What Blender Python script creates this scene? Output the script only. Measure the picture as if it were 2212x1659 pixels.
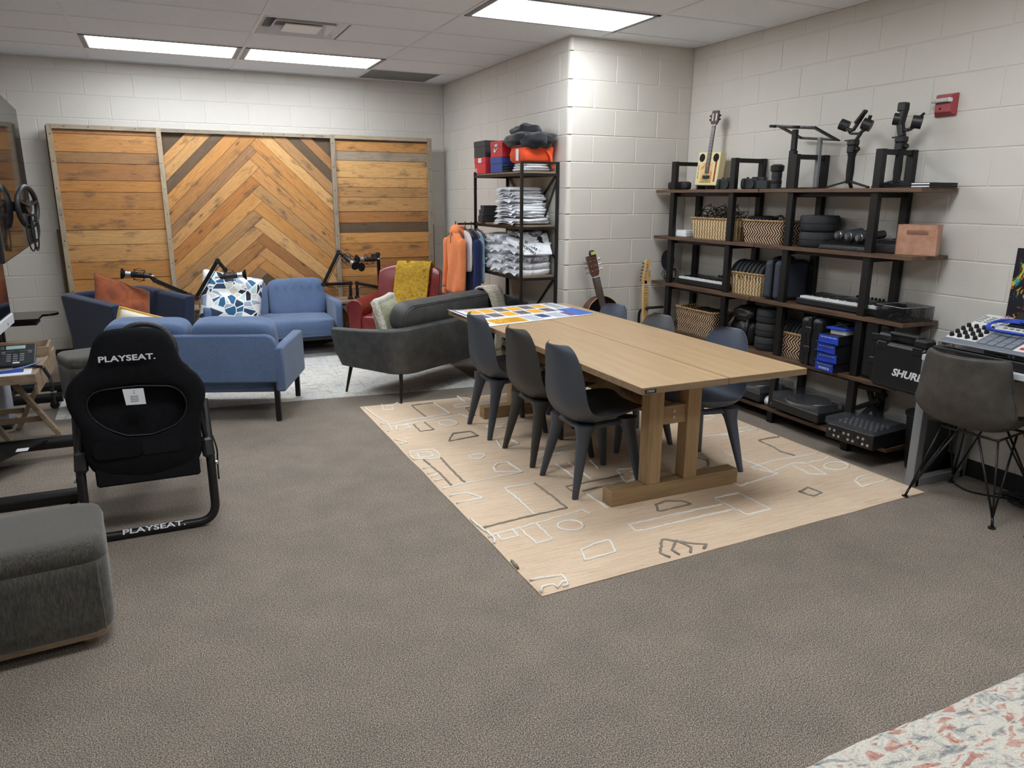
import bpy, bmesh, math, random
from mathutils import Vector, Matrix, Euler, noise as mnoise
random.seed(7)
PI = math.pi
for o in list(bpy.data.objects): bpy.data.objects.remove(o, do_unlink=True)
S = bpy.context.scene
C = S.collection

# ---------------------------------------------------------------- camera
CAM = Vector((0.4684, -7.5270, 1.5626)); YAW, PITCH, ROLL, FPX = 0.43428, 0.24966, 0.0054974, 1591.718
def cam_axes():
    cy, sy, cp, sp = math.cos(YAW), math.sin(YAW), math.cos(PITCH), math.sin(PITCH)
    f = Vector((sy*cp, cy*cp, -sp)); r = Vector((cy, -sy, 0)); u = r.cross(f)
    cr, sr = math.cos(ROLL), math.sin(ROLL)
    return cr*r + sr*u, -sr*r + cr*u, f
_r, _u, _f = cam_axes()
cd = bpy.data.cameras.new('camera'); cd.sensor_width = 36.0; cd.lens = FPX*36/2212; cd.clip_start = 0.05
cam = bpy.data.objects.new('camera', cd); C.objects.link(cam)
cam.matrix_world = Matrix(((_r.x,_u.x,-_f.x,CAM.x),(_r.y,_u.y,-_f.y,CAM.y),(_r.z,_u.z,-_f.z,CAM.z),(0,0,0,1)))
S.camera = cam

# ---------------------------------------------------------------- world, exposure
wd = bpy.data.worlds.new('world'); S.world = wd; wd.use_nodes = True
wd.node_tree.nodes['Background'].inputs[0].default_value = (0.8, 0.85, 0.9, 1)
wd.node_tree.nodes['Background'].inputs[1].default_value = 0.02
S.view_settings.view_transform = 'Standard'; S.view_settings.look = 'None'
S.view_settings.gamma = 1.0; S.view_settings.use_curve_mapping = False
S.view_settings.exposure = 1.22
LAMP_POWER = 7.6          # emission of the troffer diffusers
LAMP_COLOR = (0.90, 0.96, 1.0)

# ---------------------------------------------------------------- materials
def lin(c):
    return tuple(((v/255)/12.92 if v/255 <= 0.04045 else ((v/255+0.055)/1.055)**2.4) for v in c)
MATS = {}
class NT:
    def __init__(s, name):
        s.m = bpy.data.materials.new(name); s.m.use_nodes = True
        s.t = s.m.node_tree; s.b = s.t.nodes['Principled BSDF']; s._tc = None
    def n(s, typ, **kw):
        nd = s.t.nodes.new(typ)
        for k, v in kw.items():
            if k.startswith('i_'):
                key = k[2:]; key = int(key) if key.isdigit() else key.replace('_', ' ')
                nd.inputs[key].default_value = v
            else: setattr(nd, k, v)
        return nd
    def l(s, a, b): s.t.links.new(a, b)
    def co(s, kind='Object', scale=(1,1,1), rot=(0,0,0)):
        if not s._tc: s._tc = s.n('ShaderNodeTexCoord')
        mp = s.n('ShaderNodeMapping'); mp.inputs['Scale'].default_value = scale; mp.inputs['Rotation'].default_value = rot
        s.l(s._tc.outputs[kind], mp.inputs['Vector']); return mp.outputs[0]
    def noise(s, vec, scale=5, detail=3, rough=0.5, dist=0):
        nd = s.n('ShaderNodeTexNoise', i_Scale=scale, i_Detail=detail, i_Roughness=rough, i_Distortion=dist); s.l(vec, nd.inputs['Vector']); return nd.outputs['Fac']
    def ramp(s, fac, stops, interp='LINEAR'):
        nd = s.n('ShaderNodeValToRGB'); cr = nd.color_ramp; cr.interpolation = interp
        while len(cr.elements) < len(stops): cr.elements.new(0.5)
        for e, (p, c) in zip(cr.elements, stops):
            e.position = p; e.color = (*c, 1) if len(c) == 3 else c
        s.l(fac, nd.inputs[0]); return nd.outputs[0]
    def mix(s, fac, a, b, mode='MIX'):
        nd = s.n('ShaderNodeMix', data_type='RGBA', blend_type=mode)
        for inp, v in ((nd.inputs[0], fac), (nd.inputs[6], a), (nd.inputs[7], b)):
            if isinstance(v, (int, float)): inp.default_value = v
            elif isinstance(v, tuple): inp.default_value = (*v, 1) if len(v) == 3 else v
            else: s.l(v, inp)
        return nd.outputs[2]
    def math(s, op, a, b=0.0):
        nd = s.n('ShaderNodeMath', operation=op)
        for inp, v in ((nd.inputs[0], a), (nd.inputs[1], b)):
            if isinstance(v, (int, float)): inp.default_value = v
            else: s.l(v, inp)
        return nd.outputs[0]
    def bump(s, h, strength=0.3, dist=0.002):
        nd = s.n('ShaderNodeBump'); nd.inputs['Strength'].default_value = strength; nd.inputs['Distance'].default_value = dist
        s.l(h, nd.inputs['Height']); s.l(nd.outputs[0], s.b.inputs['Normal'])
    def base(s, v):
        if isinstance(v, tuple): s.b.inputs['Base Color'].default_value = (*v, 1)
        else: s.l(v, s.b.inputs['Base Color'])
    def rough(s, v): s.b.inputs['Roughness'].default_value = v
    def out(s): MATS[s.m.name] = s.m; return s.m
def plain(name, rgb, rough=0.6, metal=0.0, var=0.0, vs=8.0, bump=0.0, bs=200.0, sheen=0.0, spec=None, coat=0.0, alpha=None, stretch=(1,1,1)):
    """colour (sRGB 0-255) with an optional noise variation and fine bump"""
    t = NT(name); c = lin(rgb); t.rough(rough); t.b.inputs['Metallic'].default_value = metal
    if var:
        f = t.noise(t.co(scale=stretch), vs, 5, 0.6)
        a = tuple(max(0, x*(1-var)) for x in c); b = tuple(min(1, x*(1+var)) for x in c)
        t.base(t.ramp(f, [(0.3, a), (0.7, b)]))
    else: t.base(c)
    if bump: t.bump(t.noise(t.co(scale=stretch), bs, 3, 0.6), bump, 0.001)
    if sheen: t.b.inputs['Sheen Weight'].default_value = sheen; t.b.inputs['Sheen Roughness'].default_value = 0.4
    if spec is not None: t.b.inputs['Specular IOR Level'].default_value = spec
    if coat: t.b.inputs['Coat Weight'].default_value = coat; t.b.inputs['Coat Roughness'].default_value = 0.1
    if alpha is not None: t.b.inputs['Alpha'].default_value = alpha
    return t.out()
def clear_plastic(name, rgb=(200,205,210), alpha=0.25, rough=0.08):
    return plain(name, rgb, rough, alpha=alpha, coat=0.5)

def mat_blocks():
    t = NT('painted_block'); c = lin((211,205,197))
    big = t.noise(t.co(), 1.6, 3, 0.5)
    t.base(t.ramp(big, [(0.3, tuple(x*0.95 for x in c)), (0.7, tuple(x*1.03 for x in c))]))
    v = t.co(); h1 = t.noise(v, 55, 5, 0.7); h2 = t.noise(v, 190, 3, 0.6)
    pit = t.ramp(h1, [(0.33, (0,0,0)), (0.47, (1,1,1))])
    t.bump(t.math('ADD', pit, t.math('MULTIPLY', h2, 0.5)), 0.22, 0.0025); t.rough(0.45); t.out()
def mat_carpet():
    t = NT('carpet'); v = t.co()
    f1 = t.noise(v, 250, 2, 0.75); f2 = t.noise(v, 150, 2, 0.6, 0.5); big = t.noise(v, 4.5, 3, 0.55)
    a = t.ramp(f1, [(0.39, lin((50,49,54))), (0.46, lin((110,103,98))), (0.52, lin((158,147,134))), (0.57, lin((200,184,162))), (0.63, lin((236,220,196)))])
    b = t.ramp(f2, [(0.36, lin((92,100,112))), (0.52, lin((150,140,136))), (0.66, lin((188,164,150)))])
    c = t.mix(0.32, a, b)
    t.base(t.mix(1.0, c, t.ramp(big, [(0.3, (0.70,0.70,0.69)), (0.7, (0.86,0.83,0.805))]), 'MULTIPLY'))
    t.bump(t.noise(v, 330, 2, 0.6), 0.5, 0.003); t.rough(0.95); t.b.inputs['Specular IOR Level'].default_value = 0.1; t.out()
def mat_tile():
    t = NT('ceiling_tile'); v = t.co(); c = lin((238,242,247))
    f = t.noise(v, 120, 4, 0.7)
    t.base(t.ramp(f, [(0.3, tuple(x*0.86 for x in c)), (0.5, c), (0.7, tuple(min(1,x*1.05) for x in c))]))
    t.bump(f, 0.5, 0.002); t.rough(0.9); t.out()
def mat_plank(name, stops, dark=0.5):
    """grain runs along local x; each plank picks its own tone"""
    t = NT(name); oi = t.n('ShaderNodeObjectInfo')
    rnd = oi.outputs['Random']
    tone = t.ramp(rnd, stops)
    off = t.n('ShaderNodeCombineXYZ'); t.l(t.math('MULTIPLY', rnd, 37.0), off.inputs[0]); t.l(t.math('MULTIPLY', rnd, 91.0), off.inputs[2])
    if not t._tc: t._tc = t.n('ShaderNodeTexCoord')
    ad = t.n('ShaderNodeVectorMath', operation='ADD'); t.l(t._tc.outputs['Object'], ad.inputs[0]); t.l(off.outputs[0], ad.inputs[1])
    def mp(sc):
        m = t.n('ShaderNodeMapping'); m.inputs['Scale'].default_value = sc; t.l(ad.outputs[0], m.inputs[0]); return m.outputs[0]
    grain = t.noise(mp((2.2,30,30)), 3.0, 6, 0.62, 1.2)
    c = t.mix(0.75, tone, t.ramp(grain, [(0.25, (0.42,0.34,0.26)), (0.48, (0.88,0.84,0.80)), (0.75, (1.18,1.15,1.10))]), 'MULTIPLY')
    blotch = t.noise(mp((1.5,4,4)), 2.6, 4, 0.65)
    c = t.mix(t.math('MULTIPLY', t.ramp(blotch, [(0.54, (0,0,0)), (0.70, (1,1,1))]), dark), c, lin((70,60,52)))
    vo = t.n('ShaderNodeTexVoronoi', i_Scale=1.0); t.l(mp((3.2,9,9)), vo.inputs['Vector'])
    knot = t.ramp(vo.outputs['Distance'], [(0.05, (1,1,1)), (0.13, (0,0,0))])
    c = t.mix(t.math('MULTIPLY', knot, 0.75), c, lin((72,44,26)))
    t.base(c); t.rough(0.55); t.bump(grain, 0.25, 0.002); t.out()
def mat_wood(name, rgb, dark, scale=(1.2,18,18), rough=0.45, contrast=0.7, axis_rot=(0,0,0), bump=0.1):
    t = NT(name); v = t.co(scale=scale, rot=axis_rot); g = t.noise(v, 2.2, 6, 0.6, 0.8); g2 = t.noise(v, 9, 3, 0.5)
    c = t.ramp(g, [(0.3, lin(dark)), (0.6, lin(rgb))])
    c = t.mix(contrast*0.4, c, t.ramp(g2, [(0.35, (0.6,0.55,0.5)), (0.65, (1,1,1))]), 'MULTIPLY')
    t.base(c); t.rough(rough); t.bump(g2, bump, 0.001); t.out()
mat_blocks(); mat_carpet(); mat_tile()
mat_plank('pallet_honey', [(0.0, lin((186,130,70))), (0.2, lin((204,150,86))), (0.4, lin((160,110,62))), (0.55, lin((210,166,108))), (0.7, lin((180,120,62))), (0.85, lin((150,112,76))), (1.0, lin((196,150,94)))], 0.75)
mat_plank('pallet_dark', [(0.0, lin((108,86,62))), (1.0, lin((88,72,54)))], 0.7)
mat_plank('pallet_grey', [(0.0, lin((150,140,124))), (0.5, lin((176,160,138))), (1.0, lin((136,126,114)))], 0.4)
mat_wood('oak', (190,160,124), (172,142,104), (0.8,14,14), 0.4, 0.45)
mat_wood('oak_leg', (172,144,108), (148,120,84), (14,14,0.8), 0.45, 0.5)
mat_wood('oak_foot', (166,138,102), (140,112,78), (0.8,14,14), 0.45, 0.5)
mat_wood('oak_edge', (150,126,98), (130,106,80), (0.8,14,14), 0.45, 0.4)
mat_wood('rustic_board', (106,80,60), (64,46,36), (14,1.2,14), 0.5, 0.9)
mat_wood('rustic_grey', (150,130,106), (104,88,70), (1.2,14,14), 0.6, 0.8)
mat_wood('tray_wood', (158,138,114), (122,102,82), (3,12,12), 0.6, 0.8)
plain('black_metal', (30,29,29), 0.42, 0.3, 0.15, 30)
plain('black_plastic', (26,27,29), 0.45, 0, 0.1, 40)
plain('black_gloss', (14,14,16), 0.12)
plain('black_fabric', (24,24,27), 0.95, 0, 0.25, 60, 0.3, 500, sheen=0.0, spec=0.2)
plain('grey_metal', (140,142,146), 0.4, 0.5)
plain('silver', (196,198,202), 0.28, 0.9)
plain('chrome', (215,216,220), 0.15, 1.0)
plain('white_plastic', (226,228,232), 0.4)
plain('white_paint', (214,214,216), 0.5)
plain('rubber', (20,20,21), 0.8)
plain('dark_void', (10,10,11), 0.9)

# ---------------------------------------------------------------- mesh helpers
def xf(loc=(0,0,0), rot=(0,0,0), sc=(1,1,1)):
    return Matrix.Translation(Vector(loc)) @ Euler(rot).to_matrix().to_4x4() @ Matrix.Diagonal((*sc,1))
class MB:
    def __init__(s): s.v = []; s.f = []
    def add(s, vs, fs, m=None):
        k = len(s.v)
        s.v += [tuple(m @ Vector(p)) for p in vs] if m is not None else [tuple(p) for p in vs]
        s.f += [tuple(i+k for i in f) for f in fs]; return s
    def box(s, c, d, b=0.0, rot=(0,0,0)):
        """box centred at c, size d, chamfer b"""
        hx, hy, hz = d[0]/2, d[1]/2, d[2]/2; M = xf(c, rot)
        b = min(b, hx*0.95, hy*0.95, hz*0.95)
        if b <= 0:
            vs = [(x*hx,y*hy,z*hz) for z in(-1,1) for y in(-1,1) for x in(-1,1)]
            return s.add(vs, [(0,2,3,1),(4,5,7,6),(0,1,5,4),(2,6,7,3),(0,4,6,2),(1,3,7,5)], M)
        vs = []; idx = {}
        for sx in(-1,1):
            for sy in(-1,1):
                for sz in(-1,1):
                    for ax in range(3):
                        p = [sx*(hx-b), sy*(hy-b), sz*(hz-b)]; p[ax] += (sx,sy,sz)[ax]*b
                        idx[(sx,sy,sz,ax)] = len(vs); vs.append(tuple(p))
        fs = []
        def face(pts):
            cen = sum((Vector(vs[i]) for i in pts), Vector())/len(pts)
            nrm = (Vector(vs[pts[1]])-Vector(vs[pts[0]])).cross(Vector(vs[pts[2]])-Vector(vs[pts[1]]))
            fs.append(tuple(pts) if nrm.dot(cen) > 0 else tuple(reversed(pts)))
        for ax in range(3):
            o1, o2 = [a for a in range(3) if a != ax]
            for sg in(-1,1):
                ring = []
                for a, c2 in((-1,-1),(1,-1),(1,1),(-1,1)):
                    k = [0,0,0]; k[ax] = sg; k[o1] = a; k[o2] = c2; ring.append(idx[(*k, ax)])
                face(ring)
            for a in(-1,1):
                for c2 in(-1,1):
                    k0 = [0,0,0]; k0[ax] = -1; k0[o1] = a; k0[o2] = c2; k1 = list(k0); k1[ax] = 1
                    face([idx[(*k0,o1)], idx[(*k0,o2)], idx[(*k1,o2)], idx[(*k1,o1)]])
        for sx in(-1,1):
            for sy in(-1,1):
                for sz in(-1,1): face([idx[(sx,sy,sz,a)] for a in range(3)])
        return s.add(vs, fs, M)
    def b2(s, x0, x1, y0, y1, z0, z1, b=0.0):
        return s.box(((x0+x1)/2,(y0+y1)/2,(z0+z1)/2), (abs(x1-x0),abs(y1-y0),abs(z1-z0)), b)
    def bar(s, p0, p1, w, h, b=0.0, up=(0,0,1), w1=None, h1=None):
        """rectangular bar from p0 to p1, w sideways, h along up"""
        p0, p1 = Vector(p0), Vector(p1); d = (p1-p0).normalized(); u = Vector(up)
        if abs(d.dot(u)) > 0.99: u = Vector((0,1,0))
        r = d.cross(u).normalized(); u = r.cross(d)
        if w1 is None and b > 0:
            M = Matrix((( r.x,u.x,d.x,0),(r.y,u.y,d.y,0),(r.z,u.z,d.z,0),(0,0,0,1)))
            t = MB().box((0,0,0),(w,h,(p1-p0).length),b)
            return s.add(t.v, t.f, Matrix.Translation((p0+p1)/2) @ M)
        w1 = w if w1 is None else w1; h1 = h if h1 is None else h1
        vs = []
        for p, a, c in((p0,w,h),(p1,w1,h1)):
            for x, y in((-1,-1),(1,-1),(1,1),(-1,1)): vs.append(p + r*(x*a/2) + u*(y*c/2))
        return s.add(vs, [(3,2,1,0),(4,5,6,7),(0,1,5,4),(1,2,6,5),(2,3,7,6),(3,0,4,7)])
    def cyl(s, p0, p1, r0, r1=None, n=12, cap=True):
        p0, p1 = Vector(p0), Vector(p1); r1 = r0 if r1 is None else r1
        return s.tube([p0,p1], [r0,r1], n, cap)
    def tube(s, pts, r, n=8, cap=True, closed=False):
        pts = [Vector(p) for p in pts]; N = len(pts)
        rs = r if isinstance(r, (list,tuple)) else [r]*N
        vs = []; u = None
        for i, p in enumerate(pts):
            if closed: d = (pts[(i+1)%N]-pts[i-1]).normalized()
            elif i == 0: d = (pts[1]-p).normalized()
            elif i == N-1: d = (p-pts[i-1]).normalized()
            else: d = ((pts[i+1]-p).normalized()+(p-pts[i-1]).normalized()).normalized()
            if u is None:
                u = Vector((0,0,1)) if abs(d.z) < 0.9 else Vector((1,0,0))
            u = (u - d*u.dot(d)).normalized(); w = d.cross(u)
            for k in range(n):
                a = 2*PI*k/n; vs.append(p + (u*math.cos(a)+w*math.sin(a))*rs[i])
        fs = []
        for i in range(N if closed else N-1):
            j = (i+1)%N
            for k in range(n): fs.append((i*n+k, i*n+(k+1)%n, j*n+(k+1)%n, j*n+k))
        if cap and not closed: fs += [tuple(reversed(range(n))), tuple(range((N-1)*n, N*n))]
        return s.add(vs, fs)
    def lathe(s, prof, n=20, M=None):
        """profile [(r,z)] about local z"""
        vs = []; fs = []
        for r, z in prof:
            for k in range(n): a = 2*PI*k/n; vs.append((max(r,1e-4)*math.cos(a), max(r,1e-4)*math.sin(a), z))
        for i in range(len(prof)-1):
            for k in range(n): fs.append((i*n+k, i*n+(k+1)%n, (i+1)*n+(k+1)%n, (i+1)*n+k))
        fs += [tuple(reversed(range(n))), tuple(range((len(prof)-1)*n, len(prof)*n))]
        return s.add(vs, fs, M)
    def prism(s, poly, d0, d1, M=None):
        """polygon [(x,z)] in the xz plane, extruded along y from d0 to d1"""
        n = len(poly); ar = sum(poly[i][0]*poly[(i+1)%n][1]-poly[(i+1)%n][0]*poly[i][1] for i in range(n))
        if ar < 0: poly = list(reversed(poly))
        vs = [(x,d0,z) for x,z in poly]+[(x,d1,z) for x,z in poly]
        fs = [tuple(range(n)), tuple(reversed(range(n,2*n)))]+[((i+1)%n, i, i+n, (i+1)%n+n) for i in range(n)]
        return s.add(vs, fs, M)
    def loft(s, rings, cap=True, M=None):
        n = len(rings[0]); vs = [p for r in rings for p in r]; fs = []
        for i in range(len(rings)-1):
            for k in range(n): fs.append((i*n+k, i*n+(k+1)%n, (i+1)*n+(k+1)%n, (i+1)*n+k))
        if cap: fs += [tuple(reversed(range(n))), tuple(range((len(rings)-1)*n, len(rings)*n))]
        return s.add(vs, fs, M)
    def grid(s, fn, nu, nv, M=None, closed_v=False):
        vs = [fn(i/nu, j/nv) for i in range(nu+1) for j in range(nv+1)]
        fs = [(i*(nv+1)+j, (i+1)*(nv+1)+j, (i+1)*(nv+1)+j+1, i*(nv+1)+j+1) for i in range(nu) for j in range(nv)]
        return s.add(vs, fs, M)
    def mesh(s, name, mat, smooth=False, ang=None):
        me = bpy.data.meshes.new(name); me.from_pydata(s.v, [], s.f)
        bm = bmesh.new(); bm.from_mesh(me); bmesh.ops.recalc_face_normals(bm, faces=bm.faces); bm.to_mesh(me); bm.free()
        if mat: me.materials.append(MATS[mat] if isinstance(mat, str) else mat)
        if smooth:
            for p in me.polygons: p.use_smooth = True
            if ang is not None: me.set_sharp_from_angle(angle=math.radians(ang))
        me.update(); return me
    def build(s, name, mat, parent=None, smooth=False, ang=None, loc=None, rot=None, sub=0, solid=0, bevel=0):
        return link(name, s.mesh(name, mat, smooth, ang), parent, loc, rot, sub, solid, bevel)
def link(name, me, parent=None, loc=None, rot=None, sub=0, solid=0, bevel=0):
    o = bpy.data.objects.new(name, me); C.objects.link(o)
    if parent: o.parent = parent
    if loc: o.location = loc
    if rot: o.rotation_euler = rot
    if solid: md = o.modifiers.new('solid','SOLIDIFY'); md.thickness = solid; md.offset = 0
    if bevel: md = o.modifiers.new('bevel','BEVEL'); md.width = bevel; md.segments = 2; md.limit_method = 'ANGLE'
    if sub: md = o.modifiers.new('sub','SUBSURF'); md.levels = sub; md.render_levels = sub
    return o
def tag(o, label, cat, group=None):
    o['label'] = label; o['category'] = cat
    if group: o['group'] = group
    return o
def thing(name, label, cat, loc=(0,0,0), rotz=0.0, group=None, rot=None):
    o = bpy.data.objects.new(name, None); C.objects.link(o); o.empty_display_size = 0.05
    o.location = loc; o.rotation_euler = rot if rot else (0,0,rotz)
    return tag(o, label, cat, group)
def struct(o): o['kind'] = 'structure'; return o
def copy_tree(o, loc=None, rotz=None, label=None, group=None, parent=None):
    c = o.copy(); C.objects.link(c); c.parent = parent
    if loc is not None: c.location = loc
    if rotz is not None: c.rotation_euler = (0,0,rotz)
    if label: c['label'] = label
    if group: c['group'] = group
    for ch in list(o.children): copy_tree(ch, parent=c)
    return c
def text(name, body, size, mat, parent, M, ext=0.0006, shear=0.0, align='CENTER', bold=0.0, sx=1.0):
    """flat lettering: local x along the line, local z up out of the surface"""
    cu = bpy.data.curves.new(name, 'FONT'); cu.body = body; cu.size = size; cu.extrude = ext; cu.shear = shear
    cu.align_x = align; cu.align_y = 'CENTER'; cu.offset = bold; cu.resolution_u = 3
    t = bpy.data.objects.new(name, cu); C.objects.link(t)
    dg = bpy.context.evaluated_depsgraph_get(); me = bpy.data.meshes.new_from_object(t.evaluated_get(dg))
    bpy.data.objects.remove(t, do_unlink=True); bpy.data.curves.remove(cu)
    if sx != 1.0: me.transform(Matrix.Diagonal((sx,1,1,1)))
    me.transform(M); me.materials.clear(); me.materials.append(MATS[mat])
    return link(name, me, parent)
def frame(o, x, y):
    """matrix at o with local x along x, local y along y"""
    x = Vector(x).normalized(); y = Vector(y); y = (y-x*y.dot(x)).normalized(); z = x.cross(y)
    return Matrix(((x.x,y.x,z.x,o[0]),(x.y,y.y,z.y,o[1]),(x.z,y.z,z.z,o[2]),(0,0,0,1)))
def rrect(w, h, r, n=4, cx=0, cy=0):
    """rounded rectangle outline"""
    pts = []
    for sx, sy, a0 in((1,1,0),(-1,1,90),(-1,-1,180),(1,-1,270)):
        for k in range(n+1):
            a = math.radians(a0+90*k/n); pts.append((cx+sx*(w/2-r)+r*math.cos(a), cy+sy*(h/2-r)+r*math.sin(a)))
    return pts
def arc(c, r, a0, a1, n, f):
    return [f(c[0]+r*math.cos(math.radians(a0+(a1-a0)*k/n)), c[1]+r*math.sin(math.radians(a0+(a1-a0)*k/n))) for k in range(n+1)]
def fillet(pts, r, n=5):
    """round the inner corners of a polyline"""
    pts = [Vector(p) for p in pts]; out = [pts[0]]
    for a, b, c in zip(pts, pts[1:], pts[2:]):
        d0 = (a-b); d1 = (c-b); q = min(r, d0.length*0.49, d1.length*0.49); p0 = b+d0.normalized()*q; p1 = b+d1.normalized()*q
        for k in range(n+1):
            t = k/n; out.append(p0*(1-t)**2 + b*2*t*(1-t) + p1*t*t)
    return out+[pts[-1]]
def pillow(mb, w, h, t, n=12, M=None, sag=0.0, crumple=0.0, seed=0.0, pinch=0.06):
    """cushion in the xz plane, thickness along y"""
    for sg in(-1,1):
        def fn(u, v):
            x, z = 2*u-1, 2*v-1; e = max(0.0,(1-x**4))*max(0.0,(1-z**4)); k = e**0.5
            px = x*w/2*(1-pinch*(1-abs(z)**2)*0.5*abs(x)) ; pz = z*h/2*(1-pinch*(1-abs(x)**2)*0.5*abs(z))
            y = sg*t/2*k
            if crumple: y += crumple*k*mnoise.noise(Vector((x*2.3+seed, z*2.3, seed*3+sg)))
            return (px, y, pz - sag*(1-x*x)*max(0,z))
        mb.grid(fn, n, n, M)
    return mb
def blob(mb, c, d, n=14, M=None, p=2.6, crumple=0.0, fs=3.0, seed=0.0, flat=None):
    """soft box-like lump (superellipsoid) with optional crumpling"""
    def sp(v, e): return math.copysign(abs(v)**e, v)
    def fn(u, v):
        a = -PI/2+PI*u; b = 2*PI*v; e = 2/p
        q = Vector((sp(math.cos(a),e)*sp(math.cos(b),e), sp(math.cos(a),e)*sp(math.sin(b),e), sp(math.sin(a),e)))
        k = 1.0
        if crumple: k += crumple*mnoise.noise(q*fs+Vector((seed,seed*2,0)))+crumple*0.5*mnoise.noise(q*fs*2.3+Vector((0,seed,9)))
        z = q.z*k
        if flat is not None: z = max(z, flat)
        return (c[0]+q.x*k*d[0]/2, c[1]+q.y*k*d[1]/2, c[2]+z*d[2]/2)
    return mb.grid(fn, n, n*2, M)

# ================================================================ the room
XL, XC, XR, YB, YC, YF, HC = -1.75, 3.41, 4.57, 0.66, -2.21, -9.2, 2.747
fl = MB().b2(XL-0.1, XR+0.1, YF-0.1, YB+0.1, -0.1, 0.0).build('floor', 'carpet'); struct(fl)
RN = 0.03; CO = 0.2032; BL = 0.4064; JT = 0.006
_bc = {}
def block_mesh(w, h):
    k = (round(w,3), round(h,3))
    if k not in _bc:
        a, b, d = w-JT, h-JT, 0.003
        f = [(d,0,d),(a-d,0,d),(a-d,0,b-d),(d,0,b-d)]; g = [(0,d,0),(a,d,0),(a,d,b),(0,d,b)]; e = [(0,0.02,0),(a,0.02,0),(a,0.02,b),(0,0.02,b)]
        m = MB().add([(x+JT/2,y,z+JT/2) for x,y,z in f+g+e], [(0,1,2,3)]+[(i+4,(i+1)%4+4,(i+1)%4,i) for i in range(4)]+[(i+8,(i+1)%4+8,(i+1)%4+4,i+4) for i in range(4)])
        _bc[k] = m.mesh('block', 'painted_block')
    return _bc[k]
def lay_blocks(parent, at, rotz, s0, s1, phase, cuts=()):
    """courses of blocks from s0 to s1 along the wall; phase(course) gives one joint position"""
    for n in range(14):
        z0 = n*CO; h = min(CO, HC-z0)
        j = phase(n); k0 = math.ceil((s0-j)/BL-1e-6)
        js = [s0]+[j+BL*(k0+i) for i in range(60) if s0+0.02 < j+BL*(k0+i) < s1-0.02]+[c for c in cuts]+[s1]
        js = sorted(js); js = [js[0]]+[b for a, b in zip(js, js[1:]) if b-a > 0.015]
        for a, b in zip(js, js[1:]):
            link('block', block_mesh(b-a, h), parent, (*at(a), z0), (0,0,rotz))
wb = struct(MB().b2(XL-0.12, XC+0.02, YB+0.003, YB+0.12, 0, HC+0.12).build('wall_back', 'painted_block'))
lay_blocks(wb, lambda s: (s, YB), 0, XL, XC, lambda n: (-0.481 if n%2 == 0 else -0.688), (2.53,))
ws = struct(MB().b2(XC+0.003, XC+0.12, YC+RN, YB+0.1, 0, HC+0.12).build('wall_side', 'painted_block'))
lay_blocks(ws, lambda s: (XC, -s), -PI/2, -YB, -YC-RN, lambda n: (2.05 if n%2 == 0 else 1.85))
wc = struct(MB().b2(XC+RN, XR+0.1, YC+0.003, YC+0.12, 0, HC+0.12).build('wall_column', 'painted_block'))
lay_blocks(wc, lambda s: (s, YC), 0, XC+RN, XR, lambda n: (3.828 if n%2 == 0 else 3.631))
for n in range(14):
    h = min(CO, HC-n*CO); m = MB()
    ring = lambda z, k: [(XC+RN-(RN-k)*math.cos(a), YC+RN-(RN-k)*math.sin(a), z) for a in [PI/2*i/6 for i in range(7)]]+[(XC+RN, YC+RN, z)]
    m.loft([ring(JT/2,0.004), ring(JT/2+0.004,0), ring(h-JT/2-0.004,0), ring(h-JT/2,0.004)])
    o = m.build('bullnose_block', 'painted_block', wc, True, 40, (0,0,n*CO))
wr = struct(MB().b2(XR+0.003, XR+0.12, YF-0.1, YC+0.1, 0, HC+0.12).build('wall_right', 'painted_block'))
lay_blocks(wr, lambda s: (XR, -s), -PI/2, -YC, 7.9, lambda n: (4.838 if n%2 == 0 else 4.628))
struct(MB().b2(XL-0.12, XL, YF-0.1, YB+0.1, 0, HC+0.12).build('wall_left', 'painted_block'))
struct(MB().b2(XL-0.12, XR+0.12, YF-0.12, YF, 0, HC+0.12).build('wall_front', 'painted_block'))
plain('base_vinyl', (24,23,24), 0.5)
for nm, a in (('baseboard_back',(XL,XC,YB-0.008,YB+0.004)),('baseboard_column',(XC,XR,YC-0.008,YC+0.004)),('baseboard_right',(XR-0.008,XR+0.004,YF,YC)),('baseboard_side',(XC-0.008,XC+0.004,YC,YB)),('baseboard_left',(XL-0.004,XL+0.008,YF,YB))):
    struct(MB().b2(*a, 0, 0.102, 0.003).build(nm, 'base_vinyl'))

# ceiling: grid bars and lay-in tiles, 4 ft along x and 2 ft along y
TX, TY = 1.2192, 0.6096
ce = struct(MB().b2(XL-0.12, XR+0.12, YF-0.12, YB+0.12, HC+0.06, HC+0.12).build('ceiling', 'white_paint'))
plain('grid_white', (232,232,234), 0.5)
xs = [TX*k for k in range(-2,5)]; ys = [TY*k for k in range(-16,2)]
for x in xs:
    if XL < x < XR: MB().b2(x-0.012, x+0.012, YF, YB, HC-0.003, HC+0.03).build('grid_bar', 'grid_white', ce)
for y in ys:
    if YF < y < YB: MB().b2(XL, XR, y-0.012, y+0.012, HC-0.002, HC+0.03).build('grid_bar', 'grid_white', ce)
for a in ((XL,XC,YB-0.02,YB),(XC-0.02,XC,YC,YB),(XC-0.02,XR,YC-0.02,YC),(XR-0.02,XR,YF,YC)):
    MB().b2(*a, HC-0.004, HC+0.03).build('wall_angle', 'grid_white', ce)
LIGHTS = {(0,-1),(1,-1),(2,-5),(0,-5),(0,-9),(2,-9),(2,-13)}  # panels out of view are added to light the carpet and desk wall
VENT = (1,-3)
_tc = {}
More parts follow.
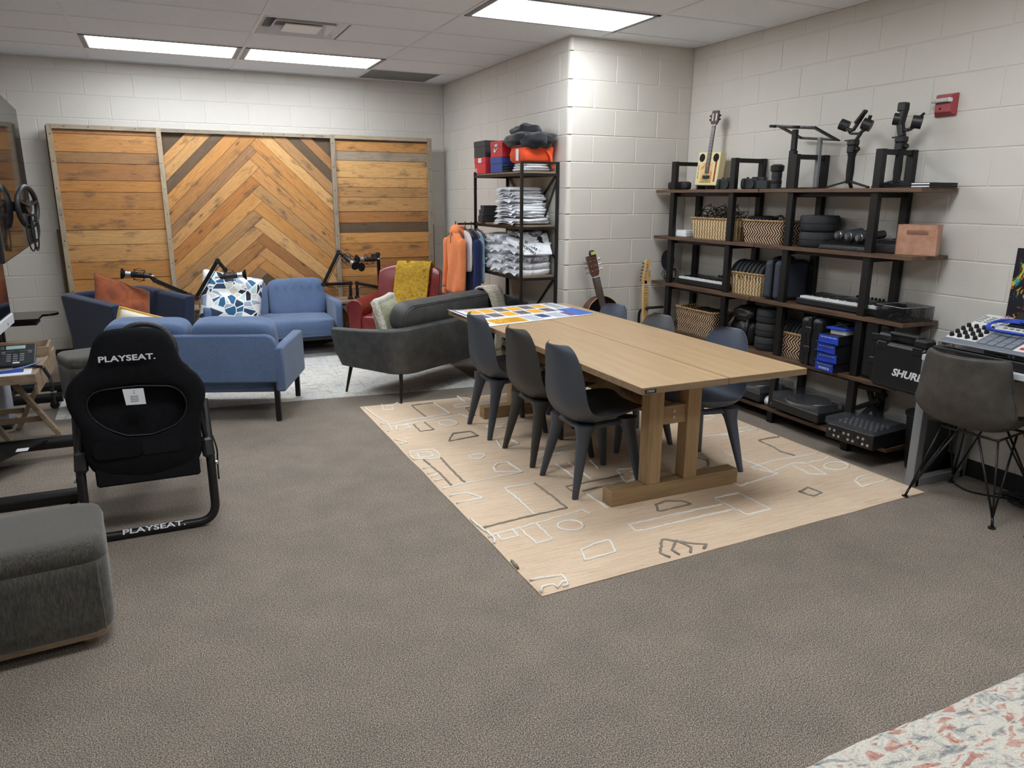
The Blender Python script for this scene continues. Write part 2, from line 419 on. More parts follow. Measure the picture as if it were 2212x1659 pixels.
for i, x in enumerate(xs):
    for y in ys:
        kx, ky = round(x/TX), round(y/TY)
        if (kx,ky) in LIGHTS: continue
        x0, x1, y0, y1 = max(x,XL)+0.004, min(x+TX,XR)-0.004, max(y,YF)+0.004, min(y+TY,YB)-0.004
        if x1-x0 < 0.05 or y1-y0 < 0.02: continue
        if x0 >= XC and y0 >= YC-0.05: continue
        if (kx,ky) == VENT: x0 = x+TX/2+0.012
        if (kx,ky) == (2,0):
            MB().b2(x0, x0+0.72, y0, y1, HC+0.004, HC+0.02).build('return_grille', plain('return_grille', (120,120,118), 0.7, var=0.1, vs=200), ce)
            x0 = x0+0.73
        k = (round(x1-x0,3), round(y1-y0,3))
        if k not in _tc: _tc[k] = MB().b2(0,k[0],0,k[1],0.002,0.02,0.003).mesh('ceiling_tile','ceiling_tile')
        link('ceiling_tile', _tc[k], ce, (x0,y0,HC))
# supply vent, two nested louvred frames
vt = thing('air_vent', 'white square louvred air vent in the ceiling above the wood screen', 'vent', (VENT[0]*TX+TX/4+0.004, VENT[1]*TY+TY/2, HC))
plain('vent_metal', (232,232,234), 0.35)
def vring(a, b, z0, z1, name):
    m = MB(); m.loft([[(sx*a,sy*a,z0) for sx,sy in((-1,-1),(1,-1),(1,1),(-1,1))],[(sx*b,sy*b,z1) for sx,sy in((-1,-1),(1,-1),(1,1),(-1,1))]], False)
    return m.build(name, 'vent_metal', vt, solid=0.003)
vring(0.292,0.25,0.0,0.045,'outer_louvre'); vring(0.215,0.17,-0.004,0.045,'middle_louvre')
MB().b2(-0.13,0.13,-0.13,0.13,-0.006,0.002,0.002).build('centre_plate','vent_metal',vt)
MB().b2(-0.29,0.29,-0.29,0.29,0.046,0.05).build('duct_back',plain('duct', (120,122,128),0.6),vt)
# troffers
def lamp_material():
    t = NT('diffuser'); v = t.co(scale=(1,1,1))
    sep = t.n('ShaderNodeSeparateXYZ'); t.l(v, sep.inputs[0])
    w = t.math('ABSOLUTE', t.math('SINE', t.math('MULTIPLY', sep.outputs[1], 15.8)))      # three tubes behind the prismatic lens
    g = t.math('SINE', t.math('MULTIPLY', sep.outputs[0], 520.0))
    st = t.math('MULTIPLY', t.math('ADD', t.math('MULTIPLY', w, -0.22), t.math('ADD', t.math('MULTIPLY', g, 0.04), 1.08)), LAMP_POWER)
    t.b.inputs['Emission Color'].default_value = (*LAMP_COLOR,1); t.l(st, t.b.inputs['Emission Strength']); t.base((0.8,0.8,0.8)); t.out()
lamp_material()
plain('troffer_trim', (120,122,126), 0.4)
LL = {(0,-1):'left of the two lit ceiling panels above the wood screen',(1,-1):'right of the two lit ceiling panels above the wood screen',(2,-5):'lit ceiling panel above the wooden table, in front of the block column',(0,-5):'added lit ceiling panel straight above the racing seat, outside the frame',(0,-9):'unseen lit ceiling panel added above the open carpet left of the jute rug',(2,-9):'unseen lit ceiling panel added above the near end of the jute rug',(0,-13):'lit ceiling panel left of the shag rug, nearest the front wall',(2,-13):'unseen lit ceiling panel added above the shag rug'}
for n, (kx,ky) in enumerate(sorted(LIGHTS, key=lambda q: -q[1])):
    t = thing('ceiling_light', LL[(kx,ky)], 'light', (kx*TX+TX/2, ky*TY+TY/2, HC), 0, 'fluorescent ceiling panels')
    a, b = TX/2-0.014, TY/2-0.014
    m = MB(); m.b2(-a,a,-b,-b+0.018,-0.006,0.01); m.b2(-a,a,b-0.018,b,-0.006,0.01); m.b2(-a,-a+0.03,-b,b,-0.006,0.01); m.b2(a-0.03,a,-b,b,-0.006,0.01)
    m.build('frame', 'troffer_trim', t)
    m = MB(); a -= 0.03; b -= 0.018
    m.b2(-a,a,-b,-b+0.012,-0.007,0.01); m.b2(-a,a,b-0.012,b,-0.007,0.01); m.b2(-a,-a+0.012,-b,b,-0.007,0.01); m.b2(a-0.012,a,-b,b,-0.007,0.01)
    m.build('lens_rim', 'white_paint', t)
    MB().b2(-a+0.01,a-0.01,-b+0.01,b-0.01,-0.003,0.006).build('diffuser','diffuser',t)
# fire alarm on the right wall
plain('alarm_red', (158,62,66), 0.4)
fa = thing('fire_alarm', 'red fire alarm strobe mounted high on the right block wall', 'fire alarm', (XR, -4.534, 2.075), -PI/2)
m = MB(); q = lambda w, h, y, dz=0: [(-w,y,-h+dz),(w,y,-h+dz),(w,y,h+dz),(-w,y,h+dz)]
m.loft([q(0.062,0.06,0.0), q(0.062,0.06,-0.012), q(0.046,0.044,-0.042,0.006)]); m.build('housing','alarm_red',fa)
MB().b2(-0.062,0.045,-0.066,-0.03,0.012,0.034,0.004).build('strobe_lens',plain('strobe_glass',(205,212,210),0.1,0.3,0.3,120),fa)
MB().b2(0.036,0.05,-0.062,-0.03,0.012,0.034,0.002).build('strobe_end','white_plastic',fa)
MB().cyl((-0.015,-0.043,-0.02),(-0.015,-0.0415,-0.02),0.006).build('sounder_hole','dark_void',fa)
text('lettering','FIRE',0.022,'white_plastic',fa,frame((0.038,-0.0405,-0.012),(0,0,-1),(1,0,0)),0.001)

# ================================================================ rugs
RUG_W = [[(1675,-2194),(1724,-2431),(1758,-2681),(1750,-2834),(1683,-2841)],
 [(1849,-2176),(1821,-2332),(1891,-2355),(1905,-2257),(1859,-2245)],
 [(1905,-2257),(1969,-2170)],
 [(2228,-2296),(2245,-2626),(2055,-2646),(1751,-2704),(1674,-2660)],
 [(2295,-2666),(2336,-2760)],
 [(2325,-2689),(1923,-2738),(1766,-2779)],
 [(1794,-2760),(1878,-2766),(1872,-2842),(1775,-2854),(1794,-2760)],
 [(2208,-2870),(2188,-2896),(2158,-2909),(2125,-2903),(2098,-2882),(2084,-2850),(2087,-2816),(2106,-2789),(2136,-2776),(2170,-2781),(2197,-2803),(2211,-2835),(2208,-2870)],
 [(2461,-2142),(2458,-2385)],
 [(2832,-2388),(2338,-2429),(2342,-2487),(2505,-2502)],
 [(1672,-3033),(1762,-3129),(1678,-3146)],
 [(1699,-3362),(1730,-3301),(1878,-3327),(1876,-3441),(1850,-3503),(1685,-3449),(1699,-3362)],
 [(1763,-3340),(1841,-3363),(1830,-3445),(1742,-3443),(1763,-3340)],
 [(1686,-3617),(1760,-3604)],
 [(1687,-3706),(1760,-3694)],
 [(1695,-3762),(1757,-3747)],
 [(1702,-3818),(1757,-3832)],
 [(2030,-3534),(2068,-3514),(2125,-3539),(2118,-3574),(2073,-3614),(2031,-3584),(2030,-3534)],
 [(2091,-3774),(2136,-3726),(2208,-3722),(2215,-3908),(2075,-3846),(2091,-3774)],
 [(2215,-3908),(1848,-3940),(1692,-3954)],
 [(1688,-4066),(1804,-4062),(1863,-4167),(1692,-4168)],
 [(2201,-4092),(2021,-4091),(2023,-4280),(2020,-4469)],
 [(1699,-4382),(1711,-4451),(1729,-4594),(1725,-4642),(1685,-4667)],
 [(1684,-4596),(1883,-4574),(2264,-4519),(2287,-4567)],
 [(1754,-4598),(1749,-4660),(1837,-4650),(1847,-4565)],
 [(1883,-4589),(1881,-4755),(1973,-4747),(1977,-4562)],
 [(2178,-4679),(2156,-4699),(2125,-4708),(2092,-4701),(2067,-4682),(2056,-4654),(2061,-4626),(2082,-4605),(2114,-4596),(2148,-4602),(2174,-4622),(2185,-4650),(2178,-4679)],
 [(2671,-3019),(2366,-3029),(2381,-3082),(2477,-3078)],
 [(2315,-3318),(2277,-3465),(2410,-3444),(2405,-3358)],
 [(2459,-3869),(2451,-4110)],
 [(2538,-3881),(2526,-4165)],
 [(2678,-3895),(2649,-4045)],
 [(2777,-3633),(2475,-3657),(2383,-3666),(2405,-3726),(2728,-3718)],
 [(2394,-4335),(2397,-4545)],
 [(2740,-4100),(2860,-4127),(2811,-4258),(2675,-4283),(2740,-4100)],
 [(2787,-4159),(2841,-4170),(2810,-4245),(2749,-4231)],
 [(2968,-4748),(2388,-4760),(2375,-4842),(2979,-4824)],
 [(2977,-4667),(3150,-4668),(3155,-4903),(2991,-4908),(2977,-4667)],
 [(2038,-4897),(2116,-4869),(2211,-4862),(2172,-4973),(2004,-4988),(2038,-4897)],
 [(1682,-5039),(1851,-5061),(1837,-5160),(1812,-5156)],
 [(1694,-5165),(1728,-5111),(1782,-5110),(1785,-5156),(1830,-5105),(1843,-5124)],
 [(3967,-3495),(3942,-3514),(3909,-3521),(3877,-3515),(3855,-3498),(3849,-3473),(3859,-3448),(3884,-3429),(3917,-3421),(3949,-3427),(3972,-3445),(3978,-3470),(3967,-3495)],
 [(3589,-3824),(4056,-3839)],
 [(3515,-4104),(3552,-4405),(3549,-4552)],
 [(3483,-4393),(3712,-4358),(3897,-4369),(4046,-4372)],
 [(3570,-4497),(3759,-4438),(3840,-4474),(3970,-4472),(4056,-4450)],
 [(3222,-4529),(3225,-4590),(3561,-4539),(3477,-4399)],
 [(3738,-4458),(3723,-4611),(3804,-4666),(3836,-4502)],
 [(4038,-4615),(4001,-4635),(3957,-4641),(3916,-4633),(3889,-4611),(3883,-4582),(3900,-4554),(3936,-4533),(3982,-4526),(4024,-4534),(4052,-4557),(4057,-4586),(4038,-4615)],
 [(4063,-4763),(3937,-4769),(3874,-4803),(3840,-4881),(4081,-4860)],
 [(3934,-3720),(3934,-3772),(4046,-3782)],
 [(3726,-3855),(4061,-3828)]]
RUG_G = [[(2221,-2300),(2049,-2302),(2053,-2639)],
 [(1918,-2768),(1912,-2942),(2007,-2941),(2004,-2757)],
 [(2542,-2169),(2548,-2345)],
 [(2492,-2534),(2401,-2532),(2392,-2656),(2396,-2745)],
 [(2016,-3214),(2094,-3076),(2220,-3078),(2237,-3183),(2020,-3216)],
 [(1759,-3487),(1773,-3722),(1770,-3940)],
 [(1864,-3497),(1853,-3714),(1853,-3926)],
 [(2207,-4088),(2208,-4280),(2206,-4459),(2023,-4470),(1717,-4500)],
 [(2339,-4282),(2339,-4204),(2721,-4188)],
 [(2393,-4296),(2676,-4283)],
 [(1687,-4853),(1712,-4857),(1706,-4929),(1689,-4927),(1678,-4880)],
 [(2631,-4688),(2611,-4679),(2651,-4616),(2718,-4594),(2803,-4632),(2821,-4682),(2631,-4688)],
 [(2368,-5137),(2348,-5067),(2437,-4956),(2546,-5054),(2597,-5085),(2559,-5147)],
 [(2417,-5136),(2414,-5066),(2491,-4996),(2511,-5078),(2483,-5113)],
 [(3298,-4115),(3330,-4200),(3265,-4280),(3185,-4298)],
 [(4066,-4018),(3883,-4020),(3878,-4167),(3854,-4255),(3882,-4341)],
 [(3466,-4787),(3557,-4763),(3567,-4849),(3486,-4867),(3466,-4787)]]
def mat_jute():
    t = NT('jute'); v = t.co(scale=(2.2,46,46)); g = t.noise(v, 3.0, 5, 0.65, 0.6); f = t.noise(t.co(scale=(40,160,40)), 3, 2, 0.6); big = t.noise(t.co(), 2.2, 3, 0.5)
    c = t.ramp(g, [(0.28, lin((192,150,120))), (0.36, lin((226,198,170))), (0.58, lin((236,214,190))), (0.75, lin((242,227,208)))])
    c = t.mix(0.35, c, t.ramp(f, [(0.35, (0.7,0.62,0.52)), (0.6, (1,1,1))]), 'MULTIPLY')
    t.base(t.mix(1.0, c, t.ramp(big, [(0.3, (0.92,0.9,0.88)), (0.7, (1.03,1.02,1.0))]), 'MULTIPLY')); t.bump(t.math('ADD', g, f), 0.5, 0.003); t.rough(0.9); t.b.inputs['Specular IOR Level'].default_value = 0.15; t.out()
mat_jute()
plain('tuft_white', (240,235,226), 0.95, 0, 0.12, 300, 0.6, 400)
plain('tuft_grey', (146,136,124), 0.95, 0, 0.2, 300, 0.6, 400)
def quad_rug(name, corners, th, mat, nu, nv, wob=0.0, hgt=0.0, seed=0.0):
    """slab over four floor corners with slightly uneven edges"""
    A, B, Cc, D = [Vector((*q,0)) for q in corners]; o = A.copy(); m = MB()
    def top(u, v):
        p = (A*(1-u)+D*u)*(1-v)+(B*(1-u)+Cc*u)*v - o
        q = p*3.0
        ed = min(u,1-u,v,1-v)
        if ed < 1e-6 and wob: p = p + Vector((mnoise.noise(q+Vector((seed,0,0))), mnoise.noise(q+Vector((0,seed,5))),0))*wob
        z = th + (hgt*mnoise.noise(q*6+Vector((0,0,seed))) if hgt else 0) - (th*0.6 if ed < 1e-6 else 0)
        return (p.x, p.y, z)
    m.grid(top, nu, nv)
    k = len(m.v); rim = [i*(nv+1) for i in range(nu+1)]+[nu*(nv+1)+j for j in range(1,nv+1)]+[i*(nv+1)+nv for i in range(nu-1,-1,-1)]+[j for j in range(nv-1,0,-1)]
    m.v += [(m.v[i][0], m.v[i][1], 0.0005) for i in rim]; n = len(rim)
    m.f += [(rim[a], rim[(a+1)%n], k+(a+1)%n, k+a) for a in range(n)]
    m.f.append(tuple(k+a for a in range(n)))
    return m.build(name, mat, None, True, 50, (o.x,o.y,0)), o
jr, jo = quad_rug('jute_rug', ((1.684,-2.157),(1.703,-5.165),(4.105,-5.06),(4.09,-2.31)), 0.010, 'jute', 60, 60, 0.006)
tag(jr, 'large natural jute rug with white and grey tufted line shapes under the wooden table', 'rug')
def tuft(l, mat):
    pts = [Vector((min(max(x/1000,1.708),4.07),min(max(y/1000,-5.145+0.042*(x/1000-1.7)),-2.35 if x > 3900 else -2.19),0.0)) for x,y in l]; out = []
    for a, b in zip(pts, pts[1:]):
        n = max(1, int((b-a).length/0.022))
        for k in range(n): out.append(a.lerp(b, k/n))
    out.append(pts[-1])
    out = [p + Vector((mnoise.noise(p*30)*0.006, mnoise.noise(p*30+Vector((7,0,0)))*0.006, 0.0105+0.003*mnoise.noise(p*60))) - jo for p in out]
    if len(out) < 2: return
    MB().tube(out, [0.0068+0.003*mnoise.noise(p*80) for p in out], 5).build('tufted_line', mat, jr, True)
for l in RUG_W: tuft(l, 'tuft_white')
for l in RUG_G: tuft(l, 'tuft_grey')
def mat_distressed():
    t = NT('distressed_rug'); a = t.noise(t.co(scale=(1,5,1)), 6, 6, 0.7, 1.5); b = t.noise(t.co(scale=(6,1,1)), 5, 6, 0.7, 1.0); big = t.noise(t.co(), 1.5, 3)
    c = t.mix(0.5, t.ramp(a, [(0.36, lin((128,134,144))), (0.48, lin((212,210,206))), (0.7, lin((232,230,226)))]), t.ramp(b, [(0.36, lin((160,160,160))), (0.5, lin((222,220,214))), (0.66, lin((214,198,162)))]))
    t.base(t.mix(1.0, c, t.ramp(big, [(0.3, (0.86,0.87,0.9)), (0.7, (1.03,1.03,1.03))]), 'MULTIPLY')); t.rough(0.9); t.bump(a, 0.3, 0.003); t.out()
mat_distressed()
lr, _ = quad_rug('distressed_rug', ((-0.42,0.36),(-0.37,-1.61),(2.80,-1.945),(2.86,0.2)), 0.008, 'distressed_rug', 20, 20, 0.003)
tag(lr, 'off-white distressed rug with faint grey marks under the sofas', 'rug')
def mat_shag():
    t = NT('shag_rug'); v = t.co(scale=(7,17,5), rot=(0,0,0.5)); a = t.noise(v, 1.6, 3, 0.6, 0.6); v2 = t.co(scale=(16,6,5), rot=(0,0,0.2)); b = t.noise(v2, 1.5, 3, 0.6, 0.6); f = t.noise(t.co(), 170, 2, 0.6)
    c = t.ramp(a, [(0.34, lin((84,98,116))), (0.40, lin((176,178,174))), (0.46, lin((238,232,220))), (0.57, lin((242,236,224))), (0.60, lin((222,160,136))), (0.65, lin((188,84,72)))])
    d = t.ramp(b, [(0.32, lin((120,128,138))), (0.42, lin((240,234,222))), (0.6, lin((240,232,220))), (0.68, lin((206,130,104)))])
    c = t.mix(0.34, c, d); c = t.mix(0.5, c, t.ramp(f, [(0.3, (0.62,0.6,0.58)), (0.55, (1,1,1))]), 'MULTIPLY')
    t.base(c); t.rough(0.95); t.bump(t.math('ADD', f, t.math('MULTIPLY', a, 2.0)), 1.0, 0.008); t.out()
mat_shag()
sr, _ = quad_rug('shag_rug', ((1.35,-6.30),(1.35,-8.4),(4.03,-8.3),(4.03,-6.268)), 0.018, 'shag_rug', 150, 110, 0.012, 0.006, 3.0)
tag(sr, 'cream shag rug flecked with red and blue at the near right', 'rug')

# ================================================================ pallet-wood screen
SX0, SX1, SM0, SM1, SZ, SY = -0.375, 3.20, 0.509, 2.13, 2.165, 0.50
scr = thing('pallet_screen', 'large reclaimed pallet wood screen with chevron centre against the back wall', 'screen', (0,0,0))
rs = random.Random(3)
def plank(poly, ang, mat, name='plank', y0=SY, th=0.018):
    cx = sum(p[0] for p in poly)/len(poly); cz = sum(p[1] for p in poly)/len(poly)
    ca, sa = math.cos(ang), math.sin(ang); q = []
    for x, z in poly: dx, dz = x-cx, z-cz; q.append((dx*ca+dz*sa, -dx*sa+dz*ca))
    j = rs.uniform(-0.003,0.003)
    return MB().prism(q, j, th).build(name, mat, scr, loc=(cx,y0,cz), rot=(0,-ang,0))
def rect_rows(x0, x1, zs, mats):
    for i, (a, b) in enumerate(zip(zs, zs[1:])):
        g = 0.0018; plank([(x0,b+g),(x1,b+g),(x1,a-g),(x0,a-g)], 0, mats.get(i,'pallet_honey'))
rect_rows(SX0+0.02, SM0, [2.135,2.088,1.932,1.834,1.682,1.578,1.421,1.236,1.097,0.939,0.781,0.64,0.50,0.35,0.22,0.06], {3:'pallet_honey'})
rect_rows(SM1, SX1-0.02, [2.135,2.112,2.009,1.916,1.742,1.645,1.543,1.395,1.278,1.174,1.062,0.896,0.80,0.708,0.58,0.45,0.32,0.18,0.06], {0:'pallet_dark',2:'pallet_grey',8:'pallet_dark'})
def clip(poly, a, b, c):
    """keep a*x+b*z<=c"""
    out = []
    for i in range(len(poly)):
        p, q = poly[i], poly[(i+1)%len(poly)]; dp, dq = a*p[0]+b*p[1]-c, a*q[0]+b*q[1]-c
        if dp <= 0: out.append(p)
        if dp*dq < 0: t = dp/(dp-dq); out.append((p[0]+(q[0]-p[0])*t, p[1]+(q[1]-p[1])*t))
    return out
LZ = [2.74,2.63,2.50,2.38,2.23,2.075,1.95,1.79,1.63,1.455,1.305,1.15,1.00,0.88,0.74,0.60,0.46,0.32,0.18,0.04,-0.1,-0.25,-0.4]
RZ = [2.69,2.565,2.44,2.30,2.15,2.005,1.865,1.70,1.545,1.375,1.21,1.08,0.95,0.81,0.67,0.53,0.39,0.25,0.11,-0.03,-0.17,-0.32,-0.47]
def slp(z): return 1.0 if z > 2.1 else max(0.84, 1.0-(2.1-z)*0.19)
XM = 1.352; G = 0.002
box0 = [(SM0+0.02,0.06),(SM1-0.02,0.06),(SM1-0.02,2.135),(SM0+0.02,2.135)]
for i in range(len(LZ)-1):
    for side in(0,1):
        Z = LZ if side == 0 else RZ; sg = 1 if side == 0 else -1; s1, s2 = slp(Z[i]), slp(Z[i+1])
        oz = RZ[i] if side == 0 else LZ[i+1]; so = slp(oz); p = list(box0)
        p = clip(p, -sg*s1, 1, Z[i]-G-sg*s1*XM)                       # below own upper line
        if p: p = clip(p, sg*s2, -1, -(Z[i+1]+G)+sg*s2*XM)            # above own lower line
        if p: p = clip(p, sg*so, 1, oz-G+sg*so*XM)                    # below the crossing plank
        if p and len(p) > 2:
            ar = abs(sum(p[k][0]*p[(k+1)%len(p)][1]-p[(k+1)%len(p)][0]*p[k][1] for k in range(len(p))))/2
            if ar < 0.0015: continue
            mt = 'pallet_dark' if (side,i) in((0,2),(1,1),(1,13)) else 'pallet_grey' if (side,i) in((0,1),(0,9),(1,9),(1,3)) and False else 'pallet_honey'
            plank(p, sg*math.atan(s1), mt)
for x, w, nm in((SX0,0.04,'post'),(SM0,0.042,'post'),(SM1,0.046,'post'),(SX1-0.025,0.05,'post')):
    MB().b2(-w/2,w/2,-0.03,0.0,0,SZ,0.003).build('post','pallet_grey_v',scr,loc=(x,SY,0)) if False else plank([(x-w/2,0.0),(x+w/2,0.0),(x+w/2,SZ),(x-w/2,SZ)], PI/2, 'pallet_grey', 'post', SY-0.028, 0.028)
for a, b, dz in((SX0+0.02,SM0-0.02,0.0),(SM0+0.02,1.33,-0.004),(1.33,SM1-0.02,-0.004),(SM1+0.02,SX1-0.05,0.0)):
    plank([(a,2.128),(b,2.128),(b,SZ+dz),(a,SZ+dz)], 0, 'pallet_grey', 'top_rail', SY-0.026, 0.027)
mb = MB().b2(SX0-0.035,SX0-0.005,SY+0.02,SY+0.11,0,SZ-0.01); mb.build('back_stud','pallet_dark',scr)
MB().b2(SX0-0.06,SX0-0.035,SY+0.03,SY+0.12,0,1.24).build('back_stud','pallet_dark',scr)
MB().b2(SX1-0.01,SX1+0.018,SY+0.0,SY+0.1,0,1.25).build('back_stud','pallet_dark',scr)
MB().b2(SX0,SX1,SY+0.02,SY+0.04,0.03,SZ-0.02).build('backing','pallet_dark',scr)
# nail heads
m = MB(); rn = random.Random(5)
for x in (SX0,SM0,SM1,SX1-0.025):
    for k in range(9): z = 0.2+k*0.235; m.cyl((x+rn.uniform(-0.006,0.006),SY-0.0305,z),(x,SY-0.027,z),0.005,n=6)
for x in [SX0+0.12+0.19*k for k in range(18)]: m.cyl((x,SY-0.0285,2.147),(x,SY-0.025,2.147),0.005,n=6)
m.build('nail_heads','black_metal',scr)['kind'] = 'stuff'

# ================================================================ table
tb = thing('dining_table', 'long oak trestle table with a seam down the middle standing on the jute rug', 'table', (2.81,-3.66,0.010))
TW, TL, TZ = 0.49, 1.245, 0.732
for s in(-1,1):
    o = MB().b2(-TL,TL,-0.243,0.243,-0.032,0.0,0.0015).build('top_leaf','oak',tb,loc=(s*0.2475,0,TZ),rot=(0,0,PI/2))
    m = MB(); e = 0.0016
    x0, x1 = (0.005,0.49) if s > 0 else (-0.49,-0.005)
    for a in((x0,x1,-TL-e,-TL,TZ-0.032,TZ-0.0015),(x0,x1,TL,TL+e,TZ-0.032,TZ-0.0015),(s*TW,s*(TW+e),-TL,TL,TZ-0.032,TZ-0.0015)): m.b2(*a)
    m.build('edge_band','oak_edge',tb)
for yy in(-0.845,0.845):
    MB().b2(-0.415,0.415,-0.043,0.043,0.0,0.085,0.003).build('trestle_foot','oak_foot',tb,loc=(0.02,yy,0))
    for xx in(-0.135,0.105): MB().b2(xx-0.043,xx+0.043,yy-0.04,yy+0.04,0.085,TZ-0.06,0.003).build('trestle_post','oak_leg',tb)
    MB().b2(-0.092,0.062,yy-0.022,yy+0.022,0.40,0.50,0.002).build('trestle_tie','oak_foot',tb)
    for zz in(0.435,0.468):
        MB().cyl((-0.015,yy-0.026,zz),(-0.015,yy-0.022,zz),0.009,n=12).build('bolt','silver',tb,True,40)
    MB().b2(-0.38,0.38,yy-0.03,yy+0.03,TZ-0.07,TZ-0.032,0.003).build('top_bearer','black_metal',tb)
for xx in(-0.36,0.36): MB().b2(xx-0.02,xx+0.02,-1.1,1.1,TZ-0.075,TZ-0.035,0.003).build('side_rail','black_metal',tb)
MB().b2(-0.04,0.01,-0.845,0.845,0.40,0.50,0.003).build('stretcher','oak_foot',tb)
lp = MB().b2(-0.475,-0.415,-TL-0.0028,-TL-0.0016,TZ-0.028,TZ-0.010).build('maker_plate','black_plastic',tb)
text('lettering','STRIVE',0.013,'white_plastic',tb,frame((-0.445,-TL-0.003,TZ-0.019),(1,0,0),(0,0,1)),0.0003)

# poster lying on the far end of the table
ps = thing('poster', 'printed white, yellow and blue poster lying across the far end of the table', 'poster', (2.319,-3.19,0.7432))
PO = Vector((2.319,-3.19,0)); PQ = [Vector(q)-PO for q in ((2.319,-3.19,0),(3.247,-2.991,0),(3.206,-2.352,0),(2.289,-2.469,0))]
def pp(u, v, z=0.0):
    p = (PQ[0]*(1-u)+PQ[1]*u)*(1-v)+(PQ[3]*(1-u)+PQ[2]*u)*v
    lift = 0.012*max(0,(0.18-u)/0.18)**2*v
    return (p.x, p.y, 0.0012+lift+z)
MB().grid(lambda u,v: pp(u,v), 14, 8).build('sheet', plain('poster_white',(236,238,244),0.35), ps, True, solid=0.001)
plain('print_yellow',(240,176,44),0.4,var=0.12,vs=25); plain('print_blue',(62,104,190),0.4,var=0.3,vs=14); plain('print_navy',(56,74,130),0.4); plain('print_photo',(120,110,110),0.4,var=0.9,vs=28); plain('print_text',(70,74,96),0.5)
def patch(u0,u1,v0,v1,mat,name='printed_panel'):
    MB().grid(lambda u,v: pp(u0+(u1-u0)*u, v0+(v1-v0)*v, 0.001), 6, 2).build(name, mat, ps)
patch(0.0,1.0,0.965,0.985,'print_navy'); patch(0.02,0.045,0.1,0.95,'print_navy')
for r, seq in enumerate((('print_yellow','print_yellow','print_photo','print_yellow','print_photo','print_yellow'),('print_photo','print_photo','print_yellow','print_photo','print_yellow','print_photo'))):
    for c, mt in enumerate(seq):
        u0 = 0.075+c*0.125+0.03*(1-r); v1 = 0.90-0.27*r; patch(u0,u0+0.105,v1-0.22,v1,mt)
patch(0.08,0.37,0.05,0.30,'print_yellow'); patch(0.52,0.61,0.12,0.32,'print_navy'); patch(0.82,0.99,0.03,0.50,'print_blue'); patch(0.76,0.82,0.05,0.3,plain('print_plum',(110,84,130),0.4))
for a,b,v0,v1,n in((0.39,0.51,0.06,0.3,7),(0.63,0.75,0.06,0.3,7),(0.10,0.35,0.08,0.27,5)):
    for k in range(n):
        v = v0+(v1-v0)*k/(n-1); patch(a,b-0.012*(k%3),v-0.006,v+0.006,'print_text','text_line')
for u,w in((0.875,0.36),(0.915,0.42)):
    patch(u,u+0.018,0.55,0.55+w,'print_text','text_line')

# ================================================================ moulded dining chairs
def mat_fabric(name, rgb, dark=0.75, scale=900, rough=0.95, sheen=0.25, weave=0.35, blot=0.08):
    t = NT(name); c = lin(rgb); v = t.co(); f = t.noise(t.co(scale=(1,1,0.35)), scale*0.35, 2, 0.6); b = t.noise(v, 5, 3, 0.5)
    k = t.ramp(f, [(0.35, tuple(x*dark for x in c)), (0.62, tuple(min(1,x*1.12) for x in c))])
    t.base(t.mix(1.0, k, t.ramp(b, [(0.3, (1-blot,)*3), (0.7, (1+blot,)*3)]), 'MULTIPLY'))
    t.bump(f, weave, 0.001); t.rough(rough); t.b.inputs['Sheen Weight'].default_value = sheen; t.b.inputs['Specular IOR Level'].default_value = 0.2; t.out(); return name
plain('chair_slate', (66,71,80), 0.5, 0, 0.05, 6, 0.08, 900)
plain('chair_charcoal', (58,56,54), 0.5, 0, 0.05, 6, 0.08, 900)
plain('chair_blue', (78,86,104), 0.5, 0, 0.05, 6, 0.08, 900)
plain('chair_grey', (84,88,94), 0.5, 0, 0.05, 6, 0.08, 900)
PROF = [(0.235,0.440,0.150),(0.215,0.452,0.195),(0.15,0.452,0.222),(0.05,0.443,0.235),(-0.05,0.436,0.238),(-0.12,0.438,0.236),(-0.17,0.458,0.232),(-0.203,0.505,0.227),(-0.222,0.57,0.218),(-0.236,0.64,0.205),(-0.25,0.71,0.188),(-0.263,0.765,0.166),(-0.271,0.795,0.140),(-0.276,0.812,0.095)]
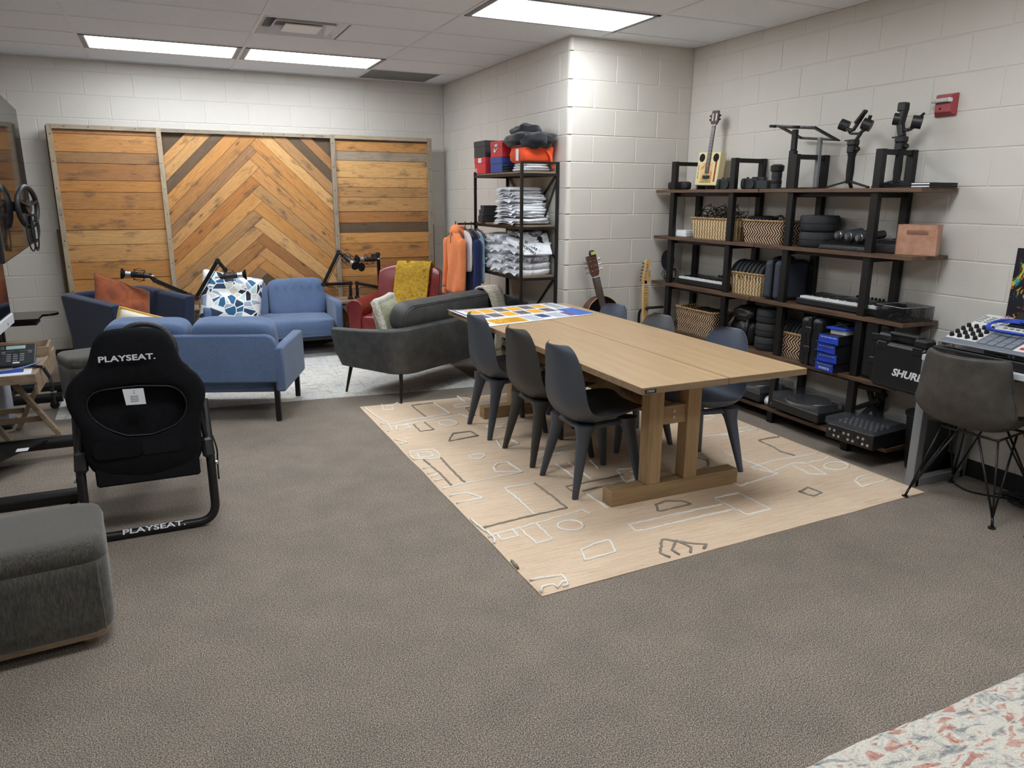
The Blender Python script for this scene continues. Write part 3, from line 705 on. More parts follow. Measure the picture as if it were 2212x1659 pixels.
def chair(name, label, mat, loc, rotz, group):
    t = thing(name, label, 'chair', loc, rotz, group)
    n = 12; rows = []; outr = []
    OFF = [0.010,0.018,0.032,0.05,0.060,0.062,0.058,0.048,0.036,0.026,0.018,0.013,0.010,0.008]
    for i, (y, z, w) in enumerate(PROF):
        a, b = PROF[max(0,i-1)], PROF[min(len(PROF)-1,i+1)]; d = Vector((0,b[0]-a[0],b[1]-a[1])).normalized(); nr = Vector((0,d.z*-1,d.y)); nr = nr if nr.z < 0 or nr.y < 0 else -nr
        f = min(1, max(0,(i-4)/5)); row = []; orow = []
        for k in range(n+1):
            v = 2*k/n-1; p = (v*w, y+0.055*f*abs(v)**2.2, z+(1-f)*0.022*abs(v)**3); o_ = OFF[i]*(1-abs(v)**3)+0.004
            row.append(p); orow.append((p[0], p[1]+nr.y*o_, p[2]+nr.z*o_))
        rows.append(row); outr.append(orow)
    R_ = len(PROF); vs = [p for r in rows for p in r]+[p for r in outr for p in r]; q = R_*(n+1); fs = []
    for i in range(R_-1):
        for k in range(n):
            a, b, c, e = i*(n+1)+k, (i+1)*(n+1)+k, (i+1)*(n+1)+k+1, i*(n+1)+k+1; fs += [(a,b,c,e),(q+e,q+c,q+b,q+a)]
        fs += [(i*(n+1),q+i*(n+1),q+(i+1)*(n+1),(i+1)*(n+1)),((i+1)*(n+1)+n,q+(i+1)*(n+1)+n,q+i*(n+1)+n,i*(n+1)+n)]
    for k in range(n): fs += [(k,k+1,q+k+1,q+k),((R_-1)*(n+1)+k,q+(R_-1)*(n+1)+k,q+(R_-1)*(n+1)+k+1,(R_-1)*(n+1)+k+1)]
    MB().add(vs,fs).build('seat_shell', mat, t, True, sub=2)
    # one-piece leg base: apron ring and four tapering legs
    m = MB(); m.b2(-0.155,0.155,-0.17,-0.115,0.35,0.385,0.012); m.b2(-0.145,0.145,0.11,0.15,0.365,0.395,0.012)
    for sx in(-1,1): m.bar((sx*0.135,-0.14,0.367),(sx*0.13,0.13,0.38),0.035,0.03,0.008)
    m.build('leg_apron', mat, t)
    for sx in(-1,1):
        for y0, y1, zt in((-0.135,-0.215,0.385),(0.125,0.195,0.40)):
            m = MB(); rg = []
            for k in range(7):
                f = k/6; s = 0.036-0.021*f+0.016*max(0,1-f*4)**2; c = (sx*(0.135+0.055*f), y0+(y1-y0)*f, zt*(1-f))
                rg.append([(c[0]+dx*s*0.8, c[1]+dy*s, c[2]) for dx,dy in((-0.6,-1),(0.6,-1),(1,-0.5),(1,0.5),(0.6,1),(-0.6,1),(-1,0.5),(-1,-0.5))])
            m.loft(rg); m.build('leg', mat, t, True, 60)
    return t
CG = 'moulded chairs around the oak table'; Zr = 0.0115
chair('dining_chair','slate moulded chair with its back to us at the near left corner of the table','chair_slate',(2.515,-4.188,Zr),-PI/2,CG)
chair('dining_chair','charcoal brown moulded chair in the middle of the table\'s left side','chair_charcoal',(2.515,-3.668,Zr),-PI/2+0.02,CG)
chair('dining_chair','slate moulded chair at the far left of the table below the poster','chair_slate',(2.49,-3.11,Zr),-PI/2-0.02,CG)
chair('dining_chair','blue grey moulded chair at the near right of the table','chair_blue',(3.17,-4.228,Zr),PI/2,CG)
chair('dining_chair','dark grey moulded chair at the middle of the table\'s right side','chair_grey',(3.09,-3.66,Zr),PI/2,CG)
chair('dining_chair','blue grey moulded chair at the table\'s far right before the acoustic guitar','chair_blue',(3.09,-3.12,Zr),PI/2,CG)

# ================================================================ blue two-seat sofas
mat_fabric('blue_weave', (94,113,146), 0.80, 900)
mat_fabric('navy_felt', (32,44,70), 0.8, 900)
def cushion_box(mb, c, d, b=0.05, crown=0.02, n=8, M=None, wr=0.0, seed=0):
    """soft box with rounded edges and a crowned surface"""
    def sp(v, e): return math.copysign(abs(v)**e, v)
    def fn(u, v):
        a = -PI/2+PI*u; q = 2*PI*v; e = 0.28
        x, y, z = sp(math.cos(a),e)*sp(math.cos(q),e), sp(math.cos(a),e)*sp(math.sin(q),e), sp(math.sin(a),e)
        mx = max(abs(x),abs(y),abs(z)) or 1; x, y, z = x/ (mx**0.7), y/(mx**0.7), z/(mx**0.7)
        k = wr*mnoise.noise(Vector((x*3+seed,y*3,z*3)))
        ex, ey, ez = (1-x*x if abs(x)<1 else 0), (1-y*y if abs(y)<1 else 0), (1-z*z if abs(z)<1 else 0)
        return (c[0]+x*d[0]/2+ math.copysign(crown*max(0,ey*ez),x)*(abs(x)>0.9)+k, c[1]+y*d[1]/2+math.copysign(crown*max(0,ex*ez),y)*(abs(y)>0.9)+k, c[2]+z*d[2]/2+math.copysign(crown*max(0,ex*ey),z)*(abs(z)>0.9)+k)
    return mb.grid(fn, n*2, n*4, M)
def rounded_slab(mb, poly, d0, d1, M=None): return mb.prism(poly, d0, d1, M)
def glost(name, label, loc, rotz, group):
    """sofa facing local -y; origin on the floor at the centre of its footprint"""
    t = thing(name, label, 'sofa', loc, rotz, group); W = 0.605
    # seat base with crowned cushion
    MB().b2(-W+0.05,W-0.05,-0.36,0.26,0.19,0.25,0.015).build('seat_base','blue_weave',t)
    m = MB(); cushion_box(m,(0,-0.055,0.295),(2*W-0.09,0.63,0.15),0.04,0.02,8); m.build('seat_cushion','blue_weave',t,True)
    # back panel with rounded upper corners
    r = 0.075; poly = [(-W+0.01,0.28),(W-0.01,0.28)]+[(W-0.01-r+r*math.cos(a),0.62-r+r*math.sin(a)) for a in[PI/2*k/6 for k in range(7)]]+[(-W+0.01+r-r*math.sin(a),0.62-r+r*math.cos(a)) for a in[PI/2*k/6 for k in range(7)]]
    mm = xf((0,0,0)); o = MB().prism(poly,0.295,0.345).build('back_panel','blue_weave',t,True,50,bevel=0.012)
    # arm panels: rounded at the top front, tapering down
    for s in(-1,1):
        q = [(-0.37,0.21),(0.33,0.21),(0.345,0.53)]+[(-0.30-0.06*math.sin(a),0.48+0.06*math.cos(a)) for a in[PI/2*k/5 for k in range(6)]]
        m = MB().prism([(y,z) for y,z in q],-0.034,0.034,frame((s*(W-0.0),0,0),(0,1,0),(-1,0,0)))
        m.build('arm_panel','blue_weave',t,True,50,bevel=0.014)
    for s in(-1,1):
        m = MB(); blob(m,(0,0,0),(0.575,0.19,0.41),14,xf((s*0.287,0.195,0.515),(math.radians(-14),0,0)),5.5,0.03,2.6,s+2.0); m.build('back_cushion','blue_weave',t,True,sub=1)
        m = MB()
        for k in range(6): m.tube([Vector((s*0.287+(k-2.5)*0.085, 0.145, 0.69)), Vector((s*0.287+(k-2.5)*0.082, 0.118, 0.66)), Vector((s*0.287+(k-2.5)*0.08, 0.104, 0.62))],[0.002,0.004,0.001],5)
        m.build('gather_stitching','blue_weave',t,True)['kind'] = 'stuff'
    for x in(-W+0.03,W-0.03):
        for y in(-0.345,0.31): MB().bar((x,y,0.0),(x,y,0.30),0.036,0.036,0.003).build('leg','black_metal',t)
    MB().b2(-W+0.03,W-0.03,-0.36,-0.33,0.165,0.195).build('front_rail','black_metal',t)
    return t
SG = 'blue two-seat sofas'
glost('sofa','light blue two-seat sofa against the wood screen facing us',(1.36,0.135,0.009),0,SG)
# rear leg right at (1.091,-2.285), front leg right at (1.344,-1.611)
aB = math.atan2(0.253,0.674)     # the sofa looks along (0.253,0.674)
fB = Vector((0.351,0.936,0)); rB = Vector((0.936,-0.351,0)); oB = Vector((1.085,-2.300,0))+fB*0.335-rB*0.59
glost('sofa','light blue two-seat sofa seen from behind, next to the racing seat',(oB.x,oB.y,0.009),math.atan2(rB.y,rB.x)+PI,SG)

# ================================================================ navy tub chair
def u_shell(t, name, mat, W, D, th, z0, z1, r, taper=0.88, front_drop=0.05, n=6, bev=0.02):
    """U-shaped wall open towards local -y"""
    def path(w, d, off):
        w2, d2, rr = w/2-off, d/2-off, max(0.01, r-off); p = [(-w2,-d/2)]
        p += [(-w2+rr-rr*math.cos(a), d2-rr+rr*math.sin(a)) for a in[PI/2*k/n for k in range(n+1)]]
        p += [(w2-rr+rr*math.sin(a), d2-rr+rr*math.cos(a)) for a in[PI/2*k/n for k in range(n+1)]]
        return p+[(w2,-d/2)]
    m = MB(); rings = []; outer = path(W,D,0); inner = path(W,D,th); N = len(outer)
    def ring(i):
        (ox,oy),(ix,iy) = outer[i],inner[i]; f = max(0.0,(-oy)/(D/2)); zt = z1-front_drop*f**2
        q = []
        for (x,y),z,k in(((ox,oy),z0,taper),((ox,oy),zt-0.03,1),((ox*0.985+ix*0.015,oy*0.985+iy*0.015),zt-0.008,1),((ox*0.8+ix*0.2,oy*0.8+iy*0.2),zt,1),((ox*0.2+ix*0.8,oy*0.2+iy*0.8),zt,1),((ix,iy),zt-0.02,1),((ix,iy),z0+0.1,taper),):
            q.append((x*k,y*k,z))
        return q
    m.loft([ring(i) for i in range(N)]); return m.build(name, mat, t, True, 45, bevel=0.008)
nv = thing('armchair','navy blue upholstered tub armchair holding an orange cushion','armchair',(0.115,-0.185,0.009),math.radians(36))
u_shell(nv,'shell','navy_felt',0.80,0.76,0.11,0.09,0.715,0.09)
m = MB(); cushion_box(m,(0,-0.06,0.35),(0.56,0.60,0.17)); m.build('seat_cushion','navy_felt',nv,True)
MB().b2(-0.32,0.32,-0.34,0.3,0.09,0.26,0.02).build('seat_base','navy_felt',nv)
for x in(-0.27,0.27):
    for y in(-0.27,0.27): MB().cyl((x,y,0),(x,y,0.1),0.016,0.022,10).build('leg','black_metal',nv,True,40)
# ================================================================ cushions
def mat_velvet(name, rgb, dark):
    t = NT(name); f = t.noise(t.co(), 9, 4, 0.6, 0.8); g = t.noise(t.co(), 260, 2, 0.6)
    t.base(t.mix(0.3, t.ramp(f, [(0.35, lin(dark)), (0.65, lin(rgb))]), t.ramp(g, [(0.3,(0.5,0.5,0.5)),(0.7,(1,1,1))]), 'MULTIPLY')); t.rough(0.9); t.bump(g, 0.6, 0.003); t.b.inputs['Sheen Weight'].default_value = 0.12; t.out()
mat_velvet('rust_velvet', (154,76,34), (114,54,24))
def mat_cushion_geo():
    """irregular cells, each cut by a straight line into two coloured shapes with white gaps"""
    t = NT('geometric_print'); v = t.co(scale=(1,0.05,1)); SCL = 11.0
    vo = t.n('ShaderNodeTexVoronoi', i_Scale=SCL); t.l(v, vo.inputs['Vector']); ve = t.n('ShaderNodeTexVoronoi', i_Scale=SCL, feature='DISTANCE_TO_EDGE'); t.l(v, ve.inputs['Vector'])
    sep = t.n('ShaderNodeSeparateColor'); t.l(vo.outputs['Color'], sep.inputs[0])
    dv = t.n('ShaderNodeVectorMath', operation='SUBTRACT'); t.l(v, dv.inputs[0]); t.l(vo.outputs['Position'], dv.inputs[1])
    dr = t.n('ShaderNodeVectorMath', operation='SUBTRACT'); t.l(vo.outputs['Color'], dr.inputs[0]); dr.inputs[1].default_value = (0.5,0.5,0.5)
    nm = t.n('ShaderNodeVectorMath', operation='NORMALIZE'); t.l(dr.outputs[0], nm.inputs[0])
    dt = t.n('ShaderNodeVectorMath', operation='DOT_PRODUCT'); t.l(dv.outputs[0], dt.inputs[0]); t.l(nm.outputs[0], dt.inputs[1])
    half = t.math('GREATER_THAN', dt.outputs['Value'], 0.0)
    key = t.math('FRACT', t.math('ADD', sep.outputs[0], t.math('MULTIPLY', half, 0.47)))
    c = t.ramp(key, [(0.0, lin((26,30,48))), (0.13, lin((44,98,138))), (0.26, lin((228,228,224))), (0.46, lin((180,206,208))), (0.60, lin((208,204,196))), (0.76, lin((152,166,188))), (0.90, lin((40,62,92)))], 'CONSTANT')
    gap = t.math('MINIMUM', ve.outputs['Distance'], t.math('MULTIPLY', t.math('ABSOLUTE', dt.outputs['Value']), SCL))
    t.base(t.mix(t.ramp(gap, [(0.035,(1,1,1)),(0.05,(0,0,0))]), c, lin((236,238,240)))); t.rough(0.9); t.bump(t.noise(t.co(),500,2),0.2,0.001); t.out()
mat_cushion_geo()
mat_fabric('cream_linen', (222,212,192), 0.9, 700); mat_fabric('sage_print', (150,150,124), 0.8, 300)
plain('piping_gold', (206,164,76), 0.8)
def cushion(name, label, mat, w, h, t_, loc, rot, crumple=0.02, seed=1.0, pinch=0.10, extra=None):
    o = thing(name, label, 'cushion', loc, 0, None, rot)
    m = MB(); pillow(m, w, h, t_, 14, None, 0.0, crumple, seed, pinch); c = m.build('cover', mat, o, True, sub=1); c.modifiers.new('w','WELD').merge_threshold = 0.004
    if extra:
        for nm, mt, rr in extra:
            pts = []
            N = 14
            for k in range(4*N):
                s, f = divmod(k, N); f = 2*f/N-1; x, z = ((f,-1),(1,f),(-f,1),(-1,-f))[s]
                pts.append((x*w/2*(1-pinch*(1-z*z)*0.5*abs(x)), 0, z*h/2*(1-pinch*(1-x*x)*0.5*abs(z))))
            MB().tube(pts, rr, 6, closed=True).build(nm, mt, o, True)
    return o
cushion('throw_cushion','rust orange velvet cushion leaning in the navy armchair','rust_velvet',0.52,0.50,0.18,(0.07,-0.17,0.60),(math.radians(-34),math.radians(24),math.radians(26)),0.03,2.0)
cushion('throw_cushion','cream cushion with mustard edge behind the near blue sofa\'s left end','cream_linen',0.50,0.36,0.15,(0.27,-1.40,0.51),(math.radians(20),math.radians(-14),math.radians(158)),0.02,4.0,0.1,[('edging','piping_gold',0.012)])
cushion('throw_cushion','white cushion with blue and black geometric shapes on the far blue sofa','geometric_print',0.56,0.56,0.19,(0.985,-0.06,0.575),(math.radians(-24),math.radians(13),math.radians(4)),0.03,6.0,0.06)

# ================================================================ red leather armchair
def mat_leather(name, rgb, dark, rough=0.32, vs=5, bs=320, bump=0.15):
    t = NT(name); f = t.noise(t.co(), vs, 5, 0.65); g = t.noise(t.co(), bs, 3, 0.6)
    t.base(t.ramp(f, [(0.32, lin(dark)), (0.68, lin(rgb))])); t.rough(rough); t.bump(g, bump, 0.001); t.out()
mat_leather('red_leather', (132,44,42), (102,32,31))
mat_leather('grey_leather', (82,82,82), (58,58,58), 0.55, 9, 260, 0.2)
rc = thing('armchair','red leather club armchair with rolled arms and a mustard fur throw over its back','armchair',(2.55,-0.44,0.009),math.radians(-36))
MB().b2(-0.28,0.28,-0.34,0.30,0.10,0.28,0.02).build('seat_rail','red_leather',rc,bevel=0.01)
m = MB(); cushion_box(m,(0,-0.10,0.355),(0.55,0.62,0.17),crown=0.025); m.build('seat_cushion','red_leather',rc,True)
# curved back with rolled top and slightly flared wings
rings = []
for k in range(13):
    u = -1+2*k/12; x = u*0.325; yb = 0.36-0.07*abs(u)**3; top = 0.885-0.06*abs(u)**3.5
    rings.append([(x,yb-0.20,0.26),(x,yb-0.155,0.5),(x,yb-0.10,0.70),(x,yb-0.085,top-0.06),(x*1.0,yb-0.055,top-0.012),(x,yb-0.005,top),(x,yb+0.045,top-0.03),(x,yb+0.05,top-0.09),(x,yb+0.015,top-0.16),(x,yb,0.5),(x,yb-0.01,0.12)])
m = MB(); m.loft(rings); m.build('back','red_leather',rc,True,60,bevel=0.012)
for s in(-1,1):
    x = s*0.345; pr = [(x-0.062,0.08),(x+0.062,0.08),(x+0.066,0.40)]+[(x+0.09*math.cos(a),0.505+0.085*math.sin(a)) for a in[-0.5+ (PI+1.0)*k/12 for k in range(13)]]+[(x-0.066,0.40)]
    MB().prism(pr,-0.39,0.30).build('arm','red_leather',rc,True,40,bevel=0.012)
    ring = [(x+0.078*math.cos(a),-0.394,0.505+0.074*math.sin(a)) for a in[-0.6+(PI+1.2)*k/16 for k in range(17)]]
    MB().tube(ring,0.006,6).build('piping','red_leather',rc,True)
for x in(-0.3,0.3):
    for y in(-0.33,0.28): MB().cyl((x,y,0),(x,y,0.11),0.018,0.028,10).build('leg','black_metal',rc,True,40)
# shaggy throws
plain('mustard_fur', (178,142,44), 0.95, 0, 0.35, 40, 0.5, 300)
def shaggy(name, parent, fn, nu, nv, mat, n=1400, ln=0.03, seed=1, amp=0.010, rad=0.0045, th=0.02):
    """fn(u,v) -> point; soft sheet plus curled tufts"""
    r = random.Random(seed); m = MB()
    def nrm(u, v):
        e = 0.01; a = Vector(fn(min(1,u+e),v))-Vector(fn(max(0,u-e),v)); b = Vector(fn(u,min(1,v+e)))-Vector(fn(u,max(0,v-e))); q = a.cross(b)
        return q.normalized() if q.length > 1e-9 else Vector((0,0,1))
    def top(u, v):
        p = Vector(fn(u,v)); return tuple(p + nrm(u,v)*(th*0.5+amp*mnoise.noise(p*22)))
    m.grid(top, nu, nv); m.grid(lambda u,v: tuple(Vector(fn(u,v))-nrm(u,v)*th*0.1), nu, nv)
    for _ in range(n):
        u, v = r.random(), r.random(); p = Vector(top(u,v)); q = nrm(u,v); g = Vector((r.uniform(-1,1),r.uniform(-1,1),r.uniform(-1.4,0.4)))*0.8
        d = (q+g).normalized(); L = ln*r.uniform(0.6,1.3); side = d.orthogonal().normalized()*rad*r.uniform(0.7,1.4); s2 = d.cross(side)
        a, b = p-q*0.004, p+d*L*0.55+q*L*0.2
        m.add([a+side,a-side*0.5+s2,a-side*0.5-s2,b+side*0.7,b-side*0.35+s2*0.7,b-side*0.35-s2*0.7,p+d*L+Vector((0,0,-L*0.3))],[(0,1,4,3),(1,2,5,4),(2,0,3,5),(3,4,6),(4,5,6),(5,3,6)])
    return m.build(name, mat, parent, True)
def back_sheet(u, v):
    """over the back from behind the top, down the front"""
    x = -0.15+0.36*u+0.015*math.sin(v*5); s = v
    pts = [(0.41,0.74),(0.405,0.86),(0.36,0.905),(0.29,0.905),(0.255,0.84),(0.24,0.72),(0.21,0.60),(0.165,0.47)]
    f = s*(len(pts)-1); i = min(int(f),len(pts)-2); f -= i; y = pts[i][0]*(1-f)+pts[i+1][0]*f; z = pts[i][1]*(1-f)+pts[i+1][1]*f
    return (x, y-0.02, z)
ft = thing('fur_throw','mustard yellow shaggy throw draped over the back of the red armchair','throw',rc.location.copy(),math.radians(-36))
shaggy('pile',ft,back_sheet,10,16,'mustard_fur',1500,0.05,2,0.014,0.010)
ft2 = thing('fur_throw','mustard yellow shaggy throw bunched on the seat of the red armchair','throw',rc.location.copy(),math.radians(-36))
shaggy('pile',ft2,lambda u,v: (-0.02+0.26*u,-0.33+0.40*v,0.462+0.03*math.sin(PI*u)*math.sin(PI*v)),8,8,'mustard_fur',450,0.05,4,0.014,0.010)

# ================================================================ grey leather sofa
gs = thing('sofa','charcoal leather loveseat on thin black legs seen from behind, left of the table','sofa',(2.365,-1.635,0.009),math.radians(210.6))
GW, GD = 1.36, 0.74; m = MB(); rings = []
def gpath(off):
    w2, d2, rr = GW/2-off, GD/2-off, 0.17-off*0.6; p = [(-w2,-GD/2),(-w2,-0.1)]
    p += [(-w2+rr-rr*math.cos(a), d2-rr+rr*math.sin(a)) for a in[PI/2*k/7 for k in range(8)]]
    p += [(0,d2)]
    p += [(w2-rr+rr*math.sin(a), d2-rr+rr*math.cos(a)) for a in[PI/2*k/7 for k in range(8)]]
    return p+[(w2,-0.1),(w2,-GD/2)]
go, gi = gpath(0), gpath(0.10)
for (ox,oy),(ix,iy) in zip(go,gi):
    f = max(0,min(1,(oy+GD/2)/GD)); zt = 0.535+0.055*f**1.5; k = 0.90
    rings.append([(ox*k,oy*k,0.215),(ox*0.97,oy*0.97,0.35),(ox,oy,zt-0.05),(ox*0.99+ix*0.01,oy*0.99+iy*0.01,zt-0.015),(ox*0.7+ix*0.3,oy*0.7+iy*0.3,zt),(ox*0.25+ix*0.75,oy*0.25+iy*0.75,zt-0.008),(ix,iy,zt-0.04),(ix*0.95,iy*0.95,0.235)])
m.loft(rings); m.build('shell','grey_leather',gs,True,50,bevel=0.008)
MB().b2(-0.60,0.60,-0.34,0.28,0.215,0.30,0.02).build('seat_base','grey_leather',gs)
m = MB(); cushion_box(m,(0,-0.06,0.36),(1.2,0.60,0.15)); m.build('seat_cushion','grey_leather',gs,True)
bc = rrect(1.16,0.235,0.10,5); rg = []
for y, s in((-0.075,0.86),(-0.055,0.97),(-0.02,1.0),(0.03,1.0),(0.06,0.97),(0.08,0.88)): rg.append([(x*(1-(1-s)*0.25),y,z*s) for x,z in bc])
m = MB(); m.loft(rg,True,xf((0.0,0.245,0.645),(math.radians(-12),0,0))); bk = m.build('back_cushion','grey_leather',gs,True,70)
for yy,k in((0.068,0.93),(0.056,0.985)):
    MB().tube([xf((0,0.245,0.645),(math.radians(-12),0,0)) @ Vector((x*k,yy+0.012,z*k)) for x,z in bc],0.003,5,closed=True).build('seam','grey_leather',gs,True)
for x in(-0.59,0.59):
    for y in(-0.285,0.285): MB().cyl((x*1.03,y*1.06,-0.006),(x*0.96,y*0.95,0.225),0.009,0.016,10).build('leg','black_metal',gs,True,40)
Mg = Matrix.Translation(gs.location) @ Euler(gs.rotation_euler).to_matrix().to_4x4()
pc = Mg @ Vector((0.40,0.04,0.545))
mat_fabric('speckle_knit', (214,208,194), 0.55, 300)
o = cushion('throw_cushion','cream speckled cushion with sage front in the corner of the grey loveseat','sage_print',0.46,0.46,0.17,tuple(pc),(math.radians(18),math.radians(0),math.radians(210.6+28)),0.02,8.0,0.08,[('boucle_border','speckle_knit',0.03)])
# chunky knit throw over the sofa back
def mat_knit():
    t = NT('cream_knit'); w = t.n('ShaderNodeTexWave', i_Scale=26.0, i_Distortion=2.0, bands_direction='Z'); t.l(t.co(), w.inputs['Vector']); g = t.noise(t.co(), 240, 2)
    t.base(t.ramp(t.math('ADD', t.math('MULTIPLY', w.outputs['Fac'], 0.5), t.math('MULTIPLY', g, 0.5)), [(0.3, lin((182,170,148))), (0.6, lin((222,214,198)))])); t.rough(0.95); t.bump(w.outputs['Fac'], 0.9, 0.006); t.out()
mat_knit()
kt = thing('knit_throw','cream chunky knit throw with fringe over the right end of the grey loveseat','throw',gs.location.copy(),math.radians(210.6))
def drape(u, v):
    x = -0.665+0.19*u+0.01*math.sin(v*9+u*4); pts = [(0.02,0.46),(0.10,0.60),(0.16,0.72),(0.215,0.785),(0.285,0.79),(0.345,0.74),(0.385,0.62),(0.402,0.5),(0.405,0.36),(0.40,0.24)]
    f = v*(len(pts)-1); i = min(int(f),len(pts)-2); f -= i
    return (x, pts[i][0]*(1-f)+pts[i+1][0]*f+0.006*math.sin(u*14), pts[i][1]*(1-f)+pts[i+1][1]*f)
MB().grid(drape,14,28).build('blanket','cream_knit',kt,True,solid=0.022,sub=1)
m = MB()
for k in range(16):
    x, y, z = drape(k/15,1.0); m.tube([(x,y,z),(x+0.004,y+0.006,z-0.05),(x-0.003,y,z-0.10)],[0.007,0.006,0.004],5)
m.build('fringe','cream_knit',kt,True)

# ================================================================ end tables with crossed legs
def end_table(label, loc, w, d, rotz=0):
    t = thing('end_table', label, 'table', loc, rotz, 'rustic end tables behind the sofas')
    MB().b2(-w/2,w/2,-d/2,d/2,0.47,0.495,0.003).build('top','rustic_grey',t)
    for y in(-d/2+0.03,d/2-0.03):
        for s in(-1,1): MB().bar((s*(w/2-0.02),y,0.03),(-s*(w/2-0.03),y+0.022*s,0.47),0.02,0.045).build('cross_leg','rustic_grey',t)
        MB().b2(-w/2,w/2,y-0.012,y+0.012,0.0,0.03).build('foot_rail','rustic_grey',t)
    MB().b2(-w/2+0.03,w/2-0.03,-d/2+0.02,d/2-0.02,0.16,0.175).build('lower_shelf','rustic_grey',t)
    return t
end_table('rustic wooden end table between the far blue sofa and the red armchair',(2.23,0.24,0.009),0.40,0.40)
end_table('rustic wooden end table between the navy armchair and the far blue sofa',(0.575,0.21,0.009),0.26,0.36)

# ================================================================ boom arms and microphones
def boom(label, pts, clamp):
    t = thing('microphone_boom', label, 'microphone arm', clamp, 0, 'black microphone boom arms'); o = Vector(clamp)
    P = [Vector(p)-o for p in pts]
    MB().box((0,0,-0.01),(0.05,0.05,0.05),0.004).build('desk_clamp','black_metal',t)
    for i, (a, b) in enumerate(zip(P, P[1:])):
        if i == 0: MB().cyl(a,b,0.014,n=10).build('post','black_metal',t,True,40)
        else: MB().bar(a,b,0.028,0.032,0.004).build('arm_segment','black_metal',t)
    for p in P[1:]: MB().cyl(p+Vector((0,-0.022,0)),p+Vector((0,0.022,0)),0.022,n=12).build('joint','black_plastic',t,True,40)
    cab = [P[0]+Vector((0.01,-0.02,0.02))]+[p+Vector((0.012,-0.02,-0.028)) for p in P[1:]]
    MB().tube(fillet(cab,0.06),0.0035,6).build('cable','rubber',t,True)
    return t
def microphone(label, loc, aim):
    """aim: unit vector the capsule points along; origin at the mount ring"""
    aim = Vector(aim).normalized(); t = thing('studio_microphone', label, 'microphone', loc, 0, 'studio microphones on boom arms')
    side = aim.cross(Vector((0,0,1))).normalized(); M = frame((0,0,0), side, Vector((0,0,1))-aim*aim.z)   # local z = side x up
    q = Matrix(((side.x,0,aim.x,0),(side.y,0,aim.y,0),(side.z,0,aim.z,0),(0,0,0,1))); up = side.cross(aim)*-1; up = aim.cross(side)*1
    q = Matrix(((side.x,up.x,aim.x,0),(side.y,up.y,aim.y,0),(side.z,up.z,aim.z,0),(0,0,0,1)))
    MB().lathe([(0.0,-0.10),(0.016,-0.10),(0.024,-0.075),(0.026,-0.06),(0.026,0.05),(0.022,0.055)],16,q).build('body','black_plastic',t,True,40)
    MB().lathe([(0.024,0.05),(0.027,0.052),(0.027,0.066),(0.025,0.068),(0.025,0.078),(0.027,0.08),(0.027,0.094),(0.024,0.096)],16,q).build('grille_band','silver',t,True,40)
    MB().lathe([(0.022,0.096),(0.046,0.118),(0.048,0.124),(0.046,0.13),(0.0,0.131)],18,q).build('pop_shield','black_fabric',t,True,40)
    m = MB()
    for z0, rr in((-0.055,0.05),(0.025,0.05)): m.tube([q @ Vector((rr*math.cos(a),rr*math.sin(a),z0)) for a in[2*PI*k/16 for k in range(16)]],0.003,5,closed=True)
    m.build('shock_ring','black_metal',t,True)
    m = MB()
    for k in range(6):
        a, b = 2*PI*k/6, 2*PI*(k+0.5)/6
        m.tube([q @ Vector((0.05*math.cos(a),0.05*math.sin(a),-0.055)), q @ Vector((0.062*math.cos(b),0.062*math.sin(b),-0.015)), q @ Vector((0.05*math.cos(a),0.05*math.sin(a),0.025))],0.0025,4)
    m.build('shock_strut','black_metal',t,True)
    m = MB(); m.tube([q @ Vector((0,0,-0.10)), q @ Vector((0,0,-0.14))],[0.009,0.007],8); m.build('plug','silver',t,True)
    return t
boom('black boom arm reaching left from the right end table',[(2.175,0.20,0.50),(2.182,0.20,0.669),(1.895,0.17,0.672),(2.055,0.10,1.002),(2.10,0.06,0.965)],(2.175,0.20,0.515))
microphone('studio microphone pointing at us on the left arm of the right end table',(2.13,-0.02,0.93),(0.35,-0.9,-0.42))
boom('black boom arm reaching right from the right end table beside the red chair',[(2.25,0.22,0.50),(2.255,0.22,0.666),(2.481,0.16,0.617),(2.465,0.12,0.968),(2.42,0.10,0.955)],(2.25,0.22,0.515))
microphone('studio microphone pointing left above the red armchair',(2.345,0.06,0.925),(-1,-0.15,0.02))
boom('black boom arm folding up from the left end table beside the geometric cushion',[(0.58,0.16,0.50),(0.585,0.16,0.645),(0.674,-0.20,0.645),(0.88,-0.28,0.981),(0.936,-0.28,0.90)],(0.58,0.16,0.515))
microphone('studio microphone pointing right above the geometric cushion',(0.985,-0.30,0.842),(1,-0.1,0.08))
boom('black boom arm reaching left over the navy armchair',[(0.545,0.20,0.50),(0.55,0.20,0.60),(0.63,0.10,0.635),(0.345,-0.02,0.80),(0.31,-0.05,0.845)],(0.545,0.20,0.515))
microphone('studio microphone pointing left above the navy armchair',(0.21,-0.10,0.862),(-1,0.1,0.12))
pf = thing('pop_filter','round black mesh pop filter hanging below the right pair of microphones','pop filter',(2.255,-0.02,0.855),0.5)
MB().cyl((0,-0.003,0),(0,0.003,0),0.045,n=20).build('mesh_disc','black_fabric',pf,True,40)
MB().tube([(0,0,0.045),(0.01,0,0.07),(0.05,0.01,0.085)],0.003,6).build('gooseneck','black_metal',pf,True)

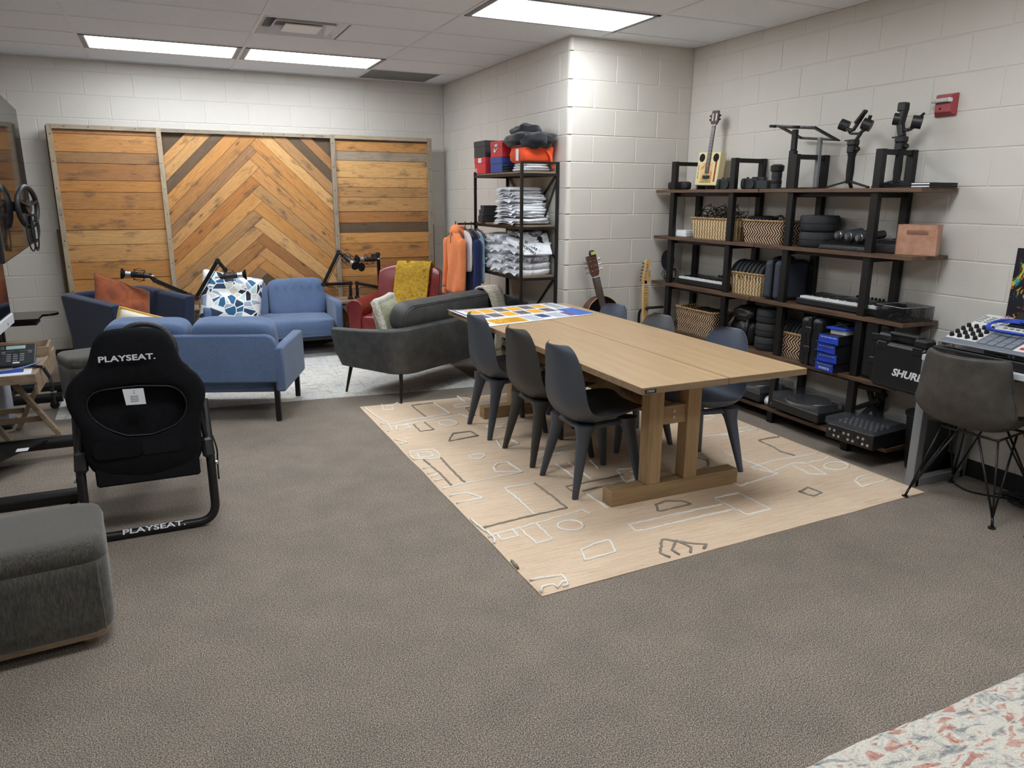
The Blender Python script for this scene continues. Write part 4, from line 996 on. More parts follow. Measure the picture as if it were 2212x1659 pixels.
# ================================================================ racing seat
plain('seat_suede', (21,21,24), 0.95, 0, 0.2, 40, 0.25, 600, spec=0.15)
plain('logo_white', (216,216,220), 0.6)
rsx = thing('racing_seat','black folding racing seat with white lettering across its headrest, seen from behind','gaming seat',(0.288,-3.90,0.0))
tx = 0.275
path = fillet([(-tx,0.20,0.58),(-tx,0.06,0.36),(-tx,0.0,0.022),(tx,0.0,0.022),(tx,0.06,0.36),(tx,0.20,0.58)],0.09,7)
MB().tube(path,0.0205,12).build('rear_tube','black_metal',rsx,True,50)
path = fillet([(-tx+0.03,0.10,0.40),(-tx+0.03,0.75,0.30),(-tx+0.03,1.05,0.022),(tx-0.03,1.05,0.022),(tx-0.03,0.75,0.30),(tx-0.03,0.10,0.40)],0.09,6)
MB().tube(path,0.019,10).build('front_tube','black_metal',rsx,True,50)
for s in(-1,1):
    MB().bar((s*(tx-0.005),0.045,0.33),(s*(tx-0.01),0.075,0.42),0.05,0.06,0.012).build('hinge_block','black_plastic',rsx)
    MB().cyl((s*(tx+0.02),0.04,0.30),(s*(tx+0.03),0.04,0.30),0.010,n=8).build('hinge_bolt','silver',rsx,True,40)
    MB().tube(fillet([(s*(tx-0.01),0.09,0.42),(s*(tx-0.035),0.10,0.60),(s*(tx-0.10),0.085,0.80)],0.1),0.013,10).build('back_tube','black_metal',rsx,True,50)
out = [(0.136,0.957),(0.165,0.976),(0.284,0.980),(0.411,0.970),(0.441,0.950),(0.458,0.891),(0.480,0.800),(0.545,0.745),(0.575,0.680),(0.566,0.608),(0.540,0.556),(0.532,0.45),(0.533,0.345),(0.492,0.300),(0.288,0.262),(0.090,0.300),(0.044,0.342),(0.040,0.45),(0.036,0.54),(0.009,0.60),(-0.008,0.66),(-0.004,0.715),(0.034,0.775),(0.096,0.81),(0.116,0.887)]
inn = [(0.097,0.700),(0.135,0.712),(0.293,0.716),(0.43,0.702),(0.472,0.665),(0.487,0.61),(0.471,0.555),(0.427,0.513),(0.326,0.482),(0.22,0.488),(0.142,0.53),(0.085,0.59),(0.072,0.655)]
def resample(poly, n, cx, cz):
    """points of a closed outline at even angles about (cx,cz)"""
    res = []
    for k in range(n):
        a = 2*PI*k/n; d = (math.cos(a), math.sin(a)); best = None
        for (x0,z0),(x1,z1) in zip(poly, poly[1:]+poly[:1]):
            ex, ez = x1-x0, z1-z0; det = d[0]*-ez+d[1]*ex
            if abs(det) < 1e-9: continue
            t = ((x0-cx)*-ez+(z0-cz)*ex)/det; s = (d[0]*(z0-cz)-d[1]*(x0-cx))/det
            if t > 0 and -1e-6 <= s <= 1+1e-6 and (best is None or t > best): best = t
        res.append((cx+d[0]*best, cz+d[1]*best))
    return res
cx, cz = 0.285, 0.60; N = 72
ro, ri = resample(out,N,cx,cz), resample(inn,N,cx,cz)
for _ in range(2): ro = [((a[0]+2*b[0]+c[0])/4,(a[1]+2*b[1]+c[1])/4) for a,b,c in zip(ro[-1:]+ro[:-1],ro,ro[1:]+ro[:1])]; ri = [((a[0]+2*b[0]+c[0])/4,(a[1]+2*b[1]+c[1])/4) for a,b,c in zip(ri[-1:]+ri[:-1],ri,ri[1:]+ri[:1])]
def by(z): return 0.03+0.02*math.sin((z-0.3)*2)
def lp(a, b, f, dy): return [(p[0]+(q[0]-p[0])*f-0.288, by(p[1]+(q[1]-p[1])*f)+dy, p[1]+(q[1]-p[1])*f) for p,q in zip(a,b)]
rings = [lp(ro,ri,0.0,0.02),lp(ro,ri,0.03,0.0),lp(ro,ri,0.15,-0.014),lp(ro,ri,0.55,-0.018),lp(ro,ri,0.93,-0.012),lp(ro,ri,1.0,0.0),lp(ro,ri,0.97,0.03),lp(ro,ri,0.5,0.055),lp(ro,ri,0.05,0.045),lp(ro,ri,0.0,0.02)]
MB().loft(rings,False).build('backrest','seat_suede',rsx,True)
MB().tube([(p[0]-0.288,by(p[1])-0.008,p[1]) for p in ri],0.004,5,closed=True).build('opening_piping','black_plastic',rsx,True)
MB().prism(rrect(0.47,0.46,0.09,5,0.0,0.585),0.095,0.115).build('front_panel','black_fabric',rsx)
MB().b2(-0.22,0.22,0.06,0.62,0.25,0.31,0.02).build('seat_pad','seat_suede',rsx,bevel=0.01)
MB().b2(-0.215,0.225,0.02,0.055,0.255,0.40,0.01).build('lumbar_flap','black_fabric',rsx)
fl_ = MB(); fl_.prism(rrect(0.20,0.085,0.03,4,-0.11,0.435),-0.004,0.002); fl_.build('velcro_strap','seat_suede',rsx,loc=(0,0.012,0))
MB().prism(rrect(0.16,0.075,0.01,3,0.07,0.43),0.0,0.003).build('velcro_pad','black_fabric',rsx,loc=(0,0.013,0))
MB().prism([(0.226-0.288,0.712),(0.311-0.288,0.709),(0.315-0.288,0.634),(0.234-0.288,0.637)],0.0,0.001).build('care_label','white_plastic',rsx,loc=(0,0.012,0))
for k, (w, z) in enumerate(((0.02,0.70),(0.035,0.69),(0.055,0.676),(0.05,0.668),(0.055,0.66),(0.045,0.652))):
    text('label_text','HI DEN 01 JUL 2024 SEAT' if k > 1 else 'DATE',0.006,'black_plastic',rsx,frame((-0.017,0.0113,z),(1,0,0),(0,0,1)),0.0002,sx=0.5)
text('headrest_lettering','PLAYSEAT.',0.036,'logo_white',rsx,frame((-0.027,0.0085,0.853),(1,0,-0.006),(0,0,1)) @ Matrix.Rotation(0.0,4,'X'),0.0012,bold=0.0008,sx=1.36)
text('tube_lettering','PLAYSEAT.',0.034,'logo_white',rsx,frame((0.0,-0.0145,0.0372),(1,0,0),(0,0.7,0.7)),0.0008,bold=0.0006,sx=1.7)
wl = [(0.025+0.145*math.cos(a),0.60+0.035*math.sin(a)*1.0,0.765+0.14*math.sin(a)) for a in[2*PI*k/32 for k in range(32)]]
wo = MB().tube(wl,0.0165,10,closed=True).build('steering_wheel','black_plastic',rsx,True)
m = MB()
for a in(0.2,PI-0.2,-PI/2): m.bar((0.025,0.60,0.765),(0.025+0.135*math.cos(a),0.60+0.035*math.sin(a),0.765+0.13*math.sin(a)),0.035,0.008)
m.cyl((0.025,0.59,0.765),(0.025,0.75,0.73),0.045,n=16); m.build('wheel_hub','silver',wo,True,40)
MB().box((0.025,0.78,0.70),(0.26,0.14,0.13),0.02).build('wheel_base','black_plastic',rsx); MB().tube([(0.0,0.78,0.64),(0.0,0.88,0.30),(0.0,1.0,0.10)],0.02,10).build('wheel_post','black_metal',rsx,True)
MB().tube(fillet([(tx+0.02,0.1,0.42),(tx+0.035,0.06,0.36),(tx+0.03,0.09,0.28),(tx+0.028,0.05,0.21)],0.04),0.004,6).build('strap_cord','rubber',rsx,True)

# ================================================================ ottomans
def mat_chenille():
    t = NT('grey_chenille'); g = t.noise(t.co(scale=(45,45,6)), 6, 4, 0.7); b = t.noise(t.co(), 5, 3)
    t.base(t.mix(1.0, t.ramp(g, [(0.3, lin((46,43,39))), (0.5, lin((76,73,67))), (0.7, lin((104,100,92)))]), t.ramp(b, [(0.3,(0.85,)*3),(0.7,(1.08,)*3)]), 'MULTIPLY')); t.rough(0.95); t.bump(g, 0.4, 0.002); t.b.inputs['Sheen Weight'].default_value = 0.3; t.out()
mat_chenille()
def ottoman(label, loc, rotz, w, d, h):
    t = thing('ottoman', label, 'ottoman', loc, rotz, 'grey chenille ottomans')
    rg = []
    for z, k in((0.062,0.93),(0.07,0.97),(0.12,0.99),(h*0.7,1.0),(h*0.80,0.995),(h*0.815,0.97)): rg.append([(x,y,z) for x,y in rrect(w*k,d*k,0.07,6)])
    MB().loft(rg).build('body','grey_chenille',t,True,60)
    rg = []
    for z, k in((h*0.80,0.96),(h*0.825,0.99),(h*0.90,1.0),(h*0.965,0.965),(h*0.992,0.88),(h,0.7),(h*1.004,0.3)): rg.append([(x,y,z) for x,y in rrect(w*k,d*k,0.07*k,6)])
    MB().loft(rg).build('lid','grey_chenille',t,True,60)
    MB().loft([[(x,y,z) for x,y in rrect(w*0.93,d*0.93,0.06,5)] for z in(0.042,0.064)]).build('base_band','tray_wood',t)
    for x in(-w/2+0.09,w/2-0.09):
        for y in(-d/2+0.09,d/2-0.09): MB().lathe([(0.022,0),(0.03,0.012),(0.03,0.044)],14,xf((x,y,0))).build('foot','tray_wood',t,True,40)
    # pleat seams at the corners
    for x,y in((w/2-0.035,-d/2+0.004),(-w/2+0.035,-d/2+0.004)): MB().tube([(x,y-0.003,0.075),(x,y-0.005,h*0.4),(x,y-0.004,h*0.8)],0.003,5).build('seam','grey_chenille',t,True)
    return t
ottoman('grey chenille storage ottoman cut off at the left edge in front',(-0.105,-4.645,0.0),math.radians(5),0.53,0.42,0.415)
ottoman('grey chenille storage ottoman behind the racing seat near the navy armchair',(-0.13,-1.36,0.009),math.radians(20),0.36,0.40,0.42)

# ================================================================ displays on carts
def mat_screen():
    t = NT('screen_black'); df = t.n('ShaderNodeBsdfDiffuse'); df.inputs[0].default_value = (0.006,0.006,0.008,1); gl = t.n('ShaderNodeBsdfGlossy'); gl.inputs['Roughness'].default_value = 0.06; gl.inputs[0].default_value = (1,1,1,1)
    mx_ = t.n('ShaderNodeMixShader'); mx_.inputs[0].default_value = 0.38; t.l(df.outputs[0], mx_.inputs[1]); t.l(gl.outputs[0], mx_.inputs[2]); t.l(mx_.outputs[0], t.t.nodes['Material Output'].inputs[0]); t.out()
mat_screen()
plain('tube_black', (17,17,18), 0.4, 0.2)
def display(label, loc, rotz, w, h, bezel, chin):
    """screen faces local -y, origin at the middle of the lower edge"""
    t = thing('display', label, 'television', loc, rotz)
    MB().b2(-w/2,w/2,0.0,0.055,0,h,0.006).build('housing','black_plastic',t)
    MB().b2(-w/2+bezel,w/2-bezel,-0.003,0.001,chin,h-bezel).build('screen','screen_black',t)
    return t
TVY = math.pi/2     # screen faces +x
d1 = display('large display with a silver lower bezel at the left edge above the desk phone',(-0.45,-2.80,0.79),TVY,1.43,0.86,0.018,0.06)
MB().b2(-0.715,0.715,-0.012,0.03,-0.012,0.052,0.004).build('silver_bezel',plain('bezel_silver',(206,208,212),0.4),d1)
MB().b2(0.55,0.60,-0.0135,-0.012,0.028,0.036).build('badge','white_plastic',d1)
MB().b2(0.50,0.508,-0.0135,-0.012,0.006,0.022).build('port','black_plastic',d1)
display('tall black television high at the left edge reflecting the block wall',(-0.397,-1.65,1.19),TVY+0.06,2.10,0.99,0.008,0.012)
def cart(label, x0, x1, ya, yb, r, z, postx, tops):
    t = thing('display_cart', label, 'tv cart', (postx,(ya+yb)/2,0)); o = Vector((postx,(ya+yb)/2,0))
    for y in(ya,yb):
        MB().cyl(Vector((x0,y,z))-o,Vector((x1,y,z))-o,r,n=16).build('foot_tube','tube_black',t,True,40)
        for x in(x0+0.06,x1-0.06):
            MB().cyl(Vector((x,y-0.012,0.03))-o,Vector((x,y+0.012,0.03))-o,0.03,n=12).build('caster','rubber',t,True,40)
    MB().cyl(Vector((postx,ya,z))-o,Vector((postx,yb,z))-o,r,n=16).build('cross_tube','tube_black',t,True,40)
    for y in(ya+0.25,yb-0.25): MB().bar(Vector((postx,y,z))-o,Vector((postx,y,tops))-o,0.06,0.04,0.004).build('upright','black_metal',t)
    return t, o
ct, co_ = cart('black tubular display cart base with curved corner plate beside the racing seat',-0.80,-0.02,-3.49,-2.515,0.038,0.10,-0.62,1.5)
# curved gusset plate joining the two feet
g = [(-0.62,-3.46),(-0.62,-2.53),(-0.30,-2.53)]+[(-0.56+0.0+0.32*math.cos(a)-0.06,-2.99+0.44*math.sin(a)) for a in[math.radians(80-10*k) for k in range(0)]]
pl = [(-0.62,-3.46),(-0.62,-2.54),(-0.29,-2.54)]+[(-0.29-0.16*math.sin(PI/2*k/8)*1.0-0.06*(k/8),-2.54-0.42*(k/8)) for k in range(1,9)]+[(-0.50+0.0,-3.05),(-0.50,-3.2),(-0.46,-3.34),(-0.40,-3.46)]
MB().add([(x-co_.x,y-co_.y,zz) for zz in(0.118,0.128) for x,y in pl],[tuple(range(len(pl))),tuple(reversed(range(len(pl),2*len(pl))))]+[((k+1)%len(pl),k,k+len(pl),(k+1)%len(pl)+len(pl)) for k in range(len(pl))]).build('corner_plate','tube_black',ct)
MB().b2(-0.43-co_.x,-0.37-co_.x,-2.72-co_.y,-2.66-co_.y,0.1285,0.1295).build('sticker','white_plastic',ct)
c2, c2o = cart('black display cart base on the floor behind the tray table',-0.85,-0.345,-1.27,-1.19+0.3,0.036,0.085,-0.72,1.6)
# glossy curved shelf of that cart
sh = [(-0.70,-1.05),(-0.70,-0.62)]+[(-0.46+0.10*math.sin(a),-0.72+0.10*math.cos(a)) for a in[PI*k/10 for k in range(11)]]+[(-0.46,-1.05)]
MB().add([(x-c2o.x,y-c2o.y,zz) for zz in(0.632,0.65) for x,y in sh],[tuple(range(len(sh))),tuple(reversed(range(len(sh),2*len(sh))))]+[((k+1)%len(sh),k,k+len(sh),(k+1)%len(sh)+len(sh)) for k in range(len(sh))]).build('glass_shelf','black_gloss',c2)
MB().b2(-0.72-c2o.x,-0.48-c2o.x,-0.95-c2o.y,-0.80-c2o.y,0.585,0.632,0.01).build('shelf_bracket','black_metal',c2)

# ================================================================ tray table with the desk phone
tt = thing('tray_table','weathered wooden folding tray table with crossed legs holding the desk phone','table',(-0.55,-2.15,0))
MB().b2(-0.30,0.26,-0.46,0.38,0.535,0.55,0.002).build('tray_top','tray_wood',tt)
for a in((-0.30,0.26,-0.475,-0.46,0.50,0.553),(-0.30,0.26,0.38,0.395,0.43,0.56),(0.245,0.262,-0.46,0.395,0.43,0.553),(-0.315,-0.30,-0.46,0.38,0.50,0.57)): MB().b2(*a,0.002).build('tray_side','tray_wood',tt)
for y, s in((0.12,1),(0.40,-1)):
    for dx in(0.0,-0.30): MB().bar((0.26*s*1.0+dx*0.95 if s > 0 else -0.02+dx*0.95, y, 0.0),((-0.04 if s > 0 else 0.25)+dx*0.95, y, 0.53),0.03,0.05,0.003,up=(0,1,0)).build('cross_leg','tray_wood',tt)
for y, a, b in((0.12,-0.30,0.19),(0.40,-0.35,0.03)): MB().bar((a,y+0.01,0.13),(b,y+0.01,0.13),0.018,0.035,0.002).build('stretcher','tray_wood',tt)
tr = thing('serving_tray','small weathered wooden tray behind the phone on the tray table','tray',(-0.47,-1.93,0.551),0.06)
MB().b2(-0.17,0.17,-0.13,0.13,0.0,0.010).build('tray_base','tray_wood',tr)
for a in((-0.17,0.17,-0.14,-0.125),(-0.17,0.17,0.125,0.14),(-0.18,-0.165,-0.14,0.14),(0.165,0.18,-0.14,0.14)): MB().b2(*a,0.0,0.06,0.002).build('tray_wall','tray_wood',tr)
ph = thing('desk_phone','black office desk phone with keypad and small screen at the left edge','phone',(-0.435,-2.35,0.551),math.radians(2))
plain('phone_black',(40,43,48),0.4)
pm = frame((0,0,0.012),(1,0,0),(0,math.cos(0.45),math.sin(0.45)))
m = MB(); t_ = MB().b2(-0.085,0.115,-0.02,0.185,-0.008,0.02,0.006); m.add(t_.v,t_.f,pm); m.build('body','phone_black',ph)
m = MB(); m.prism([(-0.02,0),(0.16,0),(0.16,0.07)],-0.085,0.115,frame((0,0,0.0),(0,1,0),(-1,0,0))); m.build('foot_wedge','black_plastic',ph)
m = MB(); rg = []
for k in range(9):
    f = k/8; yy = -0.03+0.215*f; zz = 0.045-0.02*math.sin(PI*f); rg.append([(-0.125+dx*0.028,yy,zz+dz*0.016) for dx,dz in((-1,-1),(1,-1),(1.0,0.5),(0.6,1),(-0.6,1),(-1,0.5))])
m.loft(rg,True,pm); m.build('handset','black_plastic',ph,True,50)
def onp(x0,x1,y0,y1,mat,name,h=0.003,z=0.02,par=ph): mm = MB().b2(x0,x1,y0,y1,z,z+h,0.001); q = MB().add(mm.v,mm.f,pm); return q.build(name,mat,par)
onp(-0.04,0.06,0.13,0.165,plain('lcd',(150,172,168),0.25),'screen')
onp(-0.075,0.105,0.112,0.114,'grey_metal','divider',0.001)
for r in range(4):
    for c in range(3): onp(-0.035+c*0.034,-0.012+c*0.034,0.008+r*0.021,0.02+r*0.021,'grey_metal','key')
for x, y in((-0.062,0.085),(-0.062,0.10),(0.075,0.085),(0.075,0.10),(-0.07,0.135),(-0.07,0.15)): onp(x,x+0.02,y,y+0.008,'grey_metal','key')
m = MB().add(*(lambda q: (q.v,q.f))(MB().lathe([(0.010,0.02),(0.018,0.02),(0.018,0.024),(0.010,0.024)],14,xf((0.018,0.095,0))))); MB().add(m.v,m.f,pm).build('navigation_ring','black_plastic',ph,True,40)
onp(0.0,0.035,-0.012,0.0,'white_plastic','name_card',0.001)
def coil(pts, r, n):
    P = [Vector(p) for p in pts]; seg = []
    for i in range(n*8+1):
        f = i/(n*8)*(len(P)-1); k = min(int(f),len(P)-2); c = P[k].lerp(P[k+1],f-k); d = (P[k+1]-P[k]).normalized(); u = d.orthogonal().normalized(); w = d.cross(u); a = 2*PI*i/8
        seg.append(c+(u*math.cos(a)+w*math.sin(a))*r)
    return seg
cdp = thing('handset_cord','black coiled handset cord hanging off the tray table edge','cord',(-0.35,-2.50,0.555))
MB().tube(coil([(-0.08,0.08,0.012),(0.02,0.05,0.012),(0.075,0.06,0.0),(0.10,0.10,-0.08),(0.095,0.13,-0.19),(0.10,0.12,-0.25)],0.009,42),0.0028,5).build('coil','rubber',cdp,True)
fd = thing('folder','blue and white printed folder lying under the phone cord','folder',(-0.47,-2.535,0.5505),0.1)
MB().b2(-0.16,0.15,-0.09,0.07,0.0,0.004).build('sheet','white_plastic',fd); MB().b2(-0.16,0.11,-0.02,0.07,0.004,0.0055).build('print_band',plain('cover_blue',(44,72,168),0.35,var=0.35,vs=22,stretch=(1,4,1)),fd)
MB().tube(fillet([(-0.16,0.02,0.012),(0.0,0.0,0.014),(0.10,0.03,0.02),(0.19,0.10,0.03)],0.05),0.004,6).build('lanyard',plain('lanyard_blue',(90,120,190),0.4),fd,True)
bn = thing('paper_bin','pale lavender box on the floor under the tray table','box',(-0.76,-1.62,0.0)); MB().b2(-0.10,0.14,-0.1,0.12,0.02,0.34,0.01).build('body',plain('lavender',(176,176,190),0.5),bn); MB().b2(-0.11,0.15,-0.11,0.13,0.0,0.02,0.005).build('plinth','black_plastic',bn)

sw = thing('steering_wheel','black steering wheel with looped cables hanging in front of the far left television','steering wheel',(-0.335,-1.72,1.48),PI/2-0.25)
MB().tube([(0.14*math.cos(a),-0.01,0.14*math.sin(a)*0.9) for a in[2*PI*k/28 for k in range(28)]],0.017,8,closed=True).build('rim','black_plastic',sw,True)
m = MB()
for a in(0.3,PI-0.3,-PI/2): m.bar((0,-0.01,0),(0.13*math.cos(a),-0.01,0.12*math.sin(a)),0.035,0.01)
m.cyl((0,-0.02,0),(0,0.03,0),0.045,n=14); m.build('hub','black_plastic',sw,True,40)
m = MB(); rw = random.Random(2)
for k in range(5):
    c = rw.uniform(-0.05,0.05); w = rw.uniform(0.03,0.06); h = rw.uniform(0.16,0.26); m.tube([(c+w*math.cos(a),-0.02-0.004*k,-0.05-h/2+h/2*math.sin(a)) for a in[2*PI*q/18 for q in range(18)]],0.0045,5,closed=True)
m.build('cable_loops','rubber',sw,True); MB().b2(-0.03,0.03,0.03,0.07,-0.03,0.03,0.004).build('mount','black_plastic',sw)

# ================================================================ corner clothes rack
rk = thing('storage_rack','tall black metal rack with wooden shelves of bagged clothing in the corner','shelf',(3.235,-1.58,0))
RX, RY = 0.16, 0.49
for sx in(-1,1):
    for sy in(-1,1): MB().b2(sx*RX-0.011,sx*RX+0.011,sy*RY-0.011,sy*RY+0.011,0,1.83 if sy < 0 else 1.77,0.001).build('post','black_metal',rk)
for z in(1.755,1.335,0.925,0.30):
    MB().b2(-RX+0.012,RX-0.012,-RY+0.012,RY-0.012,z-0.018,z).build('shelf_board','rustic_grey',rk,rot=(0,0,0))
    m = MB()
    for sx in(-1,1): m.b2(sx*RX-0.009,sx*RX+0.009,-RY,RY,z-0.036,z-0.014)
    for sy in(-1,1): m.b2(-RX,RX,sy*RY-0.009,sy*RY+0.009,z-0.036,z-0.014)
    m.build('shelf_frame','black_metal',rk)
MB().b2(-RX,RX,-RY-0.009,-RY+0.009,1.812,1.83).build('top_bar','black_metal',rk)
for a, b in(((RX,-RY,1.75),(RX,RY,1.05)),((RX,RY,1.75),(RX,-RY,1.05)),((RX,-RY,0.92),(RX,RY,0.1))): MB().bar(a,b,0.004,0.02).build('cross_brace','black_metal',rk)
for s in(-1,1): MB().bar((s*RX,-RY,1.70),(s*(RX-0.11),-RY+0.0,1.40),0.004,0.018).build('end_brace','black_metal',rk) if s > 0 else None
# shoe boxes
plain('box_black',(46,46,48),0.6); plain('box_red',(196,44,54),0.5); plain('box_blue',(42,72,148),0.5); plain('box_red2',(206,52,60),0.5)
def shoebox(label, loc, w, d, h, mat, logo=None, rotz=0.0):
    """short end faces -x; lid with overhanging rim"""
    t = thing('shoe_box', label, 'shoe box', loc, rotz-PI/2, 'shoe boxes on top of the rack')
    MB().b2(-w/2+0.003,w/2-0.003,-d/2+0.003,d/2-0.003,0,h-0.01,0.002).build('carton',mat,t)
    MB().b2(-w/2,w/2,-d/2,d/2,h-0.05,h,0.003).build('lid',mat,t)
    if logo == 'tick':
        m = MB(); m.prism([(-0.035,0.03),(-0.05,0.005),(-0.03,-0.015),(0.06,0.035),(-0.02,0.005),(-0.03,0.015)],-d/2-0.0015,-d/2); m.build('print_mark','white_plastic',t,loc=(0,0,0.05))
        text('lettering','NIKE',0.028,'white_plastic',t,frame((0,-d/2-0.002,0.095),(1,0,0),(0,0,1)),0.0004,shear=0.3,bold=0.001)
    if logo == 'flag': MB().b2(-0.03,0.04,-d/2-0.002,-d/2,h-0.045,h-0.006).build('print_mark','white_plastic',t); MB().b2(-w/2+0.01,-w/2+0.07,-d/2-0.0015,-d/2+0.003,0.005,0.045).build('size_label',plain('label_pink',(222,150,160),0.5),t)
    return t
shoebox('red shoe box with a white mark, lower left on top of the rack',(3.215,-1.185,1.756),0.255,0.27,0.137,'box_red2','flag')
shoebox('black shoe box resting on the red one on top of the rack',(3.215,-1.175,1.894),0.26,0.27,0.14,'box_black')
shoebox('blue shoe box on top of the rack beside the orange bag',(3.215,-1.545,1.756),0.25,0.27,0.122,'box_blue')
shoebox('red shoe box with a white tick mark resting on the blue one',(3.215,-1.55,1.879),0.25,0.27,0.132,'box_red','tick')
sd = thing('sandals','pair of black rubber sandals beside the blue shoe box','shoes',(3.11,-1.72,1.756)); m = MB()
for k in range(3): m.box((0,0,0.01+k*0.02),(0.05,0.10,0.014),0.005)
m.build('soles','rubber',sd)
# orange duffel, black clothing heap and white shirt on the top shelf
mat_fabric('bag_orange',(226,84,46),0.97,900,0.7,0.05,0.1); mat_fabric('cloth_black',(34,35,40),0.8,600); mat_fabric('cloth_white',(214,212,214),0.9,600); mat_fabric('hoodie_orange',(232,138,88),0.96,900,0.95,0.1,0.12); mat_fabric('shirt_navy',(36,44,80),0.93,900,0.95,0.1,0.12); mat_fabric('shirt_sky',(150,180,206),0.95,900,0.95,0.1,0.12)
wsb = thing('folded_shirt','white shirts folded flat under the orange bag on the rack top','clothing',(3.24,-1.90,1.756)); m = MB()
for k in range(3): blob(m,(0,0.0,0.012+k*0.021),(0.27-0.02*k,0.26,0.026),8,None,4.0,0.10,2.0,k)
m.build('fabric','cloth_white',wsb,True)
ob = thing('duffel_bag','bright orange zip bag standing on the white shirts on the rack top','bag',(3.245,-1.895,1.818))
m = MB(); blob(m,(0,0,0.075),(0.29,0.31,0.155),12,None,5.0,0.05,3.0,1.5); m.build('bag_body','bag_orange',ob,True)
MB().tube([(-0.145,-0.10,0.125),(-0.148,0.0,0.13),(-0.145,0.12,0.128)],0.004,5).build('zip','black_plastic',ob,True); MB().b2(-0.152,-0.146,-0.06,-0.02,0.02,0.11).build('hang_tag','white_plastic',ob)
MB().tube(fillet([(0.05,-0.155,0.10),(0.09,-0.165,0.06),(0.10,-0.165,0.0),(0.12,-0.16,-0.05)],0.03),0.012,6).build('side_strap','bag_orange',ob,True)
bh = thing('hoodie_heap','crumpled black hoodie heaped over the orange bag on the rack top','clothing',(3.245,-1.82,1.965)); m = MB()
blob(m,(0,0,0.045),(0.33,0.58,0.12),16,None,2.4,0.30,1.6,3.1); blob(m,(0.0,0.02,0.10),(0.23,0.30,0.14),14,None,2.2,0.3,1.7,5.2); blob(m,(-0.02,-0.18,0.02),(0.25,0.24,0.13),12,None,2.3,0.3,1.8,7.7)
m.build('fabric','cloth_black',bh,True)
# bagged shirts
def mat_polybag(name, rgb):
    t = NT(name); g = t.noise(t.co(scale=(1,1,2.5)), 14, 5, 0.65, 1.2)
    t.base(t.ramp(g, [(0.32, lin(tuple(int(c*0.84) for c in rgb))), (0.48, lin(rgb)), (0.66, lin((244,246,250)))])); t.rough(0.36); t.bump(g, 0.45, 0.008); t.b.inputs['Coat Weight'].default_value = 0.1; t.out()
mat_polybag('polybag_white',(226,229,236)); mat_polybag('polybag_grey',(200,203,211)); mat_polybag('polybag_dark',(120,122,134))
def packs(lst, group):
    for n, (label, loc, d, mat, rot, sd_) in enumerate(lst):
        t = thing('bagged_shirt', label, 'clothing', loc, 0, group, rot); m = MB()
        blob(m,(0,0,0),d,10,None,4.5,0.13,2.2,sd_); m.build('polybag',mat,t,True)
        # loose bag corner
        m = MB(); m.grid(lambda u,v: (d[0]*(-0.5-0.10*u), d[1]*(-0.35+0.7*v), 0.012*math.sin(u*5+v*7)*u-0.01*u), 3, 5); m.build('loose_flap',mat,t,True,solid=0.0015)
rp = random.Random(11); L1 = []
ordn = ['lowest','second','third','fourth','fifth','sixth','seventh','eighth','ninth','tenth','eleventh','top']
for k in range(12):
    th = 0.024+0.005*rp.random(); L1.append(('%s folded white shirt in a clear bag in the middle shelf stack' % ordn[k],(3.235+rp.uniform(-0.012,0.012),-1.76+rp.uniform(-0.02,0.02)+0.004*k,1.352+k*0.0245),(0.31-0.004*k,0.55-0.012*k,0.032),'polybag_white' if k%3 else 'polybag_grey',(0.02*(k/12)+rp.uniform(-0.02,0.02),rp.uniform(-0.05,0.05),rp.uniform(-0.08,0.08)),k*1.7))
packs(L1,'bagged shirts on the middle shelf')
L2 = []
for k in range(4):
    L2.append(('%s pillowy clear bag of clothing stacked left on the lower shelf' % ['bottom','second','third','top'][k],(3.21+0.01*(k%2),-1.30+0.02*(k%2),0.965+k*0.075),(0.27,0.30,0.095),'polybag_grey',(rp.uniform(-0.1,0.1),rp.uniform(-0.1,0.1),rp.uniform(-0.2,0.2)),k*2.3+1))
for k in range(4):
    L2.append(('%s rolled clear bag of clothing in the middle of the lower shelf' % ['bottom','second','third','top'][k],(3.20,-1.56,0.96+k*0.08),(0.26,0.22,0.10),'polybag_grey' if k%2 else 'polybag_white',(rp.uniform(-0.1,0.1),rp.uniform(-0.1,0.1),rp.uniform(-0.25,0.25)),k*3.1+2))
for k in range(5):
    L2.append(('%s folded clear bag of clothing at the near end of the lower shelf' % ['bottom','second','third dark','fourth','top'][k],(3.235,-1.86,0.950+k*0.058),(0.30,0.36,0.068),['polybag_white','polybag_grey','polybag_dark','polybag_white','polybag_white'][k],(0.03*k,rp.uniform(-0.04,0.04),rp.uniform(-0.1,0.1)),k*1.3+9))
packs(L2,'bagged clothing on the lower shelf')
lg = thing('printed_bag','white clothing bag with a black rooster emblem and lettering leaning on the lower shelf','clothing',(3.225,-2.015,1.18),0,None,(math.radians(-32),0,0))
MB().b2(-0.125,0.135,-0.010,0.004,-0.10,0.10,0.004).build('fold','polybag_white',lg)
text('lettering','DALLAS',0.034,'black_plastic',lg,frame((-0.045,-0.012,-0.02),(0.75,0,-0.66),(0.66,0,0.75)),0.0005,bold=0.0008); text('lettering','ROOSTERS',0.034,'black_plastic',lg,frame((-0.085,-0.012,-0.045),(0.75,0,-0.66),(0.66,0,0.75)),0.0005,bold=0.0008)
m = MB(); m.prism([(0.0,0.07),(0.03,0.085),(0.06,0.075),(0.075,0.05),(0.07,0.02),(0.085,-0.005),(0.06,0.0),(0.045,0.015),(0.03,0.0),(0.04,0.03),(0.02,0.035),(0.035,0.055)],-0.0125,-0.0105); m.build('emblem','black_plastic',lg)
